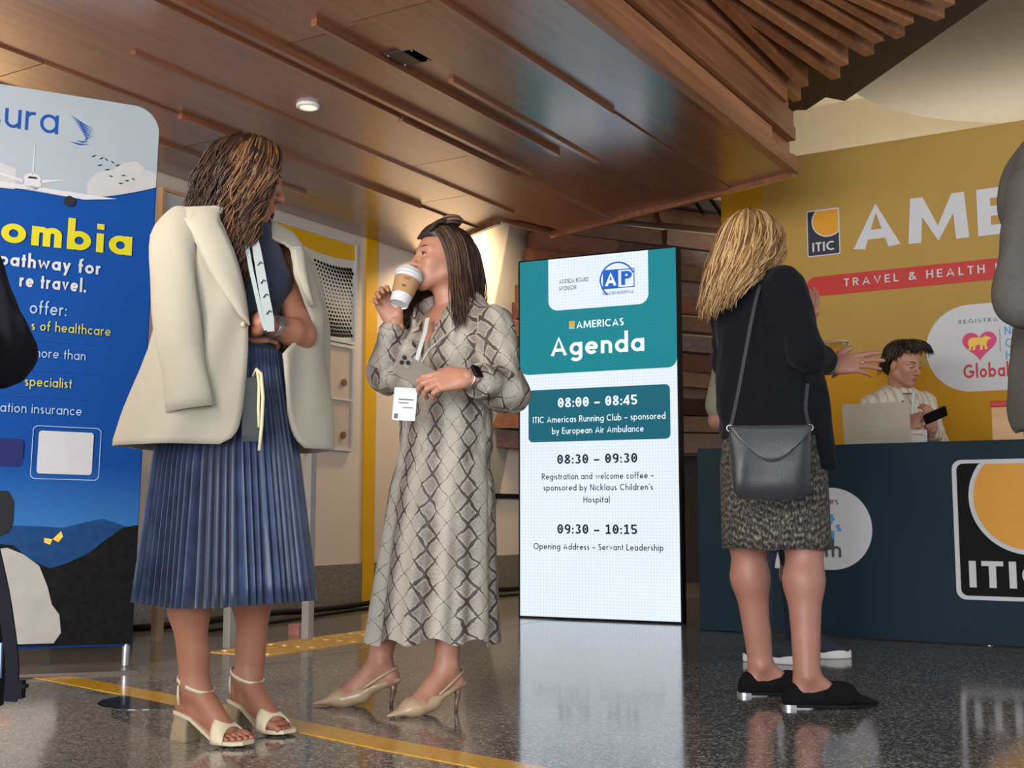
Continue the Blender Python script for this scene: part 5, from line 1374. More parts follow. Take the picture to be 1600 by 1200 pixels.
for v, u in ((412, 406), (440, 411), (462, 415), (488, 420)):
    c_ = np.array(at(u, v, np.interp(v, [395, 430, 470, 500], [3.335, 3.305, 3.29, 3.285]) - 0.004)); mb.tube([c_ + V(-0.006, 0, -0.006), c_ + V(0.002, 0, 0.006), c_ + V(0.007, 0, 0.001)], 0.0016, 5)
ly.put(mb, 'print_mark', M['black'])
# ---------------------------------------------------------------- woman in the snakeskin dress, drinking
def uv_near(segs, ref=V(0, -1, 0.2)):
    """cloth coordinates: along and around the nearest limb, joined on the side away from the hall"""
    def f(vs):
        best = np.full(len(vs), 1e9); U = np.zeros((len(vs), 2))
        for a, b, r, v0 in segs:
            a = np.asarray(a, float); b = np.asarray(b, float); d = b - a; L = np.linalg.norm(d); d = d / L
            q = vs - a; t = q @ d; tc = np.clip(t, 0, L); dist = np.linalg.norm(q - tc[:, None] * d, axis=1) / r
            e = nrm(ref - d * np.dot(ref, d)); g = np.cross(d, e)
            ang = np.arctan2(q @ g, q @ e)
            m = dist < best; best[m] = dist[m]
            U[m, 0] = ang[m] * r; U[m, 1] = v0 + t[m]
        return U
    return f
k = NT('snakeskin_print')
vec = k.attr('pat', 'Vector')
nv = k.n('ShaderNodeTexNoise'); k.l(vec, nv.inputs['Vector']); nv.inputs['Scale'].default_value = 26; nv.inputs['Detail'].default_value = 2
sub = k.n('ShaderNodeVectorMath', operation='SUBTRACT'); k.l(nv.outputs['Color'], sub.inputs[0]); sub.inputs[1].default_value = (0.5, 0.5, 0.5)
sc_ = k.n('ShaderNodeVectorMath', operation='SCALE'); k.l(sub.outputs[0], sc_.inputs[0]); sc_.inputs['Scale'].default_value = 0.022
ad = k.n('ShaderNodeVectorMath', operation='ADD'); k.l(vec, ad.inputs[0]); k.l(sc_.outputs[0], ad.inputs[1])
sp = k.n('ShaderNodeSeparateXYZ'); k.l(ad.outputs[0], sp.inputs[0])
uu = k.math('MULTIPLY', sp.outputs[0], 1 / 0.062); vv_ = k.math('MULTIPLY', sp.outputs[1], 1 / 0.078)
a_ = k.math('ADD', uu, vv_); b_2 = k.math('SUBTRACT', uu, vv_)
da = k.math('ABSOLUTE', k.math('SUBTRACT', k.math('FRACT', a_), 0.5)); db = k.math('ABSOLUTE', k.math('SUBTRACT', k.math('FRACT', b_2), 0.5))
mn = k.math('MINIMUM', k.math('SUBTRACT', 0.5, da), k.math('SUBTRACT', 0.5, db))       # 0 on the lattice lines
band = k.math('SINE', k.math('MULTIPLY', sp.outputs[0], 2 * math.pi / 0.124))
nb = k.noise(vec, 9, 3); fine_ = k.noise(vec, 160, 4, 0.7)
strength = k.math('ADD', k.math('MULTIPLY', band, 0.5), k.math('ADD', k.math('MULTIPLY', nb, 1.3), -0.28))
th = k.math('MULTIPLY', k.math('MAXIMUM', strength, 0.12), 0.125)
line = k.math('LESS_THAN', k.math('ADD', mn, k.math('MULTIPLY', k.math('SUBTRACT', fine_, 0.5), 0.10)), th)
halo = k.math('LESS_THAN', mn, k.math('ADD', th, 0.07))
fillc = k.mix(k.math('MINIMUM', k.math('MAXIMUM', k.math('ADD', strength, k.math('MULTIPLY', k.math('SUBTRACT', fine_, 0.5), 1.6)), 0.0), 1.0), srgb(176, 168, 154), srgb(112, 101, 92))
c1 = k.mix(k.math('MULTIPLY', halo, 0.5), fillc, srgb(178, 170, 156))
speck = k.math('GREATER_THAN', fine_, 0.62)
c1 = k.mix(k.math('MULTIPLY', speck, 0.45), c1, srgb(112, 100, 92))
c2 = k.mix(line, c1, srgb(40, 34, 32))
c2 = k.mix(k.math('MULTIPLY', k.noise(vec, 5, 3), 0.35), c2, srgb(120, 108, 98))
k.l(c2, k.b.inputs['Base Color']); k.b.inputs['Roughness'].default_value = 0.6
M['snake'] = k.m

w2 = Figure('woman in a long snakeskin-print dress and beige pumps, sipping from a paper cup', (-0.40, 3.85, 0))
F2, L2 = V(-0.669, -0.743, 0), V(0.743, -0.669, 0)
hm2 = frame(Vector((-0.2335, 3.86, 1.4493)), 207, -6, -4)
neck2 = V(-0.1991, 3.87, 1.2791); chest2 = V(-0.1974, 3.85, 1.1523); waist2 = V(-0.2149, 3.85, 0.927); pel2 = V(-0.2283, 3.85, 0.7397)
shl2 = V(-0.061, 3.72, 1.2082); shr2 = V(-0.3299, 3.97, 1.2477)
ell2 = V(-0.0219, 3.66, 1.0096); wrl2 = V(-0.1333, 3.5, 1.0232)
elr2 = V(-0.4107, 3.85, 1.072); wrr2 = V(-0.3803, 3.8, 1.2398)
fr2 = frame((-0.395, 3.935, 0), 180); fl2 = frame((-0.180, 3.845, 0), 217)
anr2 = pt(fr2, 0.035, 0, 0.16); anl2 = pt(fl2, 0.035, 0, 0.16)
knr2 = V(-0.3503, 3.9, 0.4397); knl2 = V(-0.1788, 3.8, 0.4443)
B = Blob(); torso(B, neck2, chest2, waist2, pel2, shl2, shr2, F2, 0.95)
arm(B, shl2, ell2, wrl2, 0.95); arm(B, shr2, elr2, wrr2, 0.95)
leg(B, pel2 + L2 * 0.08, knl2, anl2, F2, 0.95); leg(B, pel2 - L2 * 0.08, knr2, anr2, F2, 0.95)
for m_ in (fr2, fl2): B.p += bare_foot(m_, s=0.95).p
mb = MB(); addmesh(mb, B.mesh(0.0055, 1))
hb = head(hm2, 0.94, 0.98, neck2 + V(0, 0, -0.02), 0.047); addmesh(mb, hb.mesh(0.0025, 1), lip_mask(hm2, 0.94))
# right hand behind the cup, fingers round its left side, thumb round its right
cup_c = V(-0.347, 3.765, 1.3449); cup_ax = nrm(V(-0.325, 3.79, 1.4131) - V(-0.363, 3.745, 1.2785))
addmesh(mb, hand(wrr2, V(-0.46, 0.02, 0.88), V(-0.05, 1.0, 0.03), V(1, 0, 0), curls=[(52, 48, 34), (54, 50, 36), (56, 50, 36), (58, 48, 36)], s=0.92, spread=4,
    thumb_pts=[(0.018, 0.022, -0.008), (0.042, 0.046, -0.026), (0.064, 0.058, -0.052), (0.080, 0.052, -0.072)]).mesh(0.0024, 1))
# left hand over the phone
ph_c = V(-0.2886, 3.535, 1.0408); ph_x = nrm(V(-0.2316, 3.55, 1.0076) - V(-0.3418, 3.525, 1.0686)); ph_n = nrm(V(-0.10, -1, 0.30) - ph_x * np.dot(V(-0.10, -1, 0.30), ph_x)); ph_y = np.cross(ph_n, ph_x)
addmesh(mb, hand(wrl2, V(-0.93, -0.05, -0.13), V(-0.05, -0.88, 0.48), V(0, -0.3, 1), curls=[(14, 34, 24), (20, 40, 28), (26, 46, 30), (32, 50, 32)], s=0.98, spread=3,
    thumb_pts=[(0.018, 0.020, -0.006), (0.050, 0.036, -0.004), (0.076, 0.040, -0.010), (0.096, 0.038, -0.022)]).mesh(0.0024, 1))
w2.put(mb, 'body', [M['skin_w2'], M['lips']])
M['brow2'] = mat('brown_brow', srgb(66, 44, 32), 0.7)
face_bits(w2, hm2, M['brown_iris'], M['brow2'], 0.94, 0.0028, gaze=(0, -4))

# dress
B = Blob()
B.cone(chest2 + V(0, 0, 0.055), waist2, 0.160, 0.150, 0.06, (F2, 0.74)); B.cone(waist2, pel2 + V(0, 0, -0.10), 0.150, 0.188, 0.06, (F2, 0.80))
B.cone(shl2 + V(0, 0, 0.004), shr2 + V(0, 0, 0.004), 0.060, None, 0.05)
for s in (-1, 1): B.ell(chest2 + F2 * 0.075 + L2 * 0.075 * s + V(0, 0, -0.02), V(0.066, 0.066, 0.066), None, 0.06)
cfl = ell2 + (wrl2 - ell2) * 0.56; cfr = elr2 + (wrr2 - elr2) * 0.80
B.cone(shl2, ell2, 0.064, 0.062, 0.03); B.cone(ell2, cfl, 0.060, 0.050, 0.03); B.cone(cfl - (wrl2 - ell2) * 0.04, cfl + (wrl2 - ell2) * 0.06, 0.050, 0.055, 0.012)
B.cone(shr2, elr2, 0.060, 0.060, 0.03); B.cone(elr2, cfr, 0.058, 0.046, 0.03)
B.ell(ell2 + V(0.01, 0, -0.03), V(0.060, 0.05, 0.035), None, 0.04)
B.half(cfl + (wrl2 - ell2) * 0.10, wrl2 - ell2) if False else None
# open neckline
B.cone(neck2 + F2 * 0.10 + V(0, 0, 0.03), neck2 + F2 * 0.150 + V(0, 0, -0.16), 0.085, 0.012, 0.01, None, 's')
B.cone(neck2 + V(0, 0, 0.15), neck2 + V(0, 0, -0.02), 0.072, 0.060, 0.01, None, 's')
mb = MB()
segs = [(chest2 + V(0, 0, 0.1), V(Vector((-0.2483, 3.85, 0.6262)).x, 3.85, 0.2), 0.175, 0.0), (shl2, ell2, 0.062, 0.05), (ell2, cfl, 0.058, 0.33), (shr2, elr2, 0.060, 0.02), (elr2, cfr, 0.054, 0.30)]
addmesh(mb, B.mesh(0.0055, 2, [(0.0042, 38, 5), (0.0025, 80, 6)]), 0, uv_near(segs))
NR = 160; rows = []; uvs = []
for i, f in enumerate(np.linspace(0, 1, 26)):
    v = np.interp(f, [0, 1], [690, 1003]); u = np.interp(v, [640, 760, 880, 1003], [696, 690, 682, 675])
    a = np.interp(v, [690, 715, 760, 880, 1003], [0.135, 0.162, 0.186, 0.205, 0.226]); b = np.interp(v, [690, 715, 760, 880, 1003], [0.105, 0.130, 0.152, 0.172, 0.192])
    c = at(u, v, 3.85); z = np.interp(f, [0, 1], [Vector((-0.2231, 3.75, 0.8478)).z, 0.225])
    row = []
    for j in range(NR):
        t = 2 * math.pi * j / NR; fo = f * (0.012 * math.sin(9 * t + 0.5) + 0.007 * math.sin(15 * t + 2 + f)) + 0.004 * f * math.sin(23 * t)
        hz_ = z + f ** 8 * 0.012 * math.sin(9 * t + 1.2) + f ** 6 * 0.01 * math.sin(2 * t)
        p = V(c.x, c.y, hz_) + F2 * (b + fo) * math.cos(t) + L2 * (a + fo) * math.sin(t)
        p[2] = hz_; row.append(tuple(p))
        tt = (t - R(35) + math.pi) % (2 * math.pi) - math.pi
        uvs.append((tt * 0.185, 0.2 + f * 0.60))
    rows.append(row)
uvs = uv_near([(chest2 + V(0, 0, 0.1), V(Vector((-0.2483, 3.85, 0.6262)).x, 3.85, 0.2), 0.175, 0.0)])(np.array([p for r in rows for p in r]))
mb.loft(rows, False, False, uv=uvs)
dr = w2.put(mb, 'dress', M['snake'])
# cuff, shirt collar
mb = MB(); ax_ = nrm(wrl2 - ell2)
for c_, a_x, r_, t_, w_ in ((cfl + ax_ * 0.018, ax_, 0.051, 0.005, 0.020), (cfr, nrm(wrr2 - elr2), 0.044, 0.004, 0.016)):
    mb = MB(); torus(mb, c_, a_x, r_, t_, 30, 0, 1.0, w_)
    mb.uv = [tuple(x) for x in uv_near(segs)(np.array(mb.v))]; w2.put(mb, 'cuff', M['snake'], parent=dr)
mb = MB()
for s in (-1, 1):
    rows = []
    for q in np.linspace(0, 1, 9):
        c_ = neck2 + V(0, 0, 0.022 - 0.085 * q ** 1.4) - F2 * 0.05 * (1 - q) ** 2 + F2 * (0.060 + 0.055 * q) * math.sin(q * 1.57) + L2 * s * (0.062 * math.cos((q - 0.3) * 1.4))
        rows.append([tuple(c_), tuple(c_ + L2 * s * 0.020 + F2 * 0.016 + V(0, 0, -0.010)), tuple(c_ + L2 * s * 0.045 + F2 * 0.008 + V(0, 0, -0.032))])
    mb.loft(rows, False, False, closed=False, uv=[(0.02 * j + 0.3 * s, 0.02 * i) for i in range(9) for j in range(3)])
w2.put(mb, 'dress_collar', M['snake'], parent=dr, solid=0.003)

# slingback pumps
M['beige'] = mat('beige_patent', srgb(178, 150, 120), 0.35, coat=0.2)
M['bronze'] = mat('dark_heel', srgb(120, 96, 78), 0.35, 0.3)
def pump(fig, m):
    P = lambda x, y, z: pt(m, x, y, z); Q = rot3(m)
    B = Blob()
    B.cone(P(0.10, 0, 0.036), P(0.155, 0, 0.026), 0.036, 0.040, 0.02, (Q @ V(0, 0, 1), 0.8))
    B.cone(P(0.155, 0, 0.024), P(0.245, 0, 0.008), 0.038, 0.007, 0.02, (Q @ V(0, 0, 1), 0.62))
    B.cone(P(-0.012, 0, 0.084), P(0.05, 0, 0.066), 0.026, 0.030, 0.02, (Q @ V(0, 0, 1), 0.5)); B.cone(P(0.05, 0, 0.066), P(0.11, 0, 0.034), 0.030, 0.034, 0.02, (Q @ V(0, 0, 1), 0.6))
    B.ell(P(0.085, 0, 0.092), V(0.070, 0.040, 0.046), Q, 0.006, 's')
    b = MB(); addmesh(b, B.mesh(0.003, 1)); sh = fig.put(b, 'pump', M['beige'])
    b = MB(); b.tube([P(-0.006, 0, 0.078), P(-0.010, 0, 0.05), P(-0.004, 0, 0.02), P(-0.003, 0, 0.0)], [0.017, 0.010, 0.0065, 0.006], 14); fig.put(b, 'stiletto_heel', M['bronze'], parent=sh)
    b = MB(); pts = [(0.085, 0.037, 0.060), (0.03, 0.037, 0.098), (-0.015, 0.026, 0.122), (-0.030, 0, 0.128), (-0.015, -0.026, 0.122), (0.03, -0.037, 0.098), (0.085, -0.037, 0.060)]
    ribbon(b, resample([P(*q) for q in pts], 22), Q @ V(0.3, 0, 1), 0.009, 0.003); fig.put(b, 'slingback_strap', M['beige'], parent=sh)
for m_ in (fr2, fl2): pump(w2, m_)

# smart watch
ax_ = nrm(wrl2 - ell2); c_ = wrl2 - ax_ * 0.006
mb = MB(); torus(mb, c_, ax_, 0.0305, 0.002, 28, 0, 1.0, 0.010); wb = w2.put(mb, 'wrist_watch', M['silver'])
nn_ = nrm(V(0.10, -0.9, 0.40) - ax_ * np.dot(V(0.10, -0.9, 0.40), ax_)); sd_ = np.cross(nn_, ax_)
WM = Matrix(((ax_[0], sd_[0], nn_[0], c_[0]), (ax_[1], sd_[1], nn_[1], c_[1]), (ax_[2], sd_[2], nn_[2], c_[2]), (0, 0, 0, 1)))
mb = MB(); mb.prism(rrect(-0.0175, -0.0205, 0.0175, 0.0205, 0.007), 0.029, 0.040, 'z', mat=WM); w2.put(mb, 'watch_case', M['black_gloss'], smooth=False, parent=wb, bevel=0.002)

# hair
M['hair2'] = hairmat('dark_brown_hair', srgb(40, 29, 24), srgb(84, 62, 49), srgb(140, 110, 86))
H2 = lambda ps: [pt(hm2, *(0.95 * V(*p))) for p in ps]
h0 = [(0.062, 0.006, 0.112), (0.060, 0.052, 0.100), (0.030, 0.085, 0.050), (0.008, 0.094, -0.02), (0.000, 0.104, -0.09), (0.004, 0.146, -0.17), (0.012, 0.186, -0.24), (0.014, 0.200, -0.285)]
h1 = [(0.04, 0.006, 0.128), (0.030, 0.062, 0.108), (0.004, 0.094, 0.045), (-0.012, 0.104, -0.03), (-0.018, 0.116, -0.10), (-0.018, 0.158, -0.18), (-0.014, 0.190, -0.26)]
h2 = [(0.0, 0.006, 0.136), (-0.03, 0.062, 0.110), (-0.055, 0.090, 0.04), (-0.062, 0.100, -0.04), (-0.066, 0.115, -0.12), (-0.072, 0.150, -0.18), (-0.078, 0.175, -0.22)]
h3 = [(-0.05, 0.004, 0.130), (-0.100, 0.045, 0.085), (-0.122, 0.058, 0.01), (-0.128, 0.066, -0.07), (-0.130, 0.076, -0.14), (-0.126, 0.085, -0.20)]
h4 = [(-0.07, 0.0, 0.122), (-0.128, 0.0, 0.06), (-0.140, 0.0, -0.02), (-0.142, 0.0, -0.10), (-0.138, 0.0, -0.18)]
k1 = [(0.04, -0.006, 0.128), (0.03, -0.062, 0.105), (0.02, -0.088, 0.04), (0.015, -0.092, -0.03), (0.035, -0.088, -0.11), (0.090, -0.070, -0.19), (0.130, -0.045, -0.27)]
k0 = [(0.062, -0.006, 0.112), (0.060, -0.055, 0.098), (0.045, -0.082, 0.04), (0.035, -0.086, -0.03), (0.055, -0.08, -0.12), (0.110, -0.05, -0.20), (0.145, -0.02, -0.27)]
mb = MB(); B = Blob(); Q2 = rot3(hm2)
B.ell(pt(hm2, -0.028, 0, 0.044), V(0.090, 0.079, 0.087), Q2, 0.02); B.ell(pt(hm2, -0.075, 0, -0.04), V(0.048, 0.072, 0.10), Q2, 0.03)
B.ell(pt(hm2, 0.035, 0, 0.085), V(0.045, 0.055, 0.030), Q2, 0.02)
addmesh(mb, B.mesh(0.0055, 1), tone=0.1)
locks(mb, [H2(g) for g in (h0, h1, h2, h3, h4, mir(h3), mir(h2), k1, k0)], 900, 0.0029, 0.0035, 1.6, 21, 0.007, 16, (0.0, 0.55), 0.016, 0.12, pt(hm2, -0.02, 0, 0))
locks(mb, [H2(g) for g in (h0, h1, h2)], 150, 0.0028, 0.0045, 1.8, 22, 0.006, 16, (0.3, 0.62), 0.006, 0.2, pt(hm2, -0.02, 0, 0))
locks(mb, [H2([(0.074, y, 0.088), (0.060, y * 1.05, 0.118), (0.020, y * 0.8, 0.142), (-0.035, y * 0.55, 0.138)]) for y in (-0.058, -0.02, 0.02, 0.058)], 190, 0.0027, 0.002, 1.2, 23, 0.004, 12, (0.0, 0.5), 0.006, 0.1, pt(hm2, -0.02, 0, 0))
# twist on top
tw = [pt(hm2, -0.012 + 0.030 * math.cos(a), 0.022 + 0.026 * math.sin(a), 0.132 + 0.012 * math.sin(a * 0.5)) for a in np.linspace(0.2, 6.6, 26)]
for q in range(9):
    o_ = np.random.RandomState(q).normal(size=3) * 0.0045; mb.tube([p + o_ for p in tw], [0.0045] * 24 + [0.003, 0.001], 6, tone=0.3 + 0.07 * q)
w2.put(mb, 'hair', M['hair2'])

# paper cup
cup = Figure('paper coffee cup with white lid and brown sleeve raised to her mouth', cup_c, 'cup', 'paper_cup')
a1 = nrm(np.cross(cup_ax, V(0, 1, 0))); a2 = np.cross(cup_ax, a1)
def lathe(mb, prof, c, ax, e1, e2, n=40, mi=0, cap0=True, cap1=True):
    mb.loft([[tuple(c + ax * h + (e1 * math.cos(t) + e2 * math.sin(t)) * r) for t in [2 * math.pi * j / n for j in range(n)]] for r, h in prof], cap0, cap1, mi)
cb = cup_c - cup_ax * 0.062
mb = MB(); lathe(mb, [(0.0285, 0.004), (0.030, 0.0), (0.0305, 0.003), (0.0425, 0.106)], cb, cup_ax, a1, a2); cp = cup.put(mb, 'cup_body', M['white'], angle=40)
mb = MB(); lathe(mb, [(0.0345, 0.032), (0.0352, 0.032), (0.0418, 0.091), (0.0412, 0.091)], cb, cup_ax, a1, a2, cap0=False, cap1=False); sl_ = cup.put(mb, 'sleeve', mat('kraft_sleeve', srgb(170, 132, 92), 0.75, bump=(300, 0.2, 0.001)), angle=40)
mb = MB(); lathe(mb, [(0.0435, 0.100), (0.0465, 0.102), (0.0465, 0.109), (0.0440, 0.112), (0.0415, 0.124), (0.0395, 0.126), (0.036, 0.121), (0.0, 0.120)], cb, cup_ax, a1, a2); cup.put(mb, 'lid', M['white'], angle=35)
mb = MB(); fw = nrm(V(0.10, -1, 0) - cup_ax * np.dot(V(0.10, -1, 0), cup_ax)); rt = np.cross(cup_ax, fw) * -1
def on_cup(x, h):
    r = 0.0358 + (0.0424 - 0.0358) * (h - 0.032) / 0.059; t = x / r
    return tuple(cb + cup_ax * h + (fw * math.cos(t) + rt * math.sin(t)) * (r + 0.0003))
for pl in (rrect(-0.004, 0.048, 0.010, 0.056, 0.004),):
    mb.add([on_cup(x, h) for x, h in pl], [tuple(range(len(pl)))])
for (x0, x1, h) in ((-0.012, 0.010, 0.080), (-0.010, 0.012, 0.074)):
    mb.add([on_cup(x0 + (x1 - x0) * q, h + dh) for dh in (0, 0.0025) for q in np.linspace(0, 1, 8)], [(i, i + 1, 9 + i, 8 + i) for i in range(7)])
cup.put(mb, 'printed_mark', mat('dark_brown_ink', srgb(112, 66, 42), 0.6), parent=sl_, smooth=False)

# phone
pho = Figure('grey phone with three camera lenses held at waist height in snakeskin sleeve', ph_c, 'phone', 'phone')
PM = Matrix(((ph_x[0], ph_y[0], ph_n[0], ph_c[0]), (ph_x[1], ph_y[1], ph_n[1], ph_c[1]), (ph_x[2], ph_y[2], ph_n[2], ph_c[2]), (0, 0, 0, 1)))
mb = MB(); mb.prism(rrect(-0.065, -0.0355, 0.080, 0.0355, 0.010), -0.004, 0.004, 'z', mat=PM); pb = pho.put(mb, 'case', mat('warm_grey_phone', srgb(136, 128, 116), 0.35, 0.3), smooth=False, bevel=0.0015)
mb = MB(); mb.prism(rrect(-0.062, -0.004, -0.026, 0.032, 0.009), 0.004, 0.0062, 'z', mat=PM); pho.put(mb, 'camera_plate', mat('light_grey_plate', srgb(150, 142, 130), 0.3, 0.3), smooth=False, parent=pb)
for (x, y) in ((-0.053, 0.022), (-0.053, 0.005), (-0.036, 0.0135)):
    mb = MB(); mb.tube([PM @ Vector((x, y, 0.0062)), PM @ Vector((x, y, 0.0080))], 0.0072, 20); pho.put(mb, 'lens', M['black_gloss'], parent=pb, angle=40)

# conference badge
bg = Figure('white conference badge on a pale ribbon, worn over the snakeskin dress', Vector((-0.3322, 3.6, 0.96)), 'badge', 'name_badge')
mb = MB()
ribbon(mb, [Vector((-0.2723, 3.77, 1.2474)), Vector((-0.2764, 3.72, 1.1918)), Vector((-0.2883, 3.67, 1.1335)), Vector((-0.3005, 3.63, 1.068)), Vector((-0.3133, 3.6, 1.019))], V(0.9, -0.3, 0.2), 0.015, 0.002)
ribbon(mb, [Vector((-0.1609, 3.77, 1.2474)), Vector((-0.1845, 3.67, 1.1942)), Vector((-0.218, 3.63, 1.1579)), Vector((-0.256, 3.61, 1.1191)), Vector((-0.2863, 3.6, 1.0703)), Vector((-0.3093, 3.6, 1.019))], V(0.5, -0.3, 0.7), 0.016, 0.002)
bg.put(mb, 'ribbon', mat('pale_grey_ribbon', srgb(196, 200, 198), 0.6), smooth=False)
bq = [Vector((-0.3547, 3.585, 1.0016)), Vector((-0.3653, 3.585, 0.9059)), Vector((-0.2945, 3.575, 0.9012)), Vector((-0.2876, 3.575, 0.9966))]
e1 = nrm(np.array(bq[3]) - np.array(bq[0])); e2 = nrm(np.array(bq[0]) - np.array(bq[1])); e2 = nrm(e2 - e1 * np.dot(e1, e2)); en = np.cross(e1, e2)
if en[1] > 0: en = -en
c_ = np.mean([np.array(q) for q in bq], 0)
BM = Matrix(((e1[0], e2[0], en[0], c_[0]), (e1[1], e2[1], en[1], c_[1]), (e1[2], e2[2], en[2], c_[2]), (0, 0, 0, 1)))
mb = MB(); mb.prism(rrect(-0.036, -0.050, 0.036, 0.050, 0.004), -0.001, 0.001, 'z', mat=BM); cd = bg.put(mb, 'card', mat('badge_card', srgb(186, 190, 196), 0.4), smooth=False)
mb = MB()
for (x0, x1, y0, y1) in ((-0.030, -0.018, -0.045, -0.030), (-0.02, 0.026, 0.012, 0.016), (-0.02, 0.012, 0.002, 0.005), (-0.005, 0.026, -0.012, -0.009)):
    mb.add([tuple(BM @ Vector(p)) for p in ((x0, y0, 0.0014), (x1, y0, 0.0014), (x1, y1, 0.0014), (x0, y1, 0.0014))], [(0, 1, 2, 3)])
bg.put(mb, 'print', P_gray, parent=cd, smooth=False)
# ---------------------------------------------------------------- blonde woman seen from behind
def flat_foot(m, s=1.0):
    P = lambda x, y, z: pt(m, x * s, y * s, z * s); B = Blob()
    B.cone(P(0.055, 0, 0.20), P(0.055, 0, 0.10), 0.034, 0.034, 0.02); B.cone(P(0.055, 0, 0.10), P(0.028, 0, 0.042), 0.033, 0.029, 0.02)
    B.cone(P(0.06, 0, 0.09), P(0.15, 0, 0.030), 0.034, 0.024, 0.02); B.cone(P(0.03, 0, 0.035), P(0.165, 0, 0.026), 0.026, 0.020, 0.02)
    B.cone(P(0.15, 0.014, 0.022), P(0.185, 0.006, 0.020), 0.018, 0.010, 0.02); B.cone(P(0.15, -0.014, 0.022), P(0.18, -0.008, 0.019), 0.018, 0.010, 0.02)
    for y in (-1, 1): B.ell(P(0.05, y * 0.034, 0.095), V(0.014, 0.010, 0.015), rot3(m), 0.012)
    return B
w3 = Figure('blonde woman seen from behind in a black cardigan and patterned knee skirt', (0.93, 4.02, 0))
F3, L3 = V(0.766, 0.643, 0), V(-0.643, 0.766, 0)
hm3 = frame(Vector((0.8538, 4.08, 1.5469)), 36, 6, 0)
neck3 = V(0.8503, 4.06, 1.3745); chest3 = V(0.8628, 4.07, 1.2456); waist3 = V(0.8754, 4.06, 1.0211); pel3 = V(0.8925, 4.05, 0.8113)
shr3 = V(0.9209, 3.94, 1.3785); shl3 = V(0.7696, 4.2, 1.4239)
elr3 = V(0.9725, 3.86, 1.1452); wrr3 = V(1.0915, 4.04, 1.1275)
ell3 = V(0.7967, 4.3, 1.1743); wrl3 = V(1.097, 4.36, 1.1581)
fl3 = frame((0.800, 4.165, 0), 2); fr3 = frame((0.893, 3.905, 0), -1)
anl3 = pt(fl3, 0.055, 0, 0.12); anr3 = pt(fr3, 0.06, 0, 0.12)
knl3 = V(0.8131, 4.12, 0.5475); knr3 = V(0.9704, 3.96, 0.5461)
B = Blob(); torso(B, neck3, chest3, waist3, pel3, shl3, shr3, F3, 1.0)
arm(B, shr3, elr3, wrr3, 1.05); arm(B, shl3, ell3, wrl3, 1.05)
leg(B, pel3 + L3 * 0.085, knl3, anl3, V(0.35, 0, 0), 1.15); leg(B, pel3 - L3 * 0.085, knr3, anr3, V(0.35, 0, 0), 1.17)
for m_ in (fl3, fr3): B.p += flat_foot(m_, 1.06).p
mb = MB(); addmesh(mb, B.mesh(0.0058, 1))
hb = head(hm3, 0.97, 1.0, neck3 + V(0, 0, -0.02), 0.05); addmesh(mb, hb.mesh(0.0028, 1), lip_mask(hm3, 0.97))
addmesh(mb, hand(wrr3, V(0.93, -0.20, 0.06), V(-0.15, -0.92, 0.35), V(0, -0.3, 1), curls=[(4, 8, 6), (8, 10, 8), (14, 14, 10), (22, 18, 12)], s=0.98, spread=5,
    thumb_pts=[(0.018, 0.020, -0.006), (0.042, 0.044, -0.006), (0.064, 0.058, -0.004), (0.084, 0.064, -0.004)]).mesh(0.0026, 1))
addmesh(mb, hand(wrl3, V(0.93, -0.22, 0.12), V(0.1, 0.8, 0.5), V(0, 0.2, 1), (45, 50, 35), s=0.95).mesh(0.003, 1))
w3.put(mb, 'body', [M['skin_w3'], M['lips']])
face_bits(w3, hm3, M['brown_iris'], M['brow2'], 0.97)

M['knit_black'] = mat('black_knit', srgb(13, 15, 22), 0.9, var=0.1, vscale=40, sheen=0.04, bump=(380, 0.35, 0.002), spec=0.2)
B = Blob()
B.cone(chest3 + V(0, 0, 0.04), waist3, 0.172, 0.174, 0.06, (F3, 0.74)); B.cone(waist3, pel3 + V(0, 0, 0.05), 0.174, 0.196, 0.06, (F3, 0.76))
B.cone(shl3 + V(0, 0, 0.004), shr3 + V(0, 0, 0.004), 0.064, None, 0.06); B.cone(neck3, chest3, 0.072, 0.12, 0.05, (F3, 0.7))
cfr3 = elr3 + (wrr3 - elr3) * 0.62
B.cone(shr3, elr3, 0.068, 0.060, 0.03); B.cone(elr3, cfr3, 0.058, 0.052, 0.025); B.cone(shl3, ell3, 0.066, 0.058, 0.03); B.cone(ell3, wrl3 + (ell3 - wrl3) * 0.2, 0.056, 0.05, 0.025)
B.half(pel3 + V(0, 0, 0.062), V(0, 0, -1)); 
mb = MB(); addmesh(mb, B.mesh(0.006, 2, [(0.0045, 34, 9), (0.0025, 75, 10)])); cg = w3.put(mb, 'cardigan', M['knit_black'])
mb = MB(); rings = []       # the long front edge hanging free at her right side
pts = resample([Vector((0.9883, 3.92, 1.1793)), Vector((1.0087, 3.93, 1.0512)), Vector((1.0205, 3.94, 0.9235)), Vector((1.0266, 3.94, 0.8381)), Vector((1.0305, 3.93, 0.7675))], 14)
for i, p in enumerate(pts):
    w_ = 0.030 + 0.018 * math.sin(i / 13 * 2.2)
    rings.append([tuple(p + V(math.cos(t) * w_, math.sin(t) * 0.045 + 0.006 * math.sin(3 * t + i), 0)) for t in [2 * math.pi * j / 24 for j in range(24)]])
mb.loft(rings); w3.put(mb, 'cardigan_front', M['knit_black'], parent=cg)

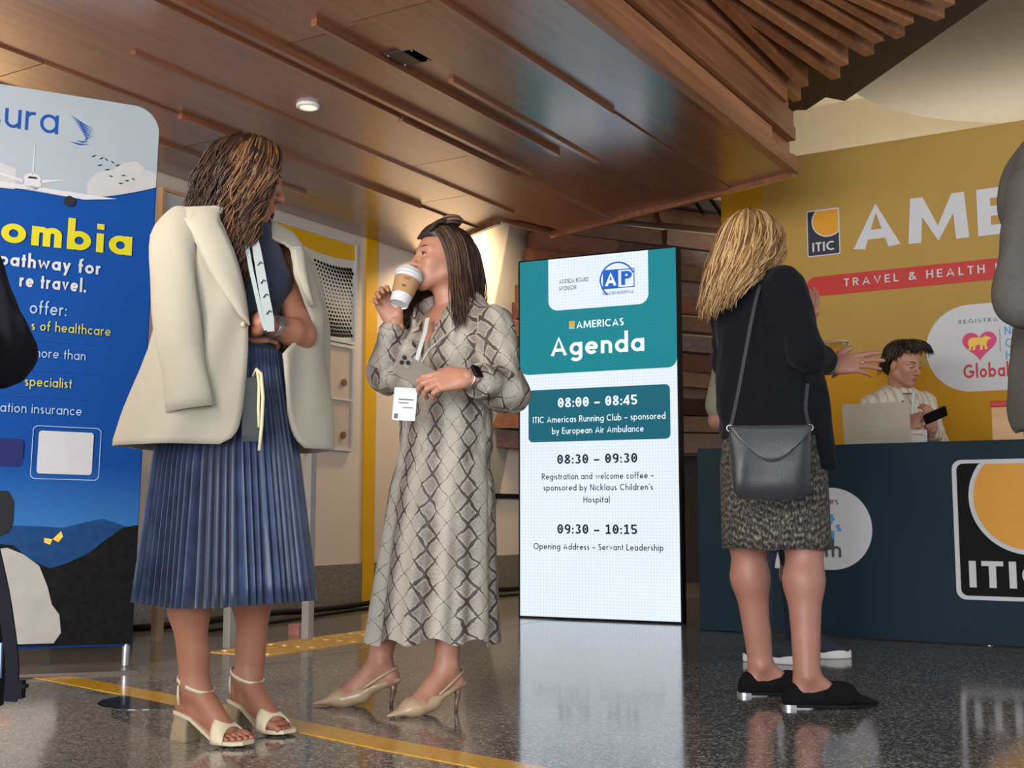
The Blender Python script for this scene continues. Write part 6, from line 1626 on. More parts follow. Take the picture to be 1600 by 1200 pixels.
# tapestry skirt
k = NT('black_taupe_tapestry'); co = k.coords(); sp = k.n('ShaderNodeSeparateXYZ'); k.l(co, sp.inputs[0])
wv = k.n('ShaderNodeTexWave', wave_type='RINGS'); k.l(k.mapping(co, (30, 30, 16)), wv.inputs[0]); wv.inputs['Scale'].default_value = 0.9; wv.inputs['Distortion'].default_value = 9; wv.inputs['Detail'].default_value = 3
n1 = k.noise(k.mapping(co, (1, 1, 0.45)), 150, 5, 0.75)
f_ = k.math('ADD', k.math('MULTIPLY', wv.outputs[1], 0.09), k.math('MULTIPLY', n1, 1.03))
k.l(k.ramp(f_, [(0.47, srgb(22, 23, 27)), (0.58, srgb(66, 62, 58)), (0.70, srgb(132, 122, 106))]), k.b.inputs['Base Color']); k.b.inputs['Roughness'].default_value = 0.9
k.bump(n1, 0.4, 0.003); M['tapestry'] = k.m
mb = MB(); rows = []
for f in np.linspace(0, 1, 14):
    v = 640 + 215 * f; u = np.interp(f, [0, 1], [1204, 1213]); c = at(u, v, 4.04)
    a = np.interp(f, [0, 0.4, 1], [0.165, 0.192, 0.196]); b = np.interp(f, [0, 0.4, 1], [0.125, 0.150, 0.152]); z = np.interp(f, [0, 1], [Vector((0.8571, 3.95, 0.9672)).z, 0.505])
    rows.append([(c.x + F3[0] * b * w_ * math.cos(t) + L3[0] * a * w_ * math.sin(t), c.y + F3[1] * b * w_ * math.cos(t) + L3[1] * a * w_ * math.sin(t), z + 0.003 * math.sin(5 * t) * f) for t in [2 * math.pi * j / 96 for j in range(96)] for w_ in [1 + f * 0.012 * math.sin(7 * t)]])
mb.loft(rows, False, False); w3.put(mb, 'skirt', M['tapestry'], solid=0.003)

M['suede'] = mat('black_suede', srgb(16, 16, 18), 0.95, spec=0.15)
def loafer(fig, m, s=1.06):
    P = lambda x, y, z: pt(m, x * s, y * s, z * s); Q = rot3(m); Zv = Q @ V(0, 0, 1)
    B = Blob()
    B.cone(P(0.018, 0, 0.050), P(0.012, 0, 0.024), 0.030, 0.033, 0.02); B.cone(P(0.016, 0, 0.030), P(0.10, 0, 0.032), 0.033, 0.035, 0.02)
    B.cone(P(0.10, 0, 0.034), P(0.165, 0, 0.040), 0.036, 0.042, 0.02, (Zv, 0.9)); B.cone(P(0.165, 0, 0.032), P(0.262, 0, 0.014), 0.042, 0.010, 0.02, (Zv, 0.75))
    B.cone(P(0.135, 0, 0.068), P(0.16, 0, 0.058), 0.024, 0.028, 0.02, (Zv, 0.5))
    B.ell(P(0.075, 0, 0.092), V(0.064, 0.036, 0.060) * s, Q, 0.006, 's'); B.half(P(0, 0, 0.010), -Zv)
    b = MB(); addmesh(b, B.mesh(0.0032, 1)); sh = fig.put(b, 'loafer', M['suede'])
    b = MB(); out = [(-0.022, 0.0), (-0.012, 0.026), (0.03, 0.032), (0.10, 0.034), (0.165, 0.042), (0.22, 0.028), (0.266, 0.004)]
    pl = [(x, y) for x, y in out] + [(x, -y) for x, y in out[::-1][:-1]]
    b.prism([(x * s, y * s) for x, y in pl], 0.004, 0.013, 'z', mat=m); fig.put(b, 'sole', M['black'], parent=sh, smooth=False)
    b = MB(); b.prism([(x * s, y * s) for x, y in rrect(-0.022, -0.030, 0.075, 0.030, 0.02, 6)], 0.0, 0.012, 'z', mat=m); fig.put(b, 'metal_heel', M['silver'], parent=sh, smooth=False)
for m_ in (fl3, fr3): loafer(w3, m_)

mb = MB(); ax_ = nrm(wrr3 - elr3)
for q, r_ in ((-0.004, 0.031), (-0.018, 0.032)): torus(mb, wrr3 + ax_ * q, ax_, r_, 0.0042, 26)
w3.put(mb, 'bracelet', mat('silver_green_bangle', srgb(128, 138, 130), 0.3, 0.6, bump=(300, 0.8, 0.003)))
mb = MB(); hx_ = nrm(V(0.93, -0.20, 0.06)); c_ = wrr3 + hx_ * 0.108 + V(0, -0.004, 0.0); torus(mb, c_, hx_, 0.0100, 0.0016, 20); w3.put(mb, 'ring', M['silver'])
mb = MB(); mb.tube([pt(hm3, 0.088, -0.052, 0.012), pt(hm3, 0.05, -0.076, 0.014), pt(hm3, 0.0, -0.082, 0.010)], 0.0018, 6)
for s in (-1, 1): torus(mb, pt(hm3, 0.096, s * 0.033, 0.004), pt(hm3, 1, 0, 0) - pt(hm3, 0, 0, 0), 0.021, 0.0014, 24)
w3.put(mb, 'glasses', M['black_gloss'])

M['hair3'] = hairmat('blonde_hair', srgb(104, 72, 44), srgb(178, 136, 84), srgb(222, 190, 140))
H3 = lambda ps: [pt(hm3, *p) for p in ps]
r0 = [(0.045, -0.004, 0.128), (0.070, -0.045, 0.100), (0.062, -0.080, 0.045), (0.040, -0.094, -0.02), (0.010, -0.100, -0.07), (-0.03, -0.104, -0.11)]
r1 = [(0.01, -0.006, 0.136), (0.015, -0.066, 0.112), (0.000, -0.098, 0.04), (-0.022, -0.112, -0.03), (-0.060, -0.118, -0.09), (-0.105, -0.105, -0.14), (-0.125, -0.09, -0.18)]
r2 = [(-0.03, -0.004, 0.137), (-0.050, -0.066, 0.105), (-0.075, -0.096, 0.03), (-0.092, -0.110, -0.05), (-0.120, -0.104, -0.12), (-0.140, -0.085, -0.18), (-0.148, -0.07, -0.22)]
r3_ = [(-0.06, -0.003, 0.130), (-0.110, -0.040, 0.085), (-0.132, -0.052, 0.01), (-0.142, -0.058, -0.07), (-0.158, -0.052, -0.15), (-0.165, -0.040, -0.22), (-0.165, -0.03, -0.27)]
r4 = [(-0.07, 0.002, 0.125), (-0.128, 0.006, 0.07), (-0.148, 0.012, 0.0), (-0.156, 0.018, -0.08), (-0.165, 0.026, -0.16), (-0.168, 0.034, -0.24), (-0.165, 0.04, -0.28)]
r5 = [(-0.06, 0.004, 0.130), (-0.105, 0.050, 0.085), (-0.126, 0.068, 0.01), (-0.136, 0.082, -0.07), (-0.142, 0.098, -0.15), (-0.142, 0.105, -0.22), (-0.138, 0.11, -0.27)]
r6 = [(-0.03, 0.006, 0.137), (-0.045, 0.070, 0.105), (-0.060, 0.100, 0.03), (-0.070, 0.118, -0.05), (-0.082, 0.136, -0.13), (-0.086, 0.146, -0.20), (-0.080, 0.15, -0.25)]
r7 = [(0.02, 0.006, 0.136), (0.03, 0.066, 0.108), (0.02, 0.096, 0.04), (0.005, 0.110, -0.04), (-0.005, 0.124, -0.12), (-0.01, 0.13, -0.19)]
mb = MB(); B = Blob(); Q3 = rot3(hm3)
B.ell(pt(hm3, -0.026, 0, 0.042), V(0.098, 0.085, 0.092), Q3, 0.02); B.ell(pt(hm3, -0.085, 0, -0.05), V(0.055, 0.090, 0.12), Q3, 0.04)
addmesh(mb, B.mesh(0.006, 1), tone=0.2)
locks(mb, [H3(g) for g in (r0, r1, r2, r3_, r4, r5, r6, r7)], 1400, 0.0028, 0.010, 2.0, 31, 0.007, 17, (0.0, 0.95), 0.024, 0.18, pt(hm3, -0.02, 0, 0))
w3.put(mb, 'hair', M['hair3'])

# shoulder bag
M['bag'] = mat('charcoal_leather', srgb(48, 49, 52), 0.42, var=0.12, vscale=14, bump=(180, 0.25, 0.002))
bgc = V(0.8157, 3.74, 0.7826); bag3 = Figure('charcoal leather crossbody bag hanging at the hip of the blonde woman', Vector((0.813, 3.74, 0.666)), 'bag', 'shoulder_bag')
e1 = nrm(V(0.92, -0.10, 0.0)); nf = nrm(V(-0.10, -0.99, 0.0)); wB, hB = 0.128, 0.112
mb = MB(); rings = []
for f in np.linspace(0, 1, 12):
    z = hB - f * 2 * hB; ww = wB * np.interp(f, [0, 0.1, 0.6, 0.9, 1], [0.96, 1.0, 0.97, 0.92, 0.80]); d = np.interp(f, [0, 0.1, 0.5, 0.85, 1], [0.010, 0.022, 0.036, 0.034, 0.012])
    ring = []
    for j in range(40):
        t = 2 * math.pi * j / 40; c, s_ = math.cos(t), math.sin(t)
        x = ww * np.sign(c) * abs(c) ** 0.35; y = d * np.sign(s_) * abs(s_) ** 0.6
        ring.append(tuple(bgc + e1 * x + nf * (y + 0.004 * math.sin(9 * x / wB + 4 * f)) + V(0, 0, z + 0.006 * (x / wB) ** 2 * (1 if f < 0.2 else 0) - 0.012 * f * (1 - (x / wB) ** 2) * 0.6)))
    rings.append(ring)
mb.loft(rings); bb = bag3.put(mb, 'pouch', M['bag'], angle=50)
mb = MB(); rows = []
for f in np.linspace(0, 1, 9):
    rows.append([tuple(bgc + e1 * (q * wB * (1.0 - 0.55 * f ** 1.5)) + nf * (0.026 + 0.016 * math.sin(f * 1.7)) + V(0, 0, hB + 0.002 - f * 0.115 * (1 - 0.30 * q * q))) for q in np.linspace(-1, 1, 17)])
mb.loft(rows, False, False, closed=False); bag3.put(mb, 'flap', mat('leather_flap_sheen', srgb(66, 68, 70), 0.38, bump=(180, 0.25, 0.002)), parent=bb, solid=0.004)  # flap's lighter grey paints in the sheen on the bag's upper part
mb = MB(); lp = [bgc - e1 * wB * 0.97 + V(0, 0, hB - 0.01), Vector((0.7265, 3.8, 0.9954)), Vector((0.7608, 3.845, 1.1262)), Vector((0.7948, 3.885, 1.2601)), Vector((0.8256, 3.92, 1.3638)), Vector((0.8547, 3.96, 1.4199)), Vector((0.8855, 4.03, 1.4408))]
ribbon(mb, resample(lp, 24), V(1, -0.1, 0), 0.011, 0.004)
rp = [bgc + e1 * wB * 0.97 + V(0, 0, hB - 0.01), Vector((0.9442, 3.8, 0.954)), Vector((0.9697, 3.86, 1.0436))]
ribbon(mb, resample(rp, 12), V(1, -0.1, 0), 0.011, 0.004)
bag3.put(mb, 'strap', mat('dark_grey_strap', srgb(62, 62, 66), 0.45), smooth=False)
for s in (-1, 1):
    mb = MB(); torus(mb, bgc + e1 * wB * 0.97 * s + V(0, 0, hB - 0.004), V(0.2, 1, 0.1), 0.010, 0.002, 18); bag3.put(mb, 'strap_ring', M['silver'])

# clear cup in her far hand
M['clear'] = mat('clear_plastic', (0.95, 0.96, 0.95), 0.06, trans=1.0, ior=1.25)
gc = V(1.1978, 4.36, 1.1941); gl = Figure('clear plastic cup held level behind the open hand', gc, 'cup', 'plastic_cup')
mb = MB(); lathe(mb, [(0.034, 0.0), (0.036, 0.004), (0.050, 0.058), (0.053, 0.060), (0.0515, 0.0615), (0.048, 0.058), (0.034, 0.006), (0.0, 0.005)], gc, V(0, 0, 1), V(1, 0, 0), V(0, 1, 0), 40); gl.put(mb, 'cup', M['clear'], angle=40)
mb = MB(); torus(mb, gc + V(0, 0, 0.060), V(0, 0, 1), 0.0525, 0.0022, 40); gl.put(mb, 'rim', mat('frosted_rim', srgb(196, 190, 170), 0.3))

# ---------------------------------------------------------------- person hidden behind the blonde woman
p4 = Figure('person mostly hidden behind the blonde woman, raising a hand, in dark trousers and white-soled shoes', (1.20, 5.25, 0))
F4, L4 = V(0.5, -0.866, 0), V(0.866, 0.5, 0)
hm4 = frame((1.08, 5.22, 1.515), -70, 4)
neck4 = V(1.10, 5.26, 1.36); chest4 = V(1.13, 5.26, 1.22); waist4 = V(1.14, 5.26, 1.02); pel4 = V(1.15, 5.26, 0.86)
shl4 = V(1.27, 5.33, 1.30); shr4 = V(0.96, 5.18, 1.30)
elr4 = V(0.90, 5.18, 1.03); wrr4 = V(1.08, 5.00, 0.98)
ell4 = V(1.36, 5.34, 1.07); wrl4 = V(1.34, 5.14, 1.24)
wrl4 = V(1.2818, 5.12, 1.4296); ell4 = V(1.3564, 5.28, 1.2427)
fr4 = frame((1.00, 5.12, 0), -30); fl4 = frame((1.195, 5.24, 0), -4)
anr4, anl4 = pt(fr4, 0.055, 0, 0.12), pt(fl4, 0.055, 0, 0.12)
B = Blob(); torso(B, neck4, chest4, waist4, pel4, shl4, shr4, F4, 1.0); arm(B, shl4, ell4, wrl4); arm(B, shr4, elr4, wrr4)
leg(B, pel4 + L4 * 0.08, V(1.235, 5.24, 0.48), anl4, F4); leg(B, pel4 - L4 * 0.08, V(1.07, 5.16, 0.48), anr4, F4)
mb = MB(); addmesh(mb, B.mesh(0.008, 1)); hb = head(hm4, 0.97, 1.0, neck4, 0.052); addmesh(mb, hb.mesh(0.0035, 1), lip_mask(hm4, 0.97))
addmesh(mb, hand(wrl4, V(0.30, -0.1, 0.95), V(0.75, 0.6, 0.1), V(-0.5, -0.8, 0), (12, 16, 12), s=0.95).mesh(0.003, 1))
addmesh(mb, hand(wrr4, V(0.8, -0.5, 0.0), V(0, -0.2, 1), V(0, 1, 0), (30, 40, 30), s=0.95).mesh(0.0035, 1))
p4.put(mb, 'body', [M['skin_w3'], M['lips']])
face_bits(p4, hm4, M['brown_iris'], M['brow2'], 0.97)
B = Blob(); B.cone(chest4 + V(0, 0, 0.04), waist4, 0.165, 0.165, 0.06, (F4, 0.74)); B.cone(waist4, pel4, 0.165, 0.175, 0.05, (F4, 0.76)); B.cone(shl4, shr4, 0.062, None, 0.05)
B.cone(shl4, shl4 + (ell4 - shl4) * 0.75, 0.062, 0.060, 0.03); B.cone(shr4, shr4 + (elr4 - shr4) * 0.80, 0.062, 0.060, 0.03); B.cone(neck4, chest4, 0.065, 0.11, 0.05)
mb = MB(); addmesh(mb, B.mesh(0.008, 2, [(0.004, 34, 2)])); p4.put(mb, 'shirt', mat('olive_shirt', srgb(128, 122, 102), 0.8))
M['denim'] = mat('navy_trousers', srgb(30, 40, 58), 0.85, var=0.1, vscale=50)
B = Blob(); B.cone(pel4 + V(0, 0, 0.06), pel4 + V(0, 0, -0.06), 0.165, 0.17, 0.04, (F4, 0.76))
for s, kn, an in ((1, V(1.235, 5.24, 0.48), anl4), (-1, V(1.07, 5.16, 0.48), anr4)):
    B.cone(pel4 + L4 * 0.08 * s, kn, 0.092, 0.066, 0.04); B.cone(kn, an + V(0, 0, -0.03), 0.066, 0.052, 0.03)
mb = MB(); addmesh(mb, B.mesh(0.008, 2, [(0.004, 34, 4)])); p4.put(mb, 'trousers', M['denim'])
M['sneaker'] = mat('navy_knit_sneaker', srgb(30, 34, 46), 0.85, bump=(200, 0.3, 0.002)); M['wsole'] = mat('white_rubber', srgb(206, 204, 200), 0.6)
def sneaker(fig, m):
    P = lambda x, y, z: pt(m, x, y, z); Q = rot3(m); Zv = Q @ V(0, 0, 1); B = Blob()
    B.cone(P(0.045, 0, 0.115), P(0.03, 0, 0.05), 0.044, 0.043, 0.02); B.cone(P(0.03, 0, 0.05), P(0.15, 0, 0.045), 0.042, 0.045, 0.02); B.cone(P(0.06, 0, 0.085), P(0.17, 0, 0.05), 0.042, 0.040, 0.03); B.cone(P(0.15, 0, 0.042), P(0.235, 0, 0.034), 0.046, 0.034, 0.02, (Zv, 0.8))
    B.half(P(0, 0, 0.026), -Zv); b = MB(); addmesh(b, B.mesh(0.004, 1)); sh = fig.put(b, 'sneaker', M['sneaker'])
    out = [(-0.020, 0.0), (-0.012, 0.030), (0.03, 0.042), (0.10, 0.042), (0.17, 0.050), (0.235, 0.040), (0.268, 0.018), (0.276, 0.0)]
    pl = out + [(x, -y) for x, y in out[::-1][1:-1]]
    b = MB(); b.prism(pl, 0.0, 0.036, 'z', mat=m); fig.put(b, 'sole', M['wsole'], parent=sh, smooth=False, bevel=0.006)
for m_ in (fl4, fr4): sneaker(p4, m_)
mb = MB(); B = Blob(); Q4 = rot3(hm4); B.ell(pt(hm4, -0.028, 0, 0.045), V(0.095, 0.084, 0.092), Q4, 0.02); addmesh(mb, B.mesh(0.007, 1), tone=0.2)
locks(mb, [[pt(hm4, *p) for p in g] for g in (h0, h1, h2, h3, h4, mir(h3), mir(h2), mir(h1), mir(h0))], 300, 0.0045, 0.003, 1.5, 44, 0.006, 12, (0.0, 0.6), 0.014, 0.1, pt(hm4, -0.02, 0, 0)); p4.put(mb, 'hair', M['hair2'])

# ---------------------------------------------------------------- man seated behind the counter
pm = Figure('seated person in a cream shirt behind the teal counter, looking down at a phone', (2.33, 6.84, 0))
Fm, Lm = V(0.30, -0.954, 0), V(0.954, 0.30, 0)
hmm = frame(Vector((2.2536, 6.76, 1.4692)), -56, 17, -3)
neckm = V(2.2454, 6.83, 1.3246); chestm = V(2.239, 6.83, 1.1461); waistm = V(2.23, 6.84, 0.9063); pelm = V(2.2235, 6.84, 0.7225)
shlm = V(2.4085, 6.88, 1.2547); shrm = V(2.0783, 6.79, 1.239)
ellm = V(2.4098, 6.73, 1.0289); wrlm = V(2.3088, 6.5, 1.0783); elrm = V(2.0665, 6.66, 0.9886); wrrm = V(2.1681, 6.5, 1.0783)
B = Blob(); torso(B, neckm, chestm, waistm, pelm, shlm, shrm, Fm, 1.0); arm(B, shlm, ellm, wrlm, 1.05); arm(B, shrm, elrm, wrrm, 1.05)
knlm, knrm = pelm + Fm * 0.42 + Lm * 0.11 + V(0, 0, -0.02), pelm + Fm * 0.42 - Lm * 0.11 + V(0, 0, -0.02)
footl, footr = V(knlm[0], knlm[1] + 0.06, 0.40), V(knrm[0], knrm[1] + 0.06, 0.40)
for s, kn, ft in ((1, knlm, footl), (-1, knrm, footr)):
    B.cone(pelm + Lm * 0.09 * s, kn, 0.088, 0.058, 0.03); B.cone(kn, ft, 0.056, 0.036, 0.03)
mb = MB(); addmesh(mb, B.mesh(0.008, 1)); hb = head(hmm, 1.0, 1.1, neckm + V(0, 0, -0.02), 0.056); addmesh(mb, hb.mesh(0.003, 1), lip_mask(hmm))
addmesh(mb, hand(wrlm, V(-0.12, -0.30, 0.94), V(0.30, -0.94, -0.1), V(-1, 0, 0.1), (35, 45, 30)).mesh(0.003, 1))
addmesh(mb, hand(wrrm, V(0.55, -0.15, 0.80), V(-0.5, -0.75, 0.4), V(0.6, 0, 0.6), curls=[(20, 25, 20), (40, 40, 30), (45, 45, 30), (50, 45, 30)]).mesh(0.003, 1))
pm.put(mb, 'body', [M['skin_m'], M['lips']])
face_bits(pm, hmm, M['brown_iris'], M['brow2'], 1.0, 0.0036, gaze=(0, 14), lids=0.005)
k = NT('cream_striped_cotton'); co = k.coords(); sp = k.n('ShaderNodeSeparateXYZ'); k.l(co, sp.inputs[0])
st_ = k.math('GREATER_THAN', k.math('SINE', k.math('MULTIPLY', k.math('ADD', sp.outputs[0], k.math('MULTIPLY', sp.outputs[1], 0.3)), 130.0)), 0.55)
k.l(k.mix(st_, srgb(206, 198, 182), srgb(184, 170, 146)), k.b.inputs['Base Color']); k.b.inputs['Roughness'].default_value = 0.8; M['stripe'] = k.m
B = Blob(); B.cone(chestm + V(0, 0, 0.05), waistm, 0.178, 0.165, 0.06, (Fm, 0.74)); B.cone(shlm, shrm, 0.066, None, 0.06); B.cone(neckm + V(0, 0, 0.005), chestm, 0.066, 0.12, 0.05, (Fm, 0.75))
B.cone(shlm, ellm, 0.070, 0.062, 0.03); B.cone(ellm, ellm + (wrlm - ellm) * 0.8, 0.060, 0.050, 0.03); B.cone(shrm, elrm, 0.070, 0.062, 0.03); B.cone(elrm, elrm + (wrrm - elrm) * 0.55, 0.060, 0.054, 0.03)
B.cone(waistm, pelm, 0.16, 0.17, 0.04, (Fm, 0.75))
B.cone(neckm + V(0, 0, 0.1), neckm + V(0, 0, -0.01), 0.070, 0.058, 0.01, None, 's'); B.cone(neckm + Fm * 0.08 + V(0, 0, 0.05), neckm + Fm * 0.14 + V(0, 0, -0.11), 0.075, 0.012, 0.01, None, 's')
mb = MB(); addmesh(mb, B.mesh(0.007, 2, [(0.006, 30, 7), (0.003, 70, 8)])); sh = pm.put(mb, 'shirt', M['stripe'])
mb = MB()
for s in (-1, 1):
    rows = []
    for q in np.linspace(0, 1, 8):
        a = R(180 - 172 * q); d = Fm * -math.cos(a) * 1.0 + Lm * s * math.sin(a); d = nrm(-Fm * math.cos(R(180) * (1 - 0) - R(165) * q) * -1 * -1 + Lm * s * math.sin(R(180) - R(165) * q))
        c_ = neckm + d * 0.062
        rows.append([tuple(c_ + V(0, 0, 0.030 - 0.045 * q)), tuple(c_ + d * 0.014 + V(0, 0, 0.020 - 0.05 * q)), tuple(c_ + d * 0.030 + V(0, 0, -0.016 - 0.065 * q ** 2))])
    mb.loft(rows, False, False, closed=False)
pm.put(mb, 'collar', M['stripe'], parent=sh, solid=0.003)
for v in (628, 648):
    mb = MB(); c_ = np.array(at(1410, v, 6.83 - 0.135)); mb.tube([c_, c_ + Fm * 0.006], 0.007, 12); pm.put(mb, 'button', M['black'], parent=sh)
B = Blob()
for s, kn, ft in ((1, knlm, footl), (-1, knrm, footr)):
    B.cone(pelm + Lm * 0.09 * s, kn, 0.096, 0.068, 0.03); B.cone(kn, ft + V(0, 0, 0.03), 0.066, 0.055, 0.03)
B.cone(pelm + V(0, 0, 0.04), pelm + V(0, 0, -0.02), 0.16, 0.165, 0.04, (Fm, 0.78))
mb = MB(); addmesh(mb, B.mesh(0.009, 2)); pm.put(mb, 'trousers', M['denim'])
for ft in (footl, footr): sneaker(pm, frame((ft[0] - 0.01, ft[1] + 0.05, 0.285), -73))
M['hair_m'] = hairmat('short_dark_brown_hair', srgb(26, 18, 14), srgb(54, 38, 28), srgb(98, 72, 52))
Hm_ = lambda ps: [pt(hmm, *p) for p in ps]
mb = MB(); B = Blob(); Qm = rot3(hmm); B.ell(pt(hmm, -0.028, 0, 0.048), V(0.094, 0.080, 0.088), Qm, 0.02); B.ell(pt(hmm, -0.075, 0, -0.02), V(0.045, 0.068, 0.06), Qm, 0.03)
addmesh(mb, B.mesh(0.006, 1), tone=0.15)
def short_hair(m):
  gs = []
  for a in np.linspace(-150, 150, 13):
      c, s_ = math.cos(R(a)), math.sin(R(a)); fr_ = max(0, c)
      if c > 0.25:
          gs.append([(-0.03, 0.02 * s_ - 0.02, 0.138), (0.020, 0.045 * s_ - 0.012, 0.150), (0.062, 0.070 * s_ + 0.006, 0.138), (0.084, 0.086 * s_ + 0.026, 0.116), (0.078, 0.092 * s_ + 0.050, 0.098 - 0.025 * abs(s_))]); continue
      gs.append([(-0.02 + 0.02 * c, 0.02 * s_, 0.140), (-0.018 + 0.075 * c, 0.062 * s_, 0.128 + 0.02 * fr_), (-0.018 + 0.108 * c + 0.01 * fr_, 0.088 * s_, 0.075 + 0.035 * fr_), (-0.02 + 0.118 * c, 0.094 * s_ + 0.02 * fr_, 0.02 + 0.06 * fr_ - 0.025 * max(0, -c)), (-0.025 + 0.112 * c, 0.092 * s_ + 0.04 * fr_, -0.02 + 0.075 * fr_ - 0.085 * max(0, -c))])
  return [[pt(m, *p) for p in g] for g in gs]
locks(mb, short_hair(hmm), 520, 0.0040, 0.007, 1.4, 41, 0.006, 12, (0.0, 0.8), 0.012, 0.3, pt(hmm, -0.02, 0, 0.02))
pm.put(mb, 'hair', M['hair_m'])
ph = Figure('black phone held upright in the left hand of the seated person', Vector((2.2975, 6.44, 1.151)), 'phone', 'phone')
c_ = V(2.3028, 6.445, 1.1514); ex = nrm(V(0.85, -0.1, 0.38)); en = nrm(V(0.05, -0.75, -0.62) - ex * np.dot(V(0.05, -0.75, -0.62), ex)); ey = np.cross(en, ex)
PM2 = Matrix(((ex[0], ey[0], en[0], c_[0]), (ex[1], ey[1], en[1], c_[1]), (ex[2], ey[2], en[2], c_[2]), (0, 0, 0, 1)))
mb = MB(); mb.prism(rrect(-0.055, -0.034, 0.075, 0.034, 0.009), -0.004, 0.004, 'z', mat=PM2); pb = ph.put(mb, 'case', M['black'], smooth=False, bevel=0.001)
mb = MB(); mb.prism(rrect(0.040, 0.002, 0.068, 0.028, 0.006), 0.004, 0.0055, 'z', mat=PM2); ph.put(mb, 'camera_plate', M['black_gloss'], smooth=False, parent=pb)
bm = Figure('white badge on a lanyard worn by the seated person in the cream shirt', Vector((2.265, 6.62, 1.076)), 'badge', 'name_badge')
mb = MB(); ribbon(mb, [Vector((2.1821, 6.74, 1.2933)), Vector((2.1925, 6.68, 1.2072)), Vector((2.2305, 6.64, 1.1242)), Vector((2.2577, 6.62, 1.0724))], V(0.9, -0.2, 0.3), 0.014); ribbon(mb, [Vector((2.3001, 6.74, 1.3154)), Vector((2.2686, 6.68, 1.2072)), Vector((2.2592, 6.64, 1.1242)), Vector((2.2649, 6.62, 1.0724))], V(0.9, -0.2, 0), 0.014)
bm.put(mb, 'ribbon', mat('white_ribbon', srgb(206, 208, 210), 0.6), smooth=False)
a_, b_ = V(2.1586, 6.43, 1.0734), V(2.2527, 6.42, 1.0762); mb = MB(); hgt = 0.10
c_ = (a_ + b_) / 2; mb.box((c_[0] - 0.05, c_[1], c_[2] - hgt), (c_[0] + 0.05, c_[1] + 0.003, c_[2])); cd = bm.put(mb, 'card', M['white'], smooth=False)
mb = MB(); mb.add([(c_[0] - 0.03, c_[1] - 0.001, c_[2] - 0.03), (c_[0] + 0.03, c_[1] - 0.001, c_[2] - 0.03), (c_[0] + 0.03, c_[1] - 0.001, c_[2] - 0.022), (c_[0] - 0.03, c_[1] - 0.001, c_[2] - 0.022)], [(0, 1, 2, 3)]); bm.put(mb, 'print', P_gold, parent=cd, smooth=False)
st = empty('bar_stool', (pelm[0], pelm[1], 0), 0, 'bar stool carrying the seated person behind the teal counter', 'stool')
sz = float(pelm[2]) - 0.165
mb = MB(); mb.cyl((0, 0, sz - 0.05), (0, 0, sz), 0.19, 0.185, 32); mb.build('seat', M['black'], st, smooth=True, angle=40)
for q in range(4):
    a = R(45 + 90 * q); mb = MB(); mb.tube([(0.12 * math.cos(a), 0.12 * math.sin(a), sz - 0.05), (0.20 * math.cos(a), 0.20 * math.sin(a), 0.0)], 0.014, 10); mb.build('leg', M['silver'], st, smooth=True)
mb = MB(); torus(mb, V(0, 0, 0.27), V(0, 0, 1), 0.178, 0.009, 32); mb.build('foot_ring', M['silver'], st, smooth=True)

# ---------------------------------------------------------------- person in grey at the right edge
pr = Figure('person in a grey suit jacket cut off by the right edge, back to the hall', (1.47, 3.06, 0))
Fr, Lr_ = V(0.94, 0.34, 0), V(-0.34, 0.94, 0)
cr = lambda u, v, y=3.06: np.array(at(u, v, y))
hmr = frame(V(1.5262, 3.06, 1.8183), 20, 0); neckr = V(1.4867, 3.06, 1.6504); chestr = V(1.48, 3.06, 1.3892); waistr = V(1.5132, 3.06, 1.1242); pelr = V(1.504, 3.06, 0.889)
shrr = V(1.3413, 2.92, 1.4184); shlr = V(1.6148, 3.24, 1.5242); elrr = V(1.2711, 2.88, 1.1552); wrrr = V(1.3616, 2.8, 1.0504); ellr = V(1.687, 3.34, 1.2816); wrlr = V(1.7351, 3.2, 1.1827)
frr = frame((1.42, 2.98, 0), 15); flr = frame((1.50, 3.18, 0), 25); anrr, anlr = pt(frr, 0.055, 0, 0.12), pt(flr, 0.055, 0, 0.12)
B = Blob(); torso(B, neckr, chestr, waistr, pelr, shlr, shrr, Fr, 1.08); arm(B, shrr, elrr, wrrr, 1.1); arm(B, shlr, ellr, wrlr, 1.1)
knr_, knl_ = (pelr - Lr_ * 0.09 + anrr) / 2, (pelr + Lr_ * 0.09 + anlr) / 2
leg(B, pelr - Lr_ * 0.09, knr_, anrr, Fr, 1.05); leg(B, pelr + Lr_ * 0.09, knl_, anlr, Fr, 1.05)
mb = MB(); addmesh(mb, B.mesh(0.008, 1)); hb = head(hmr, 1.03, 1.15, neckr, 0.058); addmesh(mb, hb.mesh(0.0035, 1), lip_mask(hmr, 1.03))
addmesh(mb, hand(wrrr, V(0.9, 0.1, -0.1), V(0, -0.9, 0.3), V(0, 0, 1)).mesh(0.0035, 1)); addmesh(mb, hand(wrlr, V(0.9, 0.1, -0.1), V(0, 0.9, 0.3), V(0, 0, 1)).mesh(0.0035, 1))
pr.put(mb, 'body', [M['skin_m'], M['lips']])
face_bits(pr, hmr, M['brown_iris'], M['brow2'], 1.03)
M['grey_wool'] = mat('charcoal_grey_wool', srgb(88, 84, 80), 0.9, var=0.06, vscale=60, bump=(420, 0.3, 0.0015), spec=0.2)
B = Blob(); B.cone(chestr + V(0, 0, 0.06), waistr, 0.198, 0.185, 0.06, (Fr, 0.84)); B.cone(waistr, pelr + V(0, 0, 0.02), 0.185, 0.215, 0.06, (Fr, 0.86)); B.cone(shlr, shrr, 0.082, None, 0.06); B.cone(neckr, chestr, 0.075, 0.13, 0.05, (Fr, 0.75))
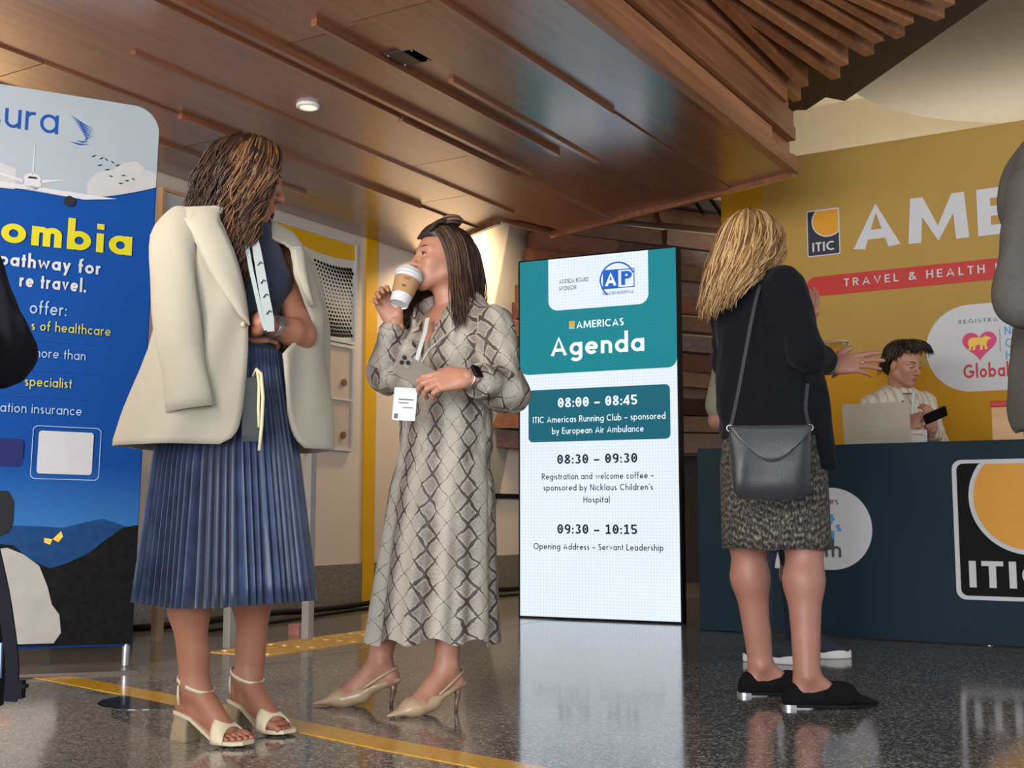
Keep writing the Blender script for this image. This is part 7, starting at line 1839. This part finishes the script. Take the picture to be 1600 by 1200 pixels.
B.cone(shrr, elrr, 0.082, 0.072, 0.03); B.cone(elrr, elrr + (wrrr - elrr) * 0.85, 0.070, 0.058, 0.03); B.cone(shlr, ellr, 0.082, 0.070, 0.03); B.cone(ellr, ellr + (wrlr - ellr) * 0.85, 0.068, 0.056, 0.03)
B.ell(waistr - Fr * 0.13 + V(0, 0, -0.15), V(0.09, 0.12, 0.15), None, 0.05)
B.half(pelr + V(0, 0, -0.015), nrm(V(0.25, 0, -1)))
mb = MB(); addmesh(mb, B.mesh(0.007, 2, [(0.006, 22, 12), (0.003, 55, 13)])); pr.put(mb, 'jacket', M['grey_wool'])
B = Blob(); B.cone(pelr + V(0, 0, 0.05), pelr + V(0, 0, -0.05), 0.18, 0.18, 0.04, (Fr, 0.8))
for s, kn, an in ((1, knl_, anlr), (-1, knr_, anrr)): B.cone(pelr + Lr_ * 0.09 * s, kn, 0.10, 0.074, 0.03); B.cone(kn, an + V(0, 0, -0.04), 0.074, 0.064, 0.03)
mb = MB(); addmesh(mb, B.mesh(0.009, 2)); pr.put(mb, 'trousers', M['grey_wool'])
for m_ in (frr, flr): loafer(pr, m_, 1.15)
mb = MB(); B = Blob(); Qr = rot3(hmr); B.ell(pt(hmr, -0.026, 0, 0.05), V(0.102, 0.086, 0.092), Qr, 0.02); addmesh(mb, B.mesh(0.007, 1), tone=0.2); locks(mb, short_hair(hmr), 420, 0.0040, 0.006, 1.4, 42, 0.006, 12, (0.0, 0.8), 0.012, 0.3, pt(hmr, -0.02, 0, 0.02)); pr.put(mb, 'hair', M['hair_m'])

# ---------------------------------------------------------------- person in black at the left edge
pl_ = Figure('person in black cut off by the left edge, elbow bent in front of the banner', (-1.35, 2.48, 0))
Fl, Ll = V(0.5, -0.866, 0), V(0.866, 0.5, 0)
cl_ = lambda u, v, y=2.5: np.array(at(u, v, y))
hml = frame(V(-1.4255, 2.5, 1.6573), -100, 5); neckl = V(-1.416, 2.5, 1.4978); chestl = V(-1.3893, 2.5, 1.2837); waistl = V(-1.3643, 2.5, 0.9767); pell = V(-1.3447, 2.5, 0.7584)
shll = V(-1.2978, 2.58, 1.3488); shrl = V(-1.4792, 2.38, 1.3302); elll = V(-1.1241, 2.55, 0.9768); wrll = V(-1.1352, 2.34, 0.9281); elrl = V(-1.4849, 2.32, 1.0022); wrrl = V(-1.304, 2.2, 0.8614)
fll = frame((-1.22, 2.52, 0), -60); frl = frame((-1.42, 2.44, 0), -80); anll, anrl = pt(fll, 0.055, 0, 0.12), pt(frl, 0.055, 0, 0.12)
B = Blob(); torso(B, neckl, chestl, waistl, pell, shll, shrl, Fl, 1.05); arm(B, shll, elll, wrll, 1.1); arm(B, shrl, elrl, wrrl, 1.1)
kl, kr_ = (pell + Ll * 0.09 + anll) / 2, (pell - Ll * 0.09 + anrl) / 2
leg(B, pell + Ll * 0.09, kl, anll, Fl); leg(B, pell - Ll * 0.09, kr_, anrl, Fl)
mb = MB(); addmesh(mb, B.mesh(0.008, 1)); hb = head(hml, 1.0, 1.1, neckl, 0.056); addmesh(mb, hb.mesh(0.0035, 1), lip_mask(hml))
addmesh(mb, hand(wrll, V(-0.9, -0.3, 0.05), V(0, -0.8, 0.5), V(0, 0, 1)).mesh(0.0035, 1)); addmesh(mb, hand(wrrl, V(0.8, -0.5, 0), V(0, -0.8, 0.5), V(0, 0, 1)).mesh(0.0035, 1))
pl_.put(mb, 'body', [M['skin_w2'], M['lips']]); face_bits(pl_, hml, M['brown_iris'], M['brow2'])
M['black_wool'] = mat('black_navy_wool', srgb(20, 20, 30), 0.9, spec=0.2, bump=(300, 0.3, 0.0015))
B = Blob(); B.cone(chestl + V(0, 0, 0.06), waistl, 0.19, 0.175, 0.06, (Fl, 0.8)); B.cone(waistl, pell, 0.175, 0.20, 0.06, (Fl, 0.8)); B.cone(shll, shrl, 0.075, None, 0.06); B.cone(neckl, chestl, 0.07, 0.12, 0.05, (Fl, 0.75))
B.cone(shll, elll, 0.082, 0.080, 0.03); B.cone(elll, elll + (wrll - elll) * 0.9, 0.078, 0.062, 0.03); B.cone(shrl, elrl, 0.08, 0.07, 0.03); B.cone(elrl, elrl + (wrrl - elrl) * 0.85, 0.068, 0.055, 0.03)
mb = MB(); addmesh(mb, B.mesh(0.007, 2, [(0.006, 24, 15), (0.003, 60, 16)])); pl_.put(mb, 'jacket', M['black_wool'])
B = Blob(); B.cone(pell + V(0, 0, 0.05), pell + V(0, 0, -0.05), 0.18, 0.18, 0.04, (Fl, 0.8))
for s, kn, an in ((1, kl, anll), (-1, kr_, anrl)): B.cone(pell + Ll * 0.09 * s, kn, 0.10, 0.074, 0.03); B.cone(kn, an + V(0, 0, -0.04), 0.074, 0.062, 0.03)
mb = MB(); addmesh(mb, B.mesh(0.009, 2)); pl_.put(mb, 'trousers', M['black_wool'])
for m_ in (fll, frl): loafer(pl_, m_, 1.12)
mb = MB(); B = Blob(); Ql = rot3(hml); B.ell(pt(hml, -0.026, 0, 0.05), V(0.10, 0.085, 0.09), Ql, 0.02); addmesh(mb, B.mesh(0.007, 1), tone=0.2); locks(mb, short_hair(hml), 420, 0.0040, 0.006, 1.4, 43, 0.006, 12, (0.0, 0.8), 0.012, 0.3, pt(hml, -0.02, 0, 0.02)); pl_.put(mb, 'hair', M['hair_m'])
lb = Figure('black bag with a dangling strap and buckle low at the left edge', Vector((-1.0959, 2.5, 0.2302)), 'bag', 'shoulder_bag')
mb = MB(); rings = []
for f in np.linspace(0, 1, 9):
    c_ = cl_(-62, 880 + 225 * f, 2.5); w_ = 0.085 * np.interp(f, [0, 0.15, 0.8, 1], [0.5, 0.85, 1.0, 0.9]); rings.append([(c_[0] + w_ * np.sign(math.cos(t)) * abs(math.cos(t)) ** 0.5, c_[1] + 0.06 * np.sign(math.sin(t)) * abs(math.sin(t)) ** 0.5, c_[2]) for t in [2 * math.pi * j / 28 for j in range(28)]])
mb.loft(rings); bb = lb.put(mb, 'pouch', M['black_wool'], angle=50)
mb = MB(); ribbon(mb, resample([V(-1.1532, 2.46, 0.9439), V(-1.0805, 2.44, 0.6239), V(-1.0333, 2.44, 0.4557), V(-1.0151, 2.43, 0.3799), V(-1.0016, 2.43, 0.3103), V(-1.0064, 2.43, 0.2461)], 24), V(1, 0, 0), 0.026, 0.006); lb.put(mb, 'strap', M['black_wool'], smooth=False)
mb = MB(); mb.box(tuple(V(-0.9917, 2.425, 0.2519)), tuple(V(-0.9822, 2.445, 0.2868))); mb.box(tuple(V(-0.9855, 2.42, 0.2727)), tuple(V(-0.9747, 2.44, 0.2799))); lb.put(mb, 'buckle', M['black_wool'], smooth=False)
mb = MB(); mb.box(tuple(V(-1.0462, 2.428, 0.2917)), tuple(V(-1.0285, 2.436, 0.3615))); lb.put(mb, 'tag', mat('pale_blue_tag', srgb(140, 168, 196), 0.5), smooth=False)
